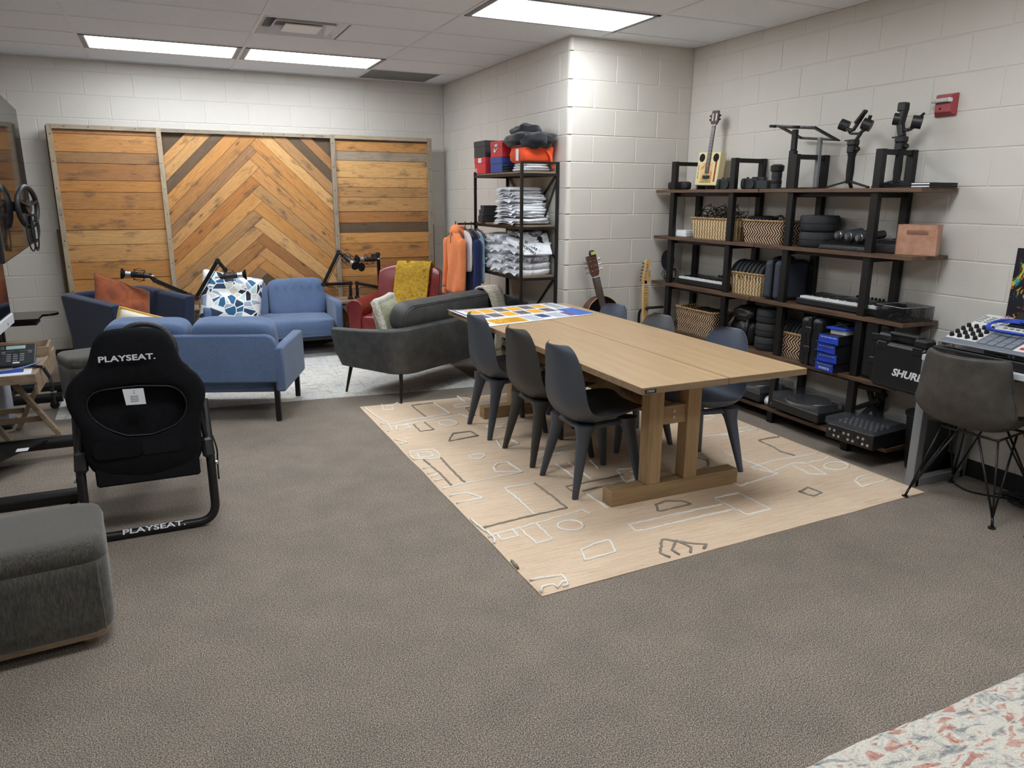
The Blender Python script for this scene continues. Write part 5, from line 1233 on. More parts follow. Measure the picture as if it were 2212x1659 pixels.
db = thing('dark_bag','dark clear bag of clothing on top of the lower shelf pile','clothing',(3.235,-1.80,1.262)); m = MB(); blob(m,(0,0,0),(0.26,0.40,0.07),10,None,2.6,0.25,2.4,4.4); m.build('polybag',mat_polybag('polybag_black',(78,80,88)) or 'polybag_black',db,True)
# small black boxes left on the middle shelf
for k, (lb, y, z, s) in enumerate((('small black ring box lowest on the middle rack shelf',-1.24,1.336,(0.16,0.10,0.055)),('small black box stacked on the ring box',-1.25,1.391,(0.15,0.10,0.05)),('topmost small black box on the middle rack shelf',-1.25,1.441,(0.13,0.08,0.04)))):
    t = thing('small_box', lb, 'box', (3.14,y,z),0,'small black boxes on the rack'); MB().b2(-s[0]/2,s[0]/2,-s[1]/2,s[1]/2,0,s[2]*0.6,0.002).build('base','box_black',t); MB().b2(-s[0]/2-0.001,s[0]/2+0.001,-s[1]/2-0.001,s[1]/2+0.001,s[2]*0.6,s[2],0.002).build('lid','box_black',t)
bk_ = thing('backpack','dark bags piled on the bottom shelf of the rack','bag',(3.22,-1.62,0.30)); m = MB(); blob(m,(0,0.1,0.18),(0.34,0.5,0.40),14,None,2.6,0.2,2.2,2.2); blob(m,(0,-0.26,0.13),(0.32,0.36,0.26),12,None,2.6,0.25,2.2,6.2); m.build('fabric','cloth_black',bk_,True)
# hanging clothes on a short bar sticking out of the rack's front
hr = thing('clothes_rail','short black bar carrying the hanging shirts at the front of the rack','rail',(3.07,-1.09,1.315))
MB().cyl((0.0,0,0),(-0.17,0,0),0.009,n=10).build('rod','black_metal',hr,True,40); MB().box((0,0,0),(0.03,0.03,0.03),0.003).build('bracket','black_metal',hr)
NX0 = -PI/2
def garment(label, y, mat, length, w, th, hood=False, sleeve=True, tilt=0.0, x=3.03):
    """shirt on a hanger in the xz plane, facing -y"""
    t = thing('hanging_shirt', label, 'clothing', (x,y,1.305), tilt, 'clothes hanging on the rack')
    m = MB(); m.tube(fillet([(0,0,0.0),(0.012,0,0.025),(-0.012,0,0.03),(0,0,-0.03)],0.01,3),0.003,6); m.tube([(-0.19,0,-0.10),(-0.1,0,-0.055),(0,0,-0.035),(0.1,0,-0.055),(0.19,0,-0.10)],0.009,6); m.build('hanger',plain('hanger_wood',(88,58,42),0.5) if 'hanger_wood' not in MATS else 'hanger_wood',t,True)
    rg = []; n = 20
    for k in range(12):
        f = k/11; z = -0.045-length*f; ww = w*(0.35+0.65*min(1,f*5))*(1-0.06*f); tt_ = th*(0.7+0.5*f)
        rg.append([(ww/2*math.cos(a)*(1+0.04*math.sin(3*a+k)), tt_/2*math.sin(a)*(1+0.35*math.sin(5*a+0.6*k)), z) for a in[2*PI*q/n for q in range(n)]])
    m = MB(); m.loft(rg); m.build('body',mat,t,True,sub=1)
    if sleeve:
        for s in(-1,1):
            m = MB(); rg = []
            for k in range(8):
                f = k/7; c = (s*(w*0.46+0.035*f),-0.01-0.02*f,-0.115-length*0.82*f); r1 = 0.055-0.012*f; rg.append([(c[0]+r1*0.75*math.cos(a),c[1]+r1*0.8*math.sin(a)*(1+0.2*math.sin(3*a+k)),c[2]) for a in[2*PI*q/10 for q in range(10)]])
            m.loft(rg); m.build('sleeve',mat,t,True,sub=1)
            MB().cyl((s*(w*0.46+0.035),-0.03,-0.115-length*0.82),(s*(w*0.46+0.037),-0.031,-0.16-length*0.82),0.036,0.034,10).build('cuff',mat,t,True,40)
    if hood: m = MB(); blob(m,(0,0.02,-0.06),(0.20,0.13,0.13),10,None,2.4,0.15,2,1); m.build('hood',mat,t,True); MB().tube([(0.01,-0.05,-0.07),(0.005,-0.055,-0.12),(0.012,-0.056,-0.17)],0.003,5).build('drawstring','black_plastic',t,True)
    return t
garment('orange hooded sweatshirt hanging in front of the other shirts on the rack',-0.97,'hoodie_orange',0.60,0.40,0.11,True,True,NX0,2.925)
garment('white shirt hanging between the orange sweatshirt and the navy shirt',-1.09,'cloth_white',0.38,0.34,0.035,False,False,NX0,2.975)
garment('navy shirt hanging behind the white one on the rack',-1.15,'shirt_navy',0.64,0.36,0.06,False,True,NX0,3.01)
garment('pale blue shirt hanging last beside the bagged clothing on the rack',-1.20,'shirt_sky',0.48,0.34,0.03,False,False,NX0,3.05)

# ================================================================ open metal shelving along the right wall
NX = -PI/2                                           # local -y looks towards -x, local x runs along world -y
LV = [1.62,1.245,0.865,0.49,0.11]
def shelving(label, y0, y1, fy, dz=0.0):
    t = thing('shelving_unit', label, 'shelf', (4.40,(y0+y1)/2,0), 0, 'open metal shelving units'); yc = (y0+y1)/2
    for y in fy:
        for x in(-0.115,0.145): MB().b2(x-0.019,x+0.019,y-yc-0.025,y-yc+0.025,0,1.84,0.002).build('post','black_metal',t)
        MB().b2(-0.115,0.145,y-yc-0.018,y-yc+0.018,1.808,1.838,0.002).build('top_bar','black_metal',t)
        for z in LV: MB().b2(-0.10,0.13,y-yc-0.014,y-yc+0.014,z-0.055,z-0.026,0.001).build('cross_bar','black_metal',t)
        for x in(-0.115,0.145): MB().cyl((x,y-yc,-0.0),(x,y-yc,0.012),0.02,n=10).build('foot','rubber',t,True,40)
    for z in LV:
        MB().b2(-0.15,0.155,y0-yc+0.003,y1-yc-0.003,z-0.024,z,0.0015).build('shelf_board','rustic_board',t)
        for x in(-0.085,0.12): MB().b2(x-0.008,x+0.008,fy[0]-yc,fy[1]-yc,z-0.05,z-0.025).build('rail','black_metal',t)
    return t
shelving('open black metal shelving unit of dark wood boards near the block column',-3.432,-2.225,(-2.43,-3.135))
shelving('open black metal shelving unit of dark wood boards nearer the desk',-4.685,-3.436,(-3.715,-4.37))
def at(y, lv, x=4.42): return (x, y, LV[lv]+0.0005)
def item(name, label, cat, y, lv, x=4.42, dr=0.0, group=None, z=0.0):
    p = at(y, lv, x); return thing(name, label, cat, (p[0],p[1],p[2]+z), NX+dr, group)
# ---- materials
def mat_basket(name, a, b, k1, k2, k3, th=0.0):
    t = NT(name); tc = t.co(); sep = t.n('ShaderNodeSeparateXYZ'); t.l(tc, sep.inputs[0])
    u = t.math('ADD', sep.outputs[0], sep.outputs[1]); tri = t.math('PINGPONG', t.math('MULTIPLY', sep.outputs[2], k2), 1.0)
    ph = t.math('SINE', t.math('ADD', t.math('MULTIPLY', u, k1), t.math('MULTIPLY', tri, k3)))
    nz = t.noise(tc, 60, 3); f = t.math('ADD', t.math('MULTIPLY', ph, 0.5), t.math('ADD', t.math('MULTIPLY', nz, 0.6), 0.2))
    t.base(t.ramp(f, [(0.38+th, lin(a)), (0.48+th, lin(b)), (0.85, lin(tuple(min(255,int(c*1.12)) for c in b)))])); t.rough(0.7); t.bump(f, 0.9, 0.006); t.out()
mat_basket('seagrass',(152,124,86),(202,178,138),200,58,1.6)
mat_basket('zigzag_basket',(30,27,32),(200,166,130),250,27,9.0,0.12)
mat_basket('braid',(120,88,52),(196,166,118),420,1,1)
def basket(label, y, lv, w, h, mat, d=0.21, taper=0.88, x=4.42, dr=0.0):
    t = item('basket', label, 'basket', y, lv, x, dr, 'woven baskets on the shelving')
    rg = [[(px*k,py*k,z) for px,py in rrect(w,d,0.03,4)] for z,k in((0,taper),(h*0.5,(1+taper)/2),(h,1.0))]
    rg += [[(px,py,z) for px,py in rrect(w-0.02,d-0.02,0.025,4)] for z in(h,h*0.75)]
    MB().loft(rg).build('woven_body',mat,t,True,50)
    pts = [(px,py,h) for px,py in rrect(w,d,0.03,4)]; m = MB(); seg = []
    for a, b in zip(pts, pts[1:]+pts[:1]):
        n = max(1,int((Vector(b)-Vector(a)).length/0.018))
        for k in range(n): seg.append(Vector(a).lerp(Vector(b),k/n))
    m.tube([p+Vector((0,0,0.003*(i%2))) for i, p in enumerate(seg)],[0.007+0.002*(i%2) for i in range(len(seg))],6,closed=True); m.build('braided_rim','braid',t,True)
    return t
def roundcase(label, y, lv, r, h, group, x=4.42, z=0.0, horiz=None):
    t = item('round_case', label, 'case', y, lv, x, 0, group, z)
    M = xf((0,0,0)) if horiz is None else frame((0,0,r),(0,1,0),(0,0,1))
    s = h/2
    MB().lathe([(0,0),(r*0.9,0.0),(r,0.012),(r,s-0.003),(r*0.985,s-0.002)],22,M).build('lower_half','soft_case',t,True,50)
    MB().lathe([(r*0.985,s+0.002),(r,s+0.003),(r,h-0.014),(r*0.93,h-0.002),(r*0.5,h),(0,h)],22,M).build('upper_half','soft_case',t,True,50)
    MB().lathe([(r*0.98,s-0.003),(r*1.012,s-0.002),(r*1.012,s+0.002),(r*0.98,s+0.003)],22,M).build('zip','black_plastic',t,True,50)
    return t
plain('soft_case',(40,41,44),0.75,0,0.12,30,0.3,300); plain('slate_case',(50,55,68),0.7,0,0.12,30,0.3,300); mat_leather('black_leather',(34,33,34),(20,20,21),0.35,8,200,0.3)
# ---- top shelf
t = item('camera_pouch','small black zip pouch at the left end of the top shelf','pouch',-2.37,0,4.38)
for dx in(-0.06,0.06): m = MB(); blob(m,(dx,0,0.033),(0.125,0.08,0.066),10,None,4,0.03,2,dx); m.build('pouch_half','soft_case',t,True)
MB().tube([(0.115,0,0.05),(0.13,-0.01,0.03),(0.128,-0.01,0.01)],0.004,5).build('wrist_strap','rubber',t,True)
uk = item('box_guitar','cigar box guitar with painted yellow body standing on the top shelf','guitar',-2.66,0,4.44,0.12)
plain('cigar_yellow',(226,212,160),0.5); plain('guitar_rose',(92,74,68),0.5,var=0.2,vs=20)
def mat_paint():
    t = NT('cigar_art'); v = t.co(); a = t.noise(v, 22, 4, 0.6, 1.0); sep = t.n('ShaderNodeSeparateColor'); n2 = t.n('ShaderNodeTexNoise', i_Scale=14.0, i_Detail=4.0); t.l(v, n2.inputs['Vector']); t.l(n2.outputs['Color'], sep.inputs[0])
    t.base(t.ramp(t.math('ADD', t.math('MULTIPLY', sep.outputs[0], 0.6), t.math('MULTIPLY', a, 0.4)), [(0.36, lin((70,66,56))), (0.43, lin((150,170,110))), (0.49, lin((214,132,84))), (0.56, lin((232,206,150))), (0.66, lin((206,150,110)))])); t.rough(0.5); t.out()
mat_paint()
UT = xf((0,0,0.03),(math.radians(-6),math.radians(1.2),0),(0.86,1,0.94))
def ub(mb, name, mat, par=uk, sm=False): return MB().add(mb.v, mb.f, UT).build(name, mat, par, sm, 40 if sm else None)
ub(MB().b2(-0.135,0.135,-0.035,0.03,0.0,0.27,0.003),'body','cigar_yellow'); ub(MB().b2(-0.08,0.06,-0.0365,-0.035,0.02,0.185),'painted_front','cigar_art')
ub(MB().b2(0.085,0.105,-0.0362,-0.035,0.03,0.22),'side_print',plain('side_print',(150,60,52),0.5,var=0.5,vs=60))
for s in(-0.085,0.085): ub(MB().cyl((s,-0.0368,0.225),(s,-0.035,0.225),0.034,n=18),'sound_hole','dark_void',uk,True)
ub(MB().b2(-0.022,0.024,-0.046,-0.034,0.10,0.485,0.003),'neck','guitar_rose'); ub(MB().b2(-0.026,0.028,-0.047,-0.034,0.483,0.488),'nut','white_plastic')
ub(MB().prism([(-0.025,0.488),(0.027,0.488),(0.045,0.515),(0.045,0.565),(0.035,0.60),(-0.035,0.60),(-0.043,0.565),(-0.043,0.515)],-0.046,-0.030),'headstock','guitar_rose')
for s in(-0.02,0.022): ub(MB().b2(s-0.006,s+0.006,-0.0475,-0.046,0.52,0.578),'slot','white_plastic')
for s in(-1,1):
    for z in(0.53,0.56): ub(MB().cyl((s*0.045,-0.038,z),(s*0.062,-0.038,z),0.008,n=8),'tuner','black_plastic',uk,True)
ub(MB().b2(-0.04,0.04,-0.044,-0.035,0.055,0.08,0.002),'bridge','black_plastic')
m = MB()
for k in range(4): m.tube([(-0.015+k*0.010,-0.0475,0.48),(-0.017+k*0.012,-0.048,0.07)],0.0008,4)
ub(m,'strings','silver')
m = MB()
for k in range(12): m.b2(-0.022,0.024,-0.0468,-0.0455,0.16+0.31*(1-0.93**k)/(1-0.93**12),0.1612+0.31*(1-0.93**k)/(1-0.93**12))
ub(m,'frets','silver')
text('lettering','never enough',0.021,'black_plastic',uk,UT @ frame((-0.108,-0.0358,0.11),(0.05,0,-1),(1,0,0)),0.0003)
es = item('display_easel','small black wire easel under the box guitar','easel',-2.66,0,4.42,0.12); m = MB(); m.b2(-0.05,-0.042,-0.05,0.05,0,0.03); m.b2(0.042,0.05,-0.05,0.05,0,0.03); m.b2(-0.05,0.05,0.03,0.04,0.012,0.02); m.build('frame','black_metal',es)
plain('camera_black',(38,40,43),0.55,var=0.1,vs=60)
def camera_body(label, y, dr=0.0):
    t = item('camera', label, 'camera', y, 0, 4.36, dr, 'mirrorless camera bodies on the top shelf')
    MB().b2(-0.065,0.065,-0.02,0.025,0,0.075,0.006).build('body','camera_black',t); m = MB(); blob(m,(-0.068,-0.012,0.038),(0.035,0.055,0.078),8,None,3.5); m.build('grip','soft_case',t,True)
    MB().cyl((0.015,-0.02,0.037),(0.015,-0.032,0.037),0.034,n=22).build('mount_cap','soft_case',t,True,40); MB().b2(0.0,0.035,-0.01,0.02,0.075,0.085,0.003).build('hot_shoe','camera_black',t); MB().cyl((-0.05,0.0,0.075),(-0.05,0.0,0.085),0.010,n=10).build('dial','camera_black',t,True,40)
    return t
camera_body('black camera body with capped mount beside the box guitar',-2.975)
camera_body('black camera body behind the second shelf post on the top shelf',-3.245)
t = item('camera','compact black camera standing beside the tall lens','camera',-3.365,0,4.36,0.2); MB().b2(-0.045,0.045,-0.03,0.03,0,0.06,0.005).build('body','camera_black',t); MB().b2(-0.03,0.01,-0.025,0.02,0.06,0.082,0.003).build('viewfinder','camera_black',t)
t = item('camera_lens','tall black zoom lens standing upright on the top shelf','lens',-3.47,0,4.37); MB().lathe([(0.03,0),(0.036,0.003),(0.036,0.06),(0.034,0.062),(0.034,0.075),(0.036,0.077),(0.036,0.115),(0.032,0.118)],20).build('barrel','camera_black',t,True,40); MB().lathe([(0.036,0.115),(0.045,0.12),(0.047,0.155),(0.030,0.165),(0.0,0.165)],20).build('lens_hood','black_plastic',t,True,40); MB().lathe([(0.0362,0.035),(0.0372,0.036),(0.0372,0.052),(0.0362,0.053)],20).build('zoom_ring','rubber',t,True,40)
# laptop stand with tilted open tray
t = item('laptop_stand','black laptop stand with a tilted open tray on the top shelf','stand',-3.63,0,4.41)
MB().b2(-0.10,0.13,-0.08,0.10,0,0.008,0.002).build('base_plate','black_metal',t); MB().b2(-0.055,-0.005,-0.055,-0.02,0.008,0.25,0.003).build('lower_column','black_metal',t); MB().b2(-0.05,-0.01,-0.05,-0.025,0.25,0.385,0.003).build('upper_column','black_metal',t)
MB().b2(0.08,0.11,0.05,0.075,0.008,0.33,0.003).build('rear_column','grey_metal',t)
TM = frame((0.0,0.0,0.365),(1,0,-0.10),(0,0.93,-0.30))
def tb_(a, name, mat='black_metal'): q = MB().b2(*a); return MB().add(q.v,q.f,TM).build(name,mat,t)
for a in((-0.14,0.21,-0.12,-0.08,-0.004,0.004),(-0.14,0.21,0.10,0.13,-0.004,0.004),(-0.14,-0.10,-0.12,0.13,-0.004,0.004),(0.17,0.21,-0.12,0.13,-0.004,0.004)): tb_(a,'tray_rail')
for x in(-0.09,0.12): MB().tube([TM @ Vector((x,-0.12,-0.006)),TM @ Vector((x,-0.17,-0.03)),TM @ Vector((x,-0.19,-0.03))],0.004,6).build('front_hook','grey_metal',t,True); MB().tube([TM @ Vector((x-0.02,-0.19,-0.03)),TM @ Vector((x+0.03,-0.19,-0.03))],0.009,8).build('hook_pad','rubber',t,True)
def gimbal(label, y, arms, x=4.40, dr=0.0):
    t = item('camera_gimbal', label, 'gimbal', y, 0, x, dr, 'camera gimbals on the top shelf')
    for a in(90,210,330):
        c, s = math.cos(math.radians(a+25)), math.sin(math.radians(a+25)); MB().bar((0.012*c,0.012*s,0.042),(0.16*c,0.115*s,0.006),0.022,0.012,0.003).build('tripod_leg','black_plastic',t)
    MB().lathe([(0.018,0.03),(0.022,0.04),(0.021,0.06),(0.024,0.10),(0.022,0.19),(0.026,0.20),(0.026,0.215)],14).build('handle','rubber',t,True,40)
    MB().box((0,0,0.235),(0.05,0.06,0.05),0.008).build('control_head','black_plastic',t); MB().cyl((0.02,0,0.235),(0.045,0,0.235),0.014,n=12).build('focus_wheel','black_plastic',t,True,40)
    MB().box((0.0,0,0.275),(0.056,0.056,0.035),0.006).build('base_motor','black_plastic',t); MB().b2(-0.06,-0.01,-0.01,0.01,0.285,0.293).build('release_lever','black_metal',t)
    for pts, w in arms: 
        for a, b in zip(pts, pts[1:]): MB().bar(a,b,w,w*0.8,0.004).build('arm','black_plastic',t)
    return t
g1 = gimbal('black camera gimbal with its arms spread open, left of the tall post',-4.06,[([(0.02,0,0.29),(0.05,0.0,0.33),(0.075,0.01,0.37)],0.022),([(0.08,0,0.345),(0.03,0.0,0.325),(-0.03,0.0,0.33),(-0.075,0,0.385)],0.018),([(-0.05,-0.01,0.36),(-0.005,-0.01,0.345),(0.06,-0.01,0.43)],0.022)])
for c, r in(((0.085,0.0,0.375),0.034),((-0.085,0.0,0.385),0.033)): MB().cyl(Vector(c)+Vector((-0.02,-0.012,0.008)),Vector(c)+Vector((0.022,0.012,-0.012)),r,n=16).build('motor','black_plastic',g1,True,40)
MB().bar((0.02,-0.02,0.385),(0.085,-0.02,0.455),0.03,0.018,0.003).build('camera_plate','black_metal',g1); MB().bar((0.095,0,0.40),(0.105,0,0.425),0.02,0.012).build('lock_knob','black_metal',g1)
g2 = gimbal('black camera gimbal standing behind the tall post at the right of the top shelf',-4.375,[([(0.0,0,0.29),(-0.02,0,0.36),(-0.005,0,0.44)],0.04),([(-0.02,0,0.33),(0.04,0,0.325),(0.085,0,0.35)],0.022)],4.43)
for c, r in(((0.085,0.0,0.36),0.036),((-0.04,0.0,0.385),0.034)): MB().cyl(Vector(c)+Vector((-0.02,-0.015,0.008)),Vector(c)+Vector((0.022,0.015,0.0)),r,n=16).build('motor','black_plastic',g2,True,40)
MB().box((-0.015,0,0.455),(0.05,0.05,0.05),0.006).build('camera_plate','black_plastic',g2); MB().bar((0.09,0,0.38),(0.125,0,0.41),0.016,0.012,0.003).build('lock_knob','black_metal',g2)
for k in range(2):
    t = item('laptop',['closed silver edged laptop lying lowest at the right end of the top shelf','closed laptop lying on the other laptop at the right end of the top shelf'][k],'laptop',-4.53,0,4.425,0.0,'laptops on the top shelf',k*0.0145)
    MB().b2(-0.16,0.16,-0.105,0.11,0.0,0.008,0.002).build('base','black_plastic',t); MB().b2(-0.16,0.16,-0.105,0.11,0.008,0.0135,0.002).build('lid','black_plastic',t); MB().b2(0.035,0.145,-0.107,-0.1045,0.003,0.0105,0.0005).build('silver_edge','white_plastic',t)
# ---- second shelf
t = item('white_box','small white plastic box at the left end of the second shelf','box',-2.51,1,4.36); MB().b2(-0.07,0.07,-0.05,0.05,0,0.045,0.006).build('lower_shell','white_plastic',t); MB().b2(-0.066,0.066,-0.046,0.046,0.045,0.055,0.004).build('lid','white_plastic',t)
basket('pale seagrass basket full of tangled black shock mounts on the second shelf',-2.87,1,0.52,0.155,'seagrass')
t = item('shock_mounts','tangle of black microphone shock mounts heaped in the seagrass basket','microphone mount',-2.87,1,4.42,0,None,0.12); rr_ = random.Random(4); m = MB()
for k in range(9):
    c = Vector((-0.19+0.048*k,rr_.uniform(-0.05,0.05),0.04+rr_.uniform(0,0.05))); R = Euler((rr_.uniform(-1,1),rr_.uniform(-1,1),rr_.uniform(0,3))).to_matrix()
    for zz in(-0.02,0.02): m.tube([c+R @ Vector((0.045*math.cos(a),0.045*math.sin(a),zz)) for a in[2*PI*q/12 for q in range(12)]],0.003,4,closed=True)
    for q in range(4):
        a = 2*PI*q/4; m.tube([c+R @ Vector((0.045*math.cos(a),0.045*math.sin(a),-0.02)),c+R @ Vector((0.075*math.cos(a+0.4),0.075*math.sin(a+0.4),0.02)),c+R @ Vector((0.045*math.cos(a+0.8),0.045*math.sin(a+0.8),0.02))],0.0028,4)
m.build('cradles','black_metal',t,True)
basket('black and natural zigzag basket on the second shelf',-3.42,1,0.42,0.155,'zigzag_basket')
t = item('headphone_pad','round black pop filter lying over the zigzag basket','pop filter',-3.32,1,4.42,0,None,0.165); MB().lathe([(0,0),(0.10,0.0),(0.108,0.008),(0.10,0.016),(0,0.018)],24,xf((0,0,0),(0.06,0.04,0))).build('disc','black_fabric',t,True,50); MB().tube(fillet([(0.10,0,0.012),(0.16,0.02,0.03),(0.22,-0.02,0.012),(0.26,-0.03,0.01)],0.05),0.008,6).build('gooseneck','black_plastic',t,True)
roundcase('lower of two round black cases on the second shelf',-3.845,1,0.125,0.10,'round cases on the second shelf')
roundcase('upper of two round black cases on the second shelf',-3.845,1,0.125,0.105,'round cases on the second shelf',z=0.101)
for k in range(3):
    t = item('condenser_microphone',['leftmost','middle','rightmost'][k]+' of three dark tube microphones lying on pouches on the second shelf','microphone',-4.085-0.08*k,1,4.36,0,'tube microphones on the second shelf',0.075)
    M = frame((0,0,0),(1,0,0),(0.35,0.25,1)); M = Matrix.Rotation(0.0,4,'Z') @ frame((0,-0.02,0),(0,0.3,1),(1,0,0)); M = xf((0.0,-0.05,0.012-0.004*k),(math.radians(-82),0,math.radians(-22)))
    MB().lathe([(0.0,0),(0.016,0.001),(0.024,0.004),(0.026,0.012),(0.026,0.165),(0.022,0.175),(0.0,0.178)],18,M).build('body',plain('mic_grey',(62,63,66),0.4) if 'mic_grey' not in MATS else 'mic_grey',t,True,40)
    MB().lathe([(0.012,-0.002),(0.016,-0.002),(0.016,0.004),(0.012,0.004)],14,M).build('connector','silver',t,True,40); MB().lathe([(0.0265,0.02),(0.0275,0.022),(0.0275,0.026),(0.0265,0.028)],18,M).build('band','silver',t,True,40)
for k in range(5):
    t = item('leather_pouch',['first','second','third','fourth','fifth'][k]+' from the left of the black leather pouches on the second shelf','pouch',-3.99-0.075*k,1,4.36,0.5,'leather pouches on the second shelf')
    m = MB(); m.loft([[(-0.05,-0.06,0.0),(0.04,-0.06,0.0),(0.04,0.09,0.0),(-0.05,0.09,0.0)],[(-0.035,-0.058,0.03),(0.035,-0.058,0.022),(0.038,0.09,0.05),(-0.03,0.09,0.055)],[(0.015,-0.04,0.042),(0.035,-0.04,0.036),(0.038,0.085,0.068),(0.012,0.085,0.07)]]); m.build('pouch_body','black_leather',t,True,60,bevel=0.004)
t = item('leather_case','large flat black leather pouch at the right of the second shelf','pouch',-4.40,1,4.40,0.25); m = MB(); m.loft([[(-0.13,-0.05,0.0),(0.08,-0.06,0.0),(0.08,0.10,0.0),(-0.13,0.10,0.0)],[(-0.11,-0.05,0.05),(0.10,-0.055,0.05),(0.10,0.1,0.06),(-0.10,0.1,0.06)],[(-0.05,-0.02,0.075),(0.135,-0.03,0.07),(0.125,0.09,0.075),(-0.05,0.09,0.08)]]); m.build('pouch_body','black_leather',t,True,60,bevel=0.006); MB().tube([(0.0,0.05,0.075),(0.04,0.05,0.085),(0.08,0.05,0.075)],0.006,6).build('handle','black_leather',t,True)
t = item('copper_box','brushed copper storage box with a slot handle on the second shelf','box',-4.60,1,4.395,0.48)
def mat_copper():
    q = NT('copper'); f = q.noise(q.co(), 14, 5, 0.65); q.base(q.ramp(f, [(0.3, lin((166,120,98))), (0.7, lin((198,152,128)))])); q.rough(0.45); q.b.inputs['Metallic'].default_value = 0.15; q.out()
mat_copper()
m = MB(); W_, D_, H_, th = 0.105, 0.065, 0.172, 0.005
m.b2(-W_,W_,-D_,D_,0,th); m.b2(-W_,-W_+th,-D_,D_,0,H_); m.b2(W_-th,W_,-D_,D_,0,H_); m.b2(-W_,W_,D_-th,D_,0,H_)
m.b2(-W_,W_,-D_,-D_+th,0,0.115); m.b2(-W_,W_,-D_,-D_+th,0.142,H_); m.b2(-W_,-0.055,-D_,-D_+th,0.115,0.142); m.b2(0.055,W_,-D_,-D_+th,0.115,0.142); m.build('box_body','copper',t)
# ---- third shelf
t = item('vocal_filter','round black pop filter with shock mount at the left end of the third shelf','pop filter',-2.335,2,4.33); MB().cyl((0,-0.004,0.175),(0,0.004,0.175),0.085,n=28).build('mesh_disc','black_fabric',t,True,40); MB().tube([(0.085*math.cos(a),0,0.175+0.085*math.sin(a)) for a in[2*PI*q/28 for q in range(28)]],0.005,6,closed=True).build('rim','black_plastic',t,True)
m = MB()
for zz in(0.02,0.10): m.tube([(0.05*math.cos(a),0.05*math.sin(a)+0.03,zz) for a in[2*PI*q/16 for q in range(16)]],0.004,5,closed=True)
for q in range(8): a = 2*PI*q/8; m.tube([(0.05*math.cos(a),0.05*math.sin(a)+0.03,0.02),(0.072*math.cos(a+0.2),0.072*math.sin(a+0.2)+0.03,0.06),(0.05*math.cos(a+0.4),0.05*math.sin(a+0.4)+0.03,0.10)],0.003,4)
m.build('shock_cradle','black_metal',t,True)
plain('key_white',(226,226,224),0.35)
def keyboard(label, y, w, nkeys, x=4.37, dr=0.0, d=0.24):
    t = item('midi_keyboard', label, 'keyboard', y, 2, x, dr, 'keyboards on the third shelf')
    MB().b2(-w/2,w/2,-d/2,d/2,0.004,0.045,0.006).build('chassis','black_plastic',t); MB().b2(-w/2,w/2,d/2-0.10,d/2,0.045,0.068,0.006).build('control_panel','black_plastic',t); kw = (w-0.05)/nkeys
    for k in range(nkeys):
        x0 = -w/2+0.03+k*kw; MB().b2(x0+0.0008,x0+kw-0.0008,-d/2+0.004,d/2-0.11,0.045,0.060,0.0015).build('white_key','key_white',t)
        if k%7 in(0,1,3,4,5) and k < nkeys-1: MB().b2(x0+kw-0.006,x0+kw+0.006,-d/2+0.05,d/2-0.11,0.060,0.069,0.0015).build('black_key','black_gloss',t)
    for k in range(8): MB().cyl((-w*0.02+k*0.028,d/2-0.03,0.068),(-w*0.02+k*0.028,d/2-0.03,0.084),0.009,0.0075,10).build('knob','rubber',t,True,40)
    MB().b2(-0.05,0.16,d/2-0.075,d/2-0.045,0.068,0.0695).build('pad_strip','grey_metal',t); MB().b2(-0.20,-0.09,d/2-0.08,d/2-0.025,0.068,0.07).build('screen','black_gloss',t)
    return t
keyboard('slim black keyboard with white keys at the left of the third shelf',-2.79,0.60,30,4.43)
keyboard('black keyboard with white keys and knobs at the right of the third shelf',-4.14,0.66,32,4.43)
basket('pale seagrass basket holding rounded black cases on the third shelf',-3.295,2,0.38,0.155,'seagrass',0.21,0.82,4.415)
for k in range(4):
    t = item('headphone_case',['first','second','third','fourth'][k]+' from the left of the black headphone cases in the third shelf basket','case',-3.165-0.085*k,2,4.425,0,'headphone cases in the third shelf basket',0.02); M = frame((0,0,0.115),(0,1,0),(0,0,1))
    for a, b in((-0.036,-0.002),(0.002,0.036)): MB().lathe([(0.0,a),(0.10,a+0.002),(0.112,a+0.010),(0.114,b-0.008 if b > 0 else b),(0.108,b),(0.0,b)],20,M).build('case_half','soft_case',t,True,50)
t = item('round_case','round black case standing upright behind the headphone cases','case',-3.47,2,4.49); M = frame((0,0,0.145),(0,1,0),(0,0,1))
MB().lathe([(0,-0.03),(0.14,-0.028),(0.145,-0.02),(0.145,0.02),(0.14,0.028),(0,0.03)],26,M).build('shell','soft_case',t,True,50)
t = item('hard_case','slate grey zip case standing on end on the third shelf','case',-3.60,2,4.41)
for a, b in((-0.085,-0.003),(0.003,0.085)): MB().b2(a,b,-0.13,0.14,0,0.275,0.022).build('case_half','slate_case',t,bevel=0.008)
MB().b2(-0.003,0.003,-0.128,0.138,0.004,0.27).build('zip','black_plastic',t); MB().tube(fillet([(0,-0.03,0.272),(0,-0.03,0.29),(0,0.06,0.29),(0,0.06,0.272)],0.02),0.007,6).build('handle','black_plastic',t,True)
t = item('wire_bin','black wire mesh tray at the right end of the third shelf','tray',-4.575,2,4.39,-0.12); m = MB(); W_, D_, H_ = 0.10, 0.115, 0.085
for k in range(22):
    for s in(-1,1): m.b2(-W_+k*2*W_/21-0.0012,-W_+k*2*W_/21+0.0012,s*D_-0.001,s*D_+0.001,0.004,H_); m.b2(s*W_-0.001,s*W_+0.001,-D_+k*2*D_/21-0.0012,-D_+k*2*D_/21+0.0012,0.004,H_)
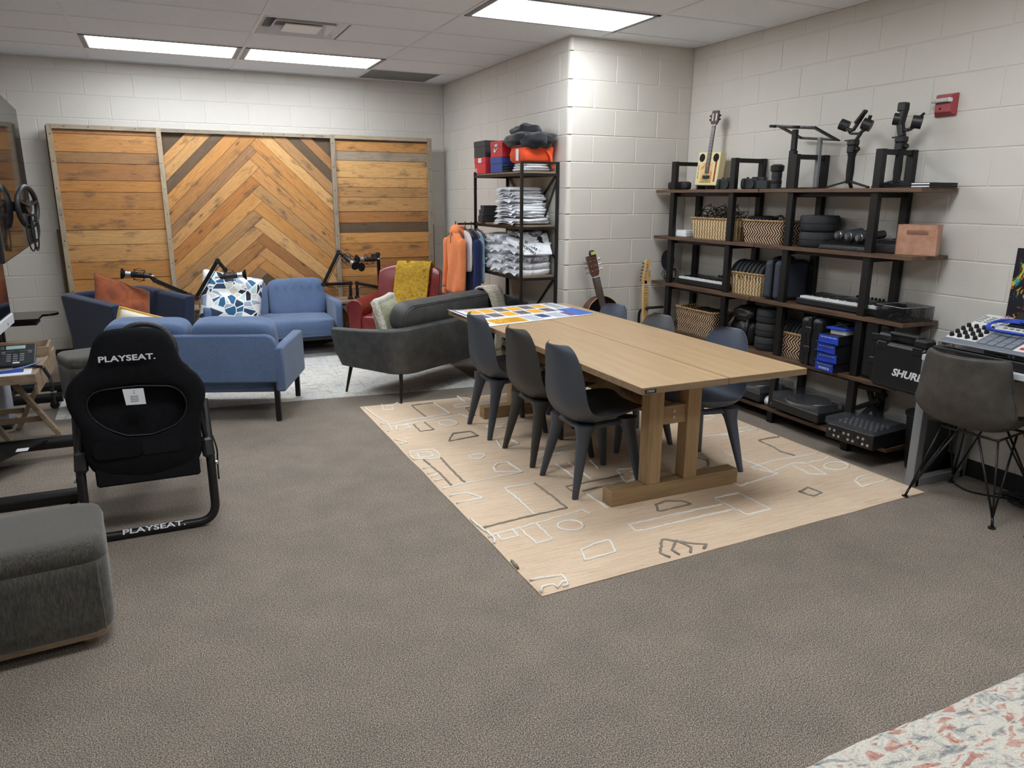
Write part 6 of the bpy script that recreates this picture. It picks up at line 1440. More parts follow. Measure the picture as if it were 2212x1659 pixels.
for k in range(9): z = 0.006+k*0.0098; m.b2(-W_,W_,-D_-0.001,-D_+0.001,z-0.001,z+0.001); m.b2(-W_,W_,D_-0.001,D_+0.001,z-0.001,z+0.001); m.b2(-W_-0.001,-W_+0.001,-D_,D_,z-0.001,z+0.001); m.b2(W_-0.001,W_+0.001,-D_,D_,z-0.001,z+0.001)
m.build('mesh_walls','black_metal',t); MB().b2(-W_,W_,-D_,D_,0,0.004).build('base','black_metal',t)
m = MB(); [m.tube([(-W_,-D_,H_),(W_,-D_,H_),(W_,D_,H_),(-W_,D_,H_)],0.003,6,closed=True)]; m.build('rim_wire','grey_metal',t,True)
# ---- fourth shelf
basket('black and natural zigzag basket at the left of the fourth shelf',-2.80,3,0.48,0.195,'zigzag_basket',0.24,0.9,4.38)
t = item('cable_bundle','dark cables lying in the zigzag basket on the fourth shelf','cable',-2.84,3,4.41,0,None,0.13); m = MB(); blob(m,(0,0,0.03),(0.36,0.16,0.09),12,None,2.4,0.35,3,2); m.build('bundle','black_fabric',t,True)
t = item('leather_backpack','soft black leather bag slumped on the fourth shelf','bag',-3.29,3,4.42); m = MB(); blob(m,(0,0,0.10),(0.24,0.22,0.20),14,None,2.6,0.15,2.2,1.2); m.build('lower_body','black_leather',t,True); m = MB(); blob(m,(-0.01,0.0,0.225),(0.27,0.23,0.13),14,None,2.3,0.2,2.2,4.1); m.build('top_flap','black_leather',t,True)
for s in(-1,1): MB().tube([(s*0.07,-0.09,0.21),(s*0.09,-0.125,0.14),(s*0.06,-0.12,0.02)],[0.012,0.016,0.012],6).build('strap','black_leather',t,True)
for k in range(3): roundcase(['lowest','middle','top'][k]+' of three stacked round black cases on the fourth shelf',-3.525,3,0.105,0.098,'round cases on the fourth shelf',x=4.39,z=k*0.099)
basket('small zigzag basket holding black cases in the middle of the fourth shelf',-3.80,3,0.32,0.165,'zigzag_basket',0.22,0.94,4.42)
for k in range(4):
    t = item('headphone_case',['first','second','third','fourth'][k]+' from the left of the black cases in the fourth shelf basket','case',-3.69-0.068*k,3,4.43,0,'headphone cases in the fourth shelf basket',0.03); M = frame((0,0,0.11),(0,1,0),(0,0,1))
    for a, b in((-0.030,-0.002),(0.002,0.030)): MB().lathe([(0.0,a),(0.095,a+0.002),(0.104,a+0.010),(0.106,b-0.006 if b > 0 else b),(0.10,b),(0.0,b)],20,M).build('case_half','soft_case',t,True,50)
def hardcase(label, y, w, d, h, x, dr=0.0, lv=3, logo=None, z=0.0, rib=True):
    """equipment case on end; split line down the narrow front"""
    t = item('equipment_case', label, 'case', y, lv, x, dr, 'black equipment cases on the fourth shelf', z)
    MB().b2(-w/2,-0.004,-d/2,d/2,0,h,0.02).build('lower_shell','hard_plastic',t,bevel=0.008); MB().b2(0.004,w/2,-d/2,d/2,0,h,0.02).build('lid_shell','hard_plastic',t,bevel=0.008); MB().b2(-0.012,0.012,-d/2-0.008,d/2+0.006,-0.0,h+0.006,0.006).build('seal_rim','hard_plastic',t)
    MB().tube(fillet([(0.0,-d*0.15,h),(0.0,-d*0.15,h+0.03),(0.0,d*0.2,h+0.03),(0.0,d*0.2,h)],0.02),0.010,8).build('handle','hard_plastic',t,True)
    for zz in(h*0.35,h*0.75): MB().b2(-0.025,0.025,-d/2-0.014,-d/2-0.004,zz-0.02,zz+0.02,0.004).build('latch','hard_plastic',t)
    return t
plain('hard_plastic',(27,28,30),0.38,0,0.1,20,0.15,300)
hardcase('ribbed black equipment case standing on the fourth shelf left of the blue boxes',-4.03,0.17,0.30,0.315,4.38)
hardcase('black equipment case standing on the fourth shelf behind the lettered case',-4.495,0.19,0.28,0.36,4.42,0.0)
plain('furman_blue',(40,70,176),0.4); plain('box_dark',(26,26,30),0.5)
for k in range(4):
    t = item('power_box',['lowest','second','third','topmost'][k]+' blue and black boxed power conditioner in the stack on the fourth shelf','box',-4.225,3,4.33,[-0.05,0.06,-0.04,0.05][k],'blue boxed power conditioners on the fourth shelf',-0.0+k*0.059)
    MB().b2(-0.085,0.06,-0.13,0.17,0,0.058,0.001).build('carton','box_dark',t); MB().b2(-0.086,0.061,-0.1325,-0.13,0.0,0.058).build('blue_front','furman_blue',t); MB().bar((-0.088,-0.132,0.003),(-0.088,-0.165,0.014),0.003,0.002).build('x','furman_blue',t) if False else MB().add([(-0.086,-0.132,0.002),(0.061,-0.132,0.002),(0.061,-0.16,0.016),(-0.086,-0.16,0.016)],[(0,1,2,3)]).build('front_flap','furman_blue',t,solid=0.0012)
    text('lettering','SMART POWER. EVERY TIME.',0.011,'logo_white',t,frame((-0.012,-0.1328,0.044),(-1,0,0),(0,0,-1)),0.0003,sx=0.85)
    if k == 0: text('brand_lettering','FURMAN',0.022,'logo_white',t,frame((-0.012,-0.1328,0.022),(-1,0,0),(0,0,-1)),0.0003,bold=0.0006)
t = item('cable_box','small white and blue box with cables on top of the blue stack','box',-4.225,3,4.34,0.1,None,0.237); MB().b2(-0.055,0.055,-0.08,0.08,0,0.03,0.001).build('carton','white_plastic',t); MB().b2(-0.075,0.065,-0.10,0.09,0.03,0.042,0.001).build('lid','furman_blue',t)
m = MB(); rr_ = random.Random(8)
for k in range(5): m.tube(fillet([(rr_.uniform(-0.05,0.05),rr_.uniform(-0.07,0.0),0.046) if q%2 else (rr_.uniform(-0.05,0.05),rr_.uniform(-0.07,0.05),0.068) for q in range(4)],0.03),0.007,6)
m.build('cables','rubber',t,True)
# lettered case leaning in front of the shelf end
sc_ = item('lettered_case','black moulded microphone case with white SHURE lettering at the shelf end','case',-4.735,3,4.222,-0.03,None,0.003)
MB().b2(-0.17,0.17,-0.05,-0.004,0,0.27,0.018).build('front_shell','hard_plastic',sc_,bevel=0.008); MB().b2(-0.17,0.17,0.002,0.055,0,0.27,0.018).build('back_shell','hard_plastic',sc_,bevel=0.008)
m = MB(); m.b2(-0.155,-0.07,-0.045,0.05,0.262,0.315,0.012); m.b2(0.08,0.16,-0.045,0.05,0.262,0.315,0.012); m.b2(-0.09,0.10,-0.03,0.035,0.305,0.328,0.008); m.build('handle_block','hard_plastic',sc_)
for x in(-0.11,0.12): MB().b2(x-0.03,x+0.03,-0.055,-0.04,0.225,0.27,0.004).build('latch','hard_plastic',sc_)
text('lettering','SHURE',0.058,'logo_white',sc_,frame((0.075,-0.0512,0.105),(1,0,0),(0,0,1)),0.0006,shear=0.25,bold=0.002,sx=1.1)
# ---- bottom shelf
plain('vinyl_black',(15,15,16),0.2); clear_plastic('smoke_acrylic',(120,124,130),0.13,0.04)
def turntable(label, y, x, dr=0.0):
    t = item('turntable', label, 'turntable', y, 4, x, dr, 'turntables on the bottom shelf'); w, d = 0.43, 0.33
    MB().b2(-w/2,w/2,-d/2,d/2,0.02,0.085,0.008).build('plinth','black_plastic',t)
    for sx in(-1,1):
        for sy in(-1,1): MB().cyl((sx*(w/2-0.05),sy*(d/2-0.05),0),(sx*(w/2-0.05),sy*(d/2-0.05),0.02),0.025,n=12).build('foot','rubber',t,True,40)
    MB().cyl((-0.04,0,0.085),(-0.04,0,0.10),0.15,n=32).build('platter','silver',t,True,40); MB().cyl((-0.04,0,0.10),(-0.04,0,0.104),0.146,n=32).build('slip_mat','vinyl_black',t,True,40)
    MB().cyl((0.165,0.09,0.085),(0.165,0.09,0.115),0.025,n=14).build('arm_pivot','silver',t,True,40); MB().tube(fillet([(0.165,0.10,0.115),(0.16,-0.02,0.115),(0.11,-0.10,0.11)],0.05),0.004,6).build('tone_arm','silver',t,True)
    m = MB(); c0, c1 = 0.088, 0.135
    m.b2(-w/2+0.004,w/2-0.004,-d/2+0.004,-d/2+0.007,c0,c1); m.b2(-w/2+0.004,w/2-0.004,d/2-0.007,d/2-0.004,c0,c1); m.b2(-w/2+0.004,-w/2+0.007,-d/2+0.006,d/2-0.006,c0,c1); m.b2(w/2-0.007,w/2-0.004,-d/2+0.006,d/2-0.006,c0,c1); m.b2(-w/2+0.004,w/2-0.004,-d/2+0.004,d/2-0.004,c1,c1+0.003); m.build('dust_cover','smoke_acrylic',t)
    return t
turntable('black turntable under a clear lid at the left of the bottom shelf',-3.42,4.40)
turntable('black turntable under a clear lid in the middle of the bottom shelf',-3.98,4.385,-0.04)
t = item('cable_reel','white plastic cable spool between the two turntables','spool',-3.69,4,4.30); MB().cyl((-0.03,0,0.035),(0.03,0,0.035),0.028,n=14).build('core','white_plastic',t,True,40)
for s in(-1,1): MB().cyl((s*0.03,0,0.035),(s*0.034,0,0.035),0.035,n=16).build('flange','white_plastic',t,True,40)
mx = item('audio_mixer','black audio mixer with row of sockets under a clear cover on the bottom shelf','mixer',-4.515,4,4.30,0.10)
MB().b2(-0.16,0.16,-0.20,0.20,0.01,0.10,0.004).build('chassis','black_plastic',mx); m = MB(); m.b2(-0.165,0.165,-0.205,0.20,0.10,0.104); m.b2(-0.165,0.165,-0.207,-0.203,0.10,0.14); m.b2(-0.165,-0.161,-0.205,0.2,0.10,0.14); m.b2(0.161,0.165,-0.205,0.2,0.10,0.14); m.b2(-0.165,0.165,-0.205,0.2,0.14,0.143); m.build('clear_cover','smoke_acrylic',mx)
for k in range(9):
    for r in range(2): MB().cyl((-0.13+k*0.0325,-0.2045,0.035+r*0.032),(-0.13+k*0.0325,-0.199,0.035+r*0.032),0.0085,n=10).build('socket','silver' if (k+r)%3 else 'black_plastic',mx,True,40)
for k in range(8):
    for r in range(3): MB().cyl((-0.12+k*0.034,-0.12+r*0.06,0.104),(-0.12+k*0.034,-0.12+r*0.06,0.118),0.008,n=8).build('knob','grey_metal',mx,True,40)
t = item('keyboard_stand','folded black keyboard stand leaning behind the mixer on the bottom shelf','stand',-4.30,4,4.46); 
for a, b in(((-0.05,0,0.0),(0.16,0.02,0.26)),((-0.03,0,0.12),(0.14,0.0,0.22)),((-0.06,0,0.27),(0.15,0,0.28)),((0.16,0.02,0.0),(0.05,0.0,0.27))): MB().bar(a,b,0.03,0.03,0.004).build('bar','black_metal',t)

# ================================================================ guitars beside the column
def strip(M, a, name, mat, par, b=0.0): q = MB().b2(*a, b); return MB().add(q.v,q.f,M).build(name,mat,par)
plain('guitar_black',(16,16,17),0.18,coat=0.4); plain('mahogany',(92,58,46),0.4,var=0.15,vs=12); plain('rosewood',(84,66,56),0.5,var=0.2,vs=30); mat_wood('maple',(222,184,126),(204,164,106),(14,14,1),0.35,0.3); mat_wood('spruce_edge',(206,160,110),(176,128,84),(4,4,4),0.4,0.3)
ag = thing('acoustic_guitar','black acoustic guitar with mahogany headstock leaning by the column','guitar',(3.795,-2.40,0.165))
AM = xf((0,0,0),(math.radians(-5),math.radians(-14.5),0))
def outline(pts, n=6):
    P = [Vector((x,z,0)) for x,z in pts]; out = []
    for i in range(len(P)):
        p0,p1,p2,p3 = P[i-1],P[i],P[(i+1)%len(P)],P[(i+2)%len(P)]
        for k in range(n):
            t = k/n; q = 0.5*((2*p1)+(p2-p0)*t+(2*p0-5*p1+4*p2-p3)*t*t+(3*p1-p0-3*p2+p3)*t**3); out.append((q.x,q.y))
    return out
bo = outline([(0,0.02),(0.14,0.04),(0.20,0.15),(0.175,0.26),(0.125,0.34),(0.135,0.45),(0.125,0.54),(0.05,0.615),(-0.04,0.62),(-0.125,0.57),(-0.145,0.46),(-0.125,0.34),(-0.175,0.26),(-0.20,0.15),(-0.14,0.04)])
m = MB(); m.prism(bo,-0.05,0.05); MB().add(m.v,m.f,AM).build('body','mahogany',ag,True,40)
m = MB(); m.prism([(x*0.985,z*0.985+0.004) for x,z in bo],-0.0535,-0.05); MB().add(m.v,m.f,AM).build('top_face','guitar_black',ag,True,40)
MB().tube([AM @ Vector((x,-0.051,z)) for x,z in bo],0.0035,5,closed=True).build('binding','spruce_edge',ag,True)
strip(AM,(-0.028,0.028,-0.062,-0.048,0.37,0.79),'fretboard','rosewood',ag); strip(AM,(-0.024,0.024,-0.05,-0.02,0.52,0.79),'neck','mahogany',ag,0.006); strip(AM,(-0.025,0.025,-0.064,-0.05,0.79,0.796),'nut','white_plastic',ag)
m = MB(); m.prism([(-0.026,0.796),(0.026,0.796),(0.04,0.83),(0.046,0.97),(-0.046,0.97),(-0.04,0.83)],-0.056,-0.04); MB().add(m.v,m.f,AM).build('headstock','mahogany',ag)
m = MB()
for k in range(14): z = 0.79-0.40*(1-0.944**(k+1))*1.05; m.b2(-0.027,0.027,-0.0632,-0.061,z,z+0.0015)
MB().add(m.v,m.f,AM).build('frets','silver',ag)
for s in(-1,1):
    for z in(0.845,0.885,0.925): MB().tube([AM @ Vector((s*0.02,-0.062,z)),AM @ Vector((s*0.02,-0.056,z))],0.007,8).build('post_peg','silver',ag,True,40); MB().tube([AM @ Vector((s*0.04,-0.048,z)),AM @ Vector((s*0.075,-0.048,z))],[0.005,0.011],8).build('tuner_key','silver',ag,True,40)
MB().tube([AM @ Vector((0.0,-0.0545,0.36)),AM @ Vector((0.0,-0.0538,0.36))],0.05,24).build('sound_hole','dark_void',ag,True,40); strip(AM,(-0.07,0.07,-0.064,-0.053,0.14,0.17),'bridge','rosewood',ag,0.002)
m = MB(); [m.tube([AM @ Vector((-0.018+0.0072*k,-0.066,0.16)),AM @ Vector((-0.016+0.0064*k,-0.0655,0.80))],0.0007,4) for k in range(6)]; m.build('strings','silver',ag)
text('lettering','Elyon',0.02,'grey_metal',ag,AM @ frame((0,-0.0565,0.953),(1,0,0),(0,0,1)),0.0003)
m = MB(); blob(m,tuple(AM @ Vector((0.012,-0.055,0.985))),(0.05,0.03,0.05),8,None,3.2); m.build('clip_tuner','black_plastic',ag,True); strip(AM,(-0.005,0.03,-0.0725,-0.070,0.972,0.997),'tuner_screen',plain('tuner_lcd',(190,206,120),0.4),ag)
ags = thing('guitar_stand','black tubular floor stand carrying the acoustic guitar','stand',(3.795,-2.40,0))
for a in(210,330,90): MB().tube([(0.03,0.03,0.17),(0.03+0.22*math.cos(math.radians(a)),0.03+0.13*math.sin(math.radians(a)),0.01)],0.010,8).build('leg','black_metal',ags,True)
MB().tube([(-0.09,-0.07,0.19),(-0.09,-0.06,0.165),(0.03,0.06,0.16),(0.12,-0.06,0.165),(0.12,-0.07,0.19)],0.011,8).build('cradle','rubber',ags,True)
eg = thing('electric_guitar','electric guitar with a pale maple neck on a black stand by the column','guitar',(4.085,-2.41,0.06)); EM = xf((0,0,0),(math.radians(-4),0,0))
eb = outline([(0,0.0),(0.13,0.03),(0.165,0.12),(0.13,0.22),(0.14,0.32),(0.13,0.40),(0.07,0.36),(0,0.34),(-0.08,0.37),(-0.145,0.42),(-0.15,0.32),(-0.125,0.22),(-0.165,0.12),(-0.13,0.03)])
m = MB(); m.prism(eb,-0.022,0.022); MB().add(m.v,m.f,EM).build('body','guitar_black',eg,True,40)
strip(EM,(-0.0265,0.0265,-0.032,-0.005,0.30,0.79),'neck','maple',eg,0.004); strip(EM,(-0.024,0.024,-0.035,-0.02,0.79,0.795),'nut','white_plastic',eg)
hp = [(-0.024,0.795),(-0.037,0.815),(-0.038,0.826),(-0.004,0.962)]+[(0.027+0.031*math.cos(a),0.968+0.031*math.sin(a)) for a in[math.radians(170-20*k) for k in range(13)]]+[(0.036,0.915),(0.041,0.885),(0.052,0.86),(0.053,0.835),(0.044,0.815),(0.024,0.795)]
m = MB(); m.prism(hp,-0.026,-0.010); MB().add(m.v,m.f,EM).build('headstock','maple',eg,True,40)
for k in range(6): x, z = -0.026+0.0055*k, 0.825+0.027*k; MB().tube([EM @ Vector((x+0.012,-0.034,z)),EM @ Vector((x+0.012,-0.026,z))],0.0055,8).build('post_peg','silver',eg,True,40); MB().tube([EM @ Vector((x-0.005,-0.018,z+0.004)),EM @ Vector((x-0.034,-0.018,z+0.006))],[0.004,0.008],8).build('tuner_key','chrome',eg,True,40)
m = MB(); [m.b2(-0.026,0.026,-0.0332,-0.031,0.79-0.43*(1-0.944**(k+1)),0.7915-0.43*(1-0.944**(k+1))) for k in range(16)]; MB().add(m.v,m.f,EM).build('frets','rosewood',eg)
m = MB(); [m.cyl((0,-0.033,z),(0,-0.031,z),0.004,n=8) for z in(0.715,0.665,0.62,0.58,0.52)]; MB().add(m.v,m.f,EM).build('inlay','black_plastic',eg); m = MB(); m.prism([(-0.012,0.797),(0.014,0.797),(0.012,0.818),(0.001,0.826),(-0.01,0.818)],-0.028,-0.026); MB().add(m.v,m.f,EM).build('truss_cover','guitar_black',eg)
text('lettering','Squier',0.022,'rosewood',eg,EM @ frame((0.038,-0.0265,0.88),(-0.15,0,-1),(1,0,-0.15)),0.0003)
gst = thing('guitar_stand','black tubular guitar stand with a padded yoke holding the electric guitar','stand',(4.12,-2.37,0)); 
MB().tube(fillet([(-0.05,0.05,0.02),(-0.045,0.05,0.62),(-0.045,-0.02,0.655),(0.0,-0.05,0.66)],0.06),0.011,8).build('upright','black_metal',gst,True); MB().tube(fillet([(-0.045,-0.06,0.645),(-0.045,-0.06,0.66),(0.10,-0.085,0.665)],0.02),0.012,8).build('yoke','rubber',gst,True)
for a in(200,330,90): MB().tube([(-0.05,0.05,0.16),(-0.05+0.24*math.cos(math.radians(a)),0.03+0.10*math.sin(math.radians(a)),0.01)],0.010,8).build('leg','black_metal',gst,True)
ms = thing('boom_stand','black boom microphone stand folded beside the shelving','stand',(4.20,-2.52,0)); MB().cyl((0,0,0.01),(0,0,0.62),0.011,n=10).build('pole','black_metal',ms,True,40); MB().tube([(-0.13,-0.02,0.625),(0.05,0,0.60),(0.07,0.02,0.42)],0.009,8).build('boom','black_metal',ms,True); MB().tube([(-0.13,-0.02,0.625),(-0.06,-0.01,0.612)],0.014,8).build('grip','rubber',ms,True); MB().cyl((-0.02,0,0.60),(0.02,0,0.60),0.02,n=12).build('clutch','black_plastic',ms,True,40); MB().cyl((0,0,0),(0,0,0.012),0.06,n=20).build('base','black_metal',ms,True,40)

# ================================================================ desk by the right wall
plain('desk_top',(188,190,192),0.45); plain('desk_frame',(138,141,146),0.45,0.3)
dk = thing('desk','white desk on grey square-tube legs along the right wall','desk',(4.33,-5.75,0)); Y0, Y1 = 0.82, -1.0
MB().b2(-0.225,0.225,Y1,Y0,0.72,0.75,0.002).build('desktop','desk_top',dk)
for y in(Y0-0.03,Y1+0.05):
    for x in(-0.20,0.20): MB().b2(x-0.025,x+0.025,y-0.025,y+0.025,0.0,0.72,0.002).build('leg','desk_frame',dk)
    MB().b2(-0.20,0.20,y-0.025,y+0.025,0.0,0.045,0.002).build('foot_rail','desk_frame',dk); MB().b2(-0.20,0.20,y-0.025,y+0.025,0.675,0.72,0.002).build('top_rail','desk_frame',dk)
MB().b2(0.18,0.22,Y1,Y0,0.66,0.71,0.002).build('rear_rail','desk_frame',dk)
cl = thing('desk_clamp','black screw clamp gripping the front edge of the desk','clamp',(4.105,-5.335,0.75)); MB().b2(-0.02,0.05,-0.03,0.03,0.0,0.012,0.002).build('upper_jaw','black_metal',cl); MB().b2(-0.032,-0.012,-0.03,0.03,-0.085,0.012,0.002).build('spine','black_metal',cl); MB().b2(-0.02,0.04,-0.025,0.025,-0.085,-0.07,0.002).build('lower_jaw','black_metal',cl); MB().cyl((0.02,0,-0.12),(0.02,0,-0.032),0.007,n=8).build('screw','black_metal',cl,True,40); MB().cyl((0.02,0,-0.125),(0.02,0,-0.115),0.018,n=12).build('screw_pad','black_plastic',cl,True,40)
# sampler workstation on a low black deck
plain('sampler_grey',(112,118,128),0.5); plain('sampler_white',(216,216,214),0.45); plain('pad_grey',(120,126,136),0.7); plain('akai_red',(196,50,56),0.4)
bd = thing('rack_deck','flat black audio deck lying on the desk under the sampler','deck',(4.325,-5.27,0.7505),NX); MB().b2(-0.31,0.36,-0.19,0.19,0.004,0.05,0.005).build('case','black_plastic',bd); text('lettering','DECK',0.02,'rosewood',bd,frame((-0.20,-0.1905,0.03),(1,0,0),(0,0,1)),0.0003)
for x in(-0.24,0.28): MB().cyl((x,-0.15,0),(x,-0.15,0.004),0.02,n=10).build('foot','rubber',bd,True)
sp = thing('sampler','grey and white sampler with knobs and pads tilted on the desk','sampler',(4.335,-5.25,0.802),NX)
SMx = frame((0,-0.18,0.0),(1,0,0),(0,math.cos(0.29),math.sin(0.29)))
def sb(a, name, mat, b=0.002, sm=False): q = MB().b2(*a,b); return MB().add(q.v,q.f,SMx).build(name,mat,sp)
m = MB(); m.prism([(-0.17,0.0),(0.18,0.0),(0.18,0.105)],-0.25,0.25,frame((0,0,0),(0,1,0),(-1,0,0))); m.build('wedge_base','black_plastic',sp)
sb((-0.27,0.27,0.0,0.40,0.004,0.034),'chassis','sampler_grey',0.004); sb((-0.27,0.27,-0.003,0.001,0.005,0.033),'front_strip','silver',0.001); sb((-0.02,0.27,-0.005,-0.002,0.008,0.030),'socket_panel','black_plastic',0.001)
for k in range(5): q = MB().cyl((0.04+k*0.022,-0.0075,0.019),(0.04+k*0.022,-0.004,0.019),0.007,n=10); MB().add(q.v,q.f,SMx).build('jack','chrome',sp,True,40)
sb((-0.265,-0.10,0.05,0.395,0.034,0.036),'knob_panel','sampler_white',0.0005); sb((0.10,0.265,0.03,0.25,0.034,0.036),'button_panel','sampler_white',0.0005); sb((-0.10,0.10,0.235,0.275,0.034,0.036),'pad_button_row','sampler_white',0.0005)
for r in range(4):
    for c in range(4):
        q = MB().cyl((-0.245+c*0.042,0.075+r*0.045,0.036),(-0.245+c*0.042,0.075+r*0.045,0.054),0.0125,0.0095,12); MB().add(q.v,q.f,SMx).build('knob','rubber',sp,True,40)
        sb((-0.245+c*0.042-0.014,-0.245+c*0.042+0.014,0.285+r*0.022,0.293+r*0.022,0.036,0.039),'button','grey_metal',0.0005)
        sb((-0.085+c*0.045,-0.045+c*0.045,0.04+r*0.047,0.082+r*0.047,0.034,0.040),'pad','pad_grey',0.002)
for c in range(6): sb((-0.09+c*0.032,-0.07+c*0.032,0.248,0.262,0.036,0.039),'button','grey_metal',0.0005)
for c in range(3): sb((0.12+c*0.045,0.15+c*0.045,0.05,0.07,0.036,0.040),'red_button','akai_red',0.0005)
for r in range(4):
    for c in range(4): sb((0.115+c*0.035,0.137+c*0.035,0.10+r*0.035,0.115+r*0.035,0.036,0.039),'button','grey_metal',0.0005)
q = MB().b2(-0.085,0.20,0.285,0.305,0.034,0.046); MB().add(q.v,q.f,SMx).build('screen_hinge','black_plastic',sp)
SC = SMx @ xf((0,0.30,0.045),(math.radians(16),0,0)); q = MB().b2(-0.085,0.20,0,0.12,0,0.012,0.003); MB().add(q.v,q.f,SC).build('screen','black_gloss',sp)
text('maker_lettering','AKAI',0.024,'akai_red',sp,SMx @ frame((-0.14,0.383,0.0364),(1,0,0),(0,1,0)),0.0003,bold=0.0005,sx=1.5); text('model_lettering','MPC X',0.022,'black_plastic',sp,SMx @ frame((-0.21,-0.0034,0.019),(1,0,0),(0,0,1)),0.0003,bold=0.0004,sx=1.1)
bc_ = thing('blue_cable','coiled bright blue cable lying on the sampler','cable',(4.315,-5.235,0.895),NX); m = MB()
for k in range(3): m.tube([SMx.to_3x3() @ Vector((0.02+(0.16-0.01*k)*math.cos(a),0.05+(0.075+0.006*k)*math.sin(a),0.012+0.006*k+0.004*math.sin(3*a))) for a in[2*PI*q/30 for q in range(30)]],0.0055,6,closed=True)
m.build('coil',plain('cable_blue',(36,74,190),0.35),bc_,True)
# colourful art print propped on the desk
def mat_art():
    t = NT('art_print'); v = t.co(); a = t.noise(v, 9, 6, 0.7, 2.5); n2 = t.n('ShaderNodeTexNoise', i_Scale=5.0, i_Detail=3.0, i_Distortion=1.5); t.l(v, n2.inputs['Vector']); sep = t.n('ShaderNodeSeparateColor'); t.l(n2.outputs['Color'], sep.inputs[0])
    hue = t.ramp(sep.outputs[1], [(0.36, lin((214,60,120))), (0.44, lin((236,120,60))), (0.5, lin((240,176,60))), (0.56, lin((90,190,90))), (0.62, lin((40,150,200))), (0.7, lin((120,60,160)))])
    t.base(t.mix(t.ramp(a, [(0.53, (0,0,0)), (0.57, (1,1,1))]), lin((28,28,40)), hue)); t.rough(0.3); t.out()
mat_art()
ap = thing('art_print','dark art print with a colourful paint splash propped at the right wall','picture',(4.55,-5.36,0.7515),NX); m = MB(); AP = xf((0,0,0),(math.radians(-1),0,0)); m.add(*(lambda q: (q.v,q.f))(MB().b2(-0.30,0.30,0.0,0.008,0.0,0.56)),AP); m.build('panel','art_print',ap)
MB().tube([AP @ Vector((0.12+0.17*math.cos(a),-0.003,0.26+0.17*math.sin(a))) for a in[math.radians(60+k*12) for k in range(16)]],0.007,5).build('printed_arc',plain('arc_blue',(50,110,190),0.4),ap,True)
# office bin, floor cables
tbn = thing('waste_bin','plain black waste bin on the floor between the shelving and the desk leg','bin',(4.43,-4.808,0)); MB().lathe([(0.0,0.004),(0.095,0.0),(0.10,0.01),(0.125,0.33),(0.13,0.335),(0.122,0.33),(0.095,0.02),(0.0,0.015)],26).build('pail','black_plastic',tbn,True,40)
MB().lathe([(0.126,0.325),(0.133,0.328),(0.133,0.342),(0.122,0.342)],26).build('rim','black_plastic',tbn,True,40)
fc = thing('floor_cables','tangle of black power cables on the carpet under the desk','cable',(4.45,-5.25,0.0)); m = MB(); rc_ = random.Random(9)
for k in range(9): m.tube(fillet([(rc_.uniform(-0.1,0.08),rc_.uniform(-0.2,0.1)-0.1,rc_.uniform(0.006,0.05)) for q in range(6)],0.06,4),0.005,5)
m.tube(fillet([(-0.08,0.20,0.006),(-0.12,0.10,0.006),(-0.08,0.02,0.007),(0.0,-0.1,0.01)],0.05),0.005,5); m.build('cables','rubber',fc,True)
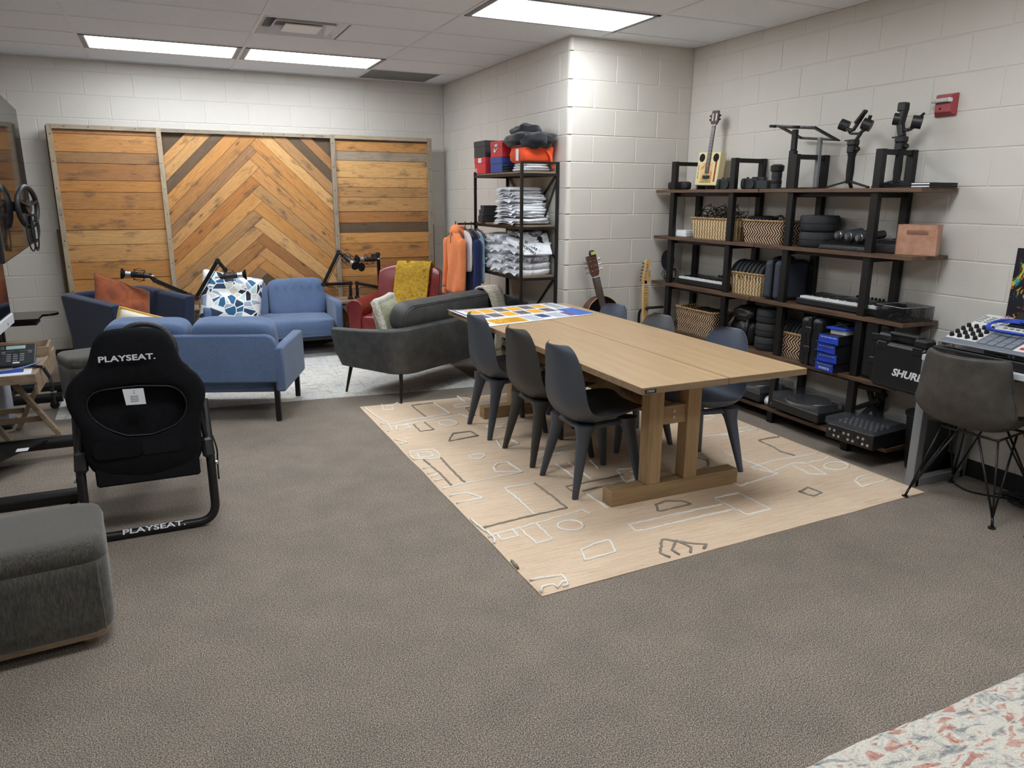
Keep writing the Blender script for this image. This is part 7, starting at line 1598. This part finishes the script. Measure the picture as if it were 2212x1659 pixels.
# ================================================================ leather chairs on wire legs
mat_leather('stone_leather',(84,79,74),(60,56,52),0.6,10,240,0.25)
WP = [(-0.215,0.435,0.17),(-0.20,0.452,0.20),(-0.12,0.452,0.225),(0.0,0.438,0.235),(0.09,0.434,0.24),(0.155,0.452,0.245),(0.195,0.50,0.245),(0.215,0.56,0.24),(0.228,0.63,0.23),(0.236,0.70,0.22),(0.243,0.765,0.208),(0.246,0.80,0.20),(0.246,0.81,0.19)]
def wire_chair(label, loc, rotz):
    t = thing('wire_chair', label, 'chair', loc, rotz, 'leather chairs on wire legs at the desk'); n = 14; rows = []
    for i, (y,z,w) in enumerate(WP):
        f = max(0,min(1,(i-3)/4)); g = max(0,1-abs(i-5)/4); row = []
        for k in range(n+1):
            v = 2*k/n-1; row.append((0.05+v*w*(1+0.04*g*abs(v)), y-f*0.10*abs(v)**2.4, z+(1-f)*0.035*abs(v)**3+g*0.05*abs(v)**4))
        rows.append(row)
    m = MB(); m.add([p for r in rows for p in r],[(i*(n+1)+k,(i+1)*(n+1)+k,(i+1)*(n+1)+k+1,i*(n+1)+k+1) for i in range(len(WP)-1) for k in range(n)])
    o = m.build('bucket_seat','stone_leather',t,True); md = o.modifiers.new('solid','SOLIDIFY'); md.thickness = 0.028; md.offset = 0; md = o.modifiers.new('sub','SUBSURF'); md.levels = 1; md.render_levels = 2
    rim = rows[0]+[r[-1] for r in rows[1:-1]]+list(reversed(rows[-1]))+[r[0] for r in reversed(rows[1:-1])]
    MB().tube(rim,0.005,5,closed=True).build('edge_stitch','stone_leather',t,True)
    m = MB(); m.tube([(-0.14,-0.12,0.418),(0.14,-0.12,0.418),(0.14,0.12,0.41),(-0.14,0.12,0.41)],0.007,8,closed=True); m.build('seat_ring','black_metal',t,True)
    for sx in(-1,1):
        for sy in(-1,1):
            ft_ = (sx*0.225,sy*0.215,0.006); k = (sx*0.215,sy*0.205,0.05)
            for a in((sx*0.14,sy*0.12,0.41),(sx*0.05,sy*0.13,0.41),(sx*0.14,-sy*0.05,0.41)): MB().tube([a,k],0.0055,6).build('wire_strut','black_metal',t,True)
            MB().tube([k,ft_],0.007,6).build('leg_tip','black_metal',t,True); MB().cyl((ft_[0],ft_[1],0.0),(ft_[0],ft_[1],0.008),0.017,n=12).build('foot_pad','rubber',t,True,40)
    return t
wire_chair('worn grey leather bucket chair on crossed black wire legs in front of the desk',(4.19,-5.262,0.0),math.radians(95))
wire_chair('second leather bucket chair mostly outside the right edge of the frame',(4.27,-5.86,0.0),math.radians(92))

# ================================================================ finer pieces belong to the part they sit on
SUB = {'frets':('fretboard','neck'),'inlay':('neck',),'truss_cover':('headstock',),'tuner_key':('headstock',),'post_peg':('headstock',),'tuner_screen':('clip_tuner',),'strings':('bridge','neck'),'tuner':('headstock',),'slot':('headstock',),'sound_hole':('top_face','body'),'painted_front':('body',),'side_print':('body',),
 'piping':('arm',),'cuff':('sleeve',),'drawstring':('hood',),'zip':('bag_body','lower_half','case_half'),'hang_tag':('bag_body',),'silver_edge':('lid','base'),'black_key':('chassis',),'white_key':('chassis',),'knob':('knob_panel','control_panel','chassis'),'pad':('chassis',),'jack':('socket_panel',),'red_button':('button_panel',),'button':('button_panel',),
 'socket':('chassis',),'key':('body',),'navigation_ring':('body',),'name_card':('body',),'divider':('body',),'slip_mat':('platter',),'tone_arm':('arm_pivot',),'size_label':('carton',),'print_mark':('carton',),'blue_front':('carton',),'front_flap':('carton',),'hook_pad':('front_hook',),'badge':('silver_bezel',),'port':('silver_bezel',),'text_line':('sheet',),'seam':('back_cushion','body'),'zoom_ring':('barrel',),'hot_shoe':('body',),'dial':('body',),'mount_cap':('body',),'foot_pad':('leg_tip',),'edge_stitch':('bucket_seat',),'rim_wire':('mesh_walls',),'opening_piping':('backrest',),'care_label':('backrest',),'velcro_strap':('lumbar_flap',),'fringe':('blanket',)}
for o in [o for o in bpy.data.objects if o.parent and 'category' in o.parent]:
    nm = o.name.split('.')[0]
    for want in SUB.get(nm, ()):
        c = [q for q in o.parent.children if q.name.split('.')[0] == want and q is not o and q.location.length < 1e-6 and Vector(q.rotation_euler).length < 1e-6 and not q.children_recursive == None]
        if c: o.parent = c[0]; break
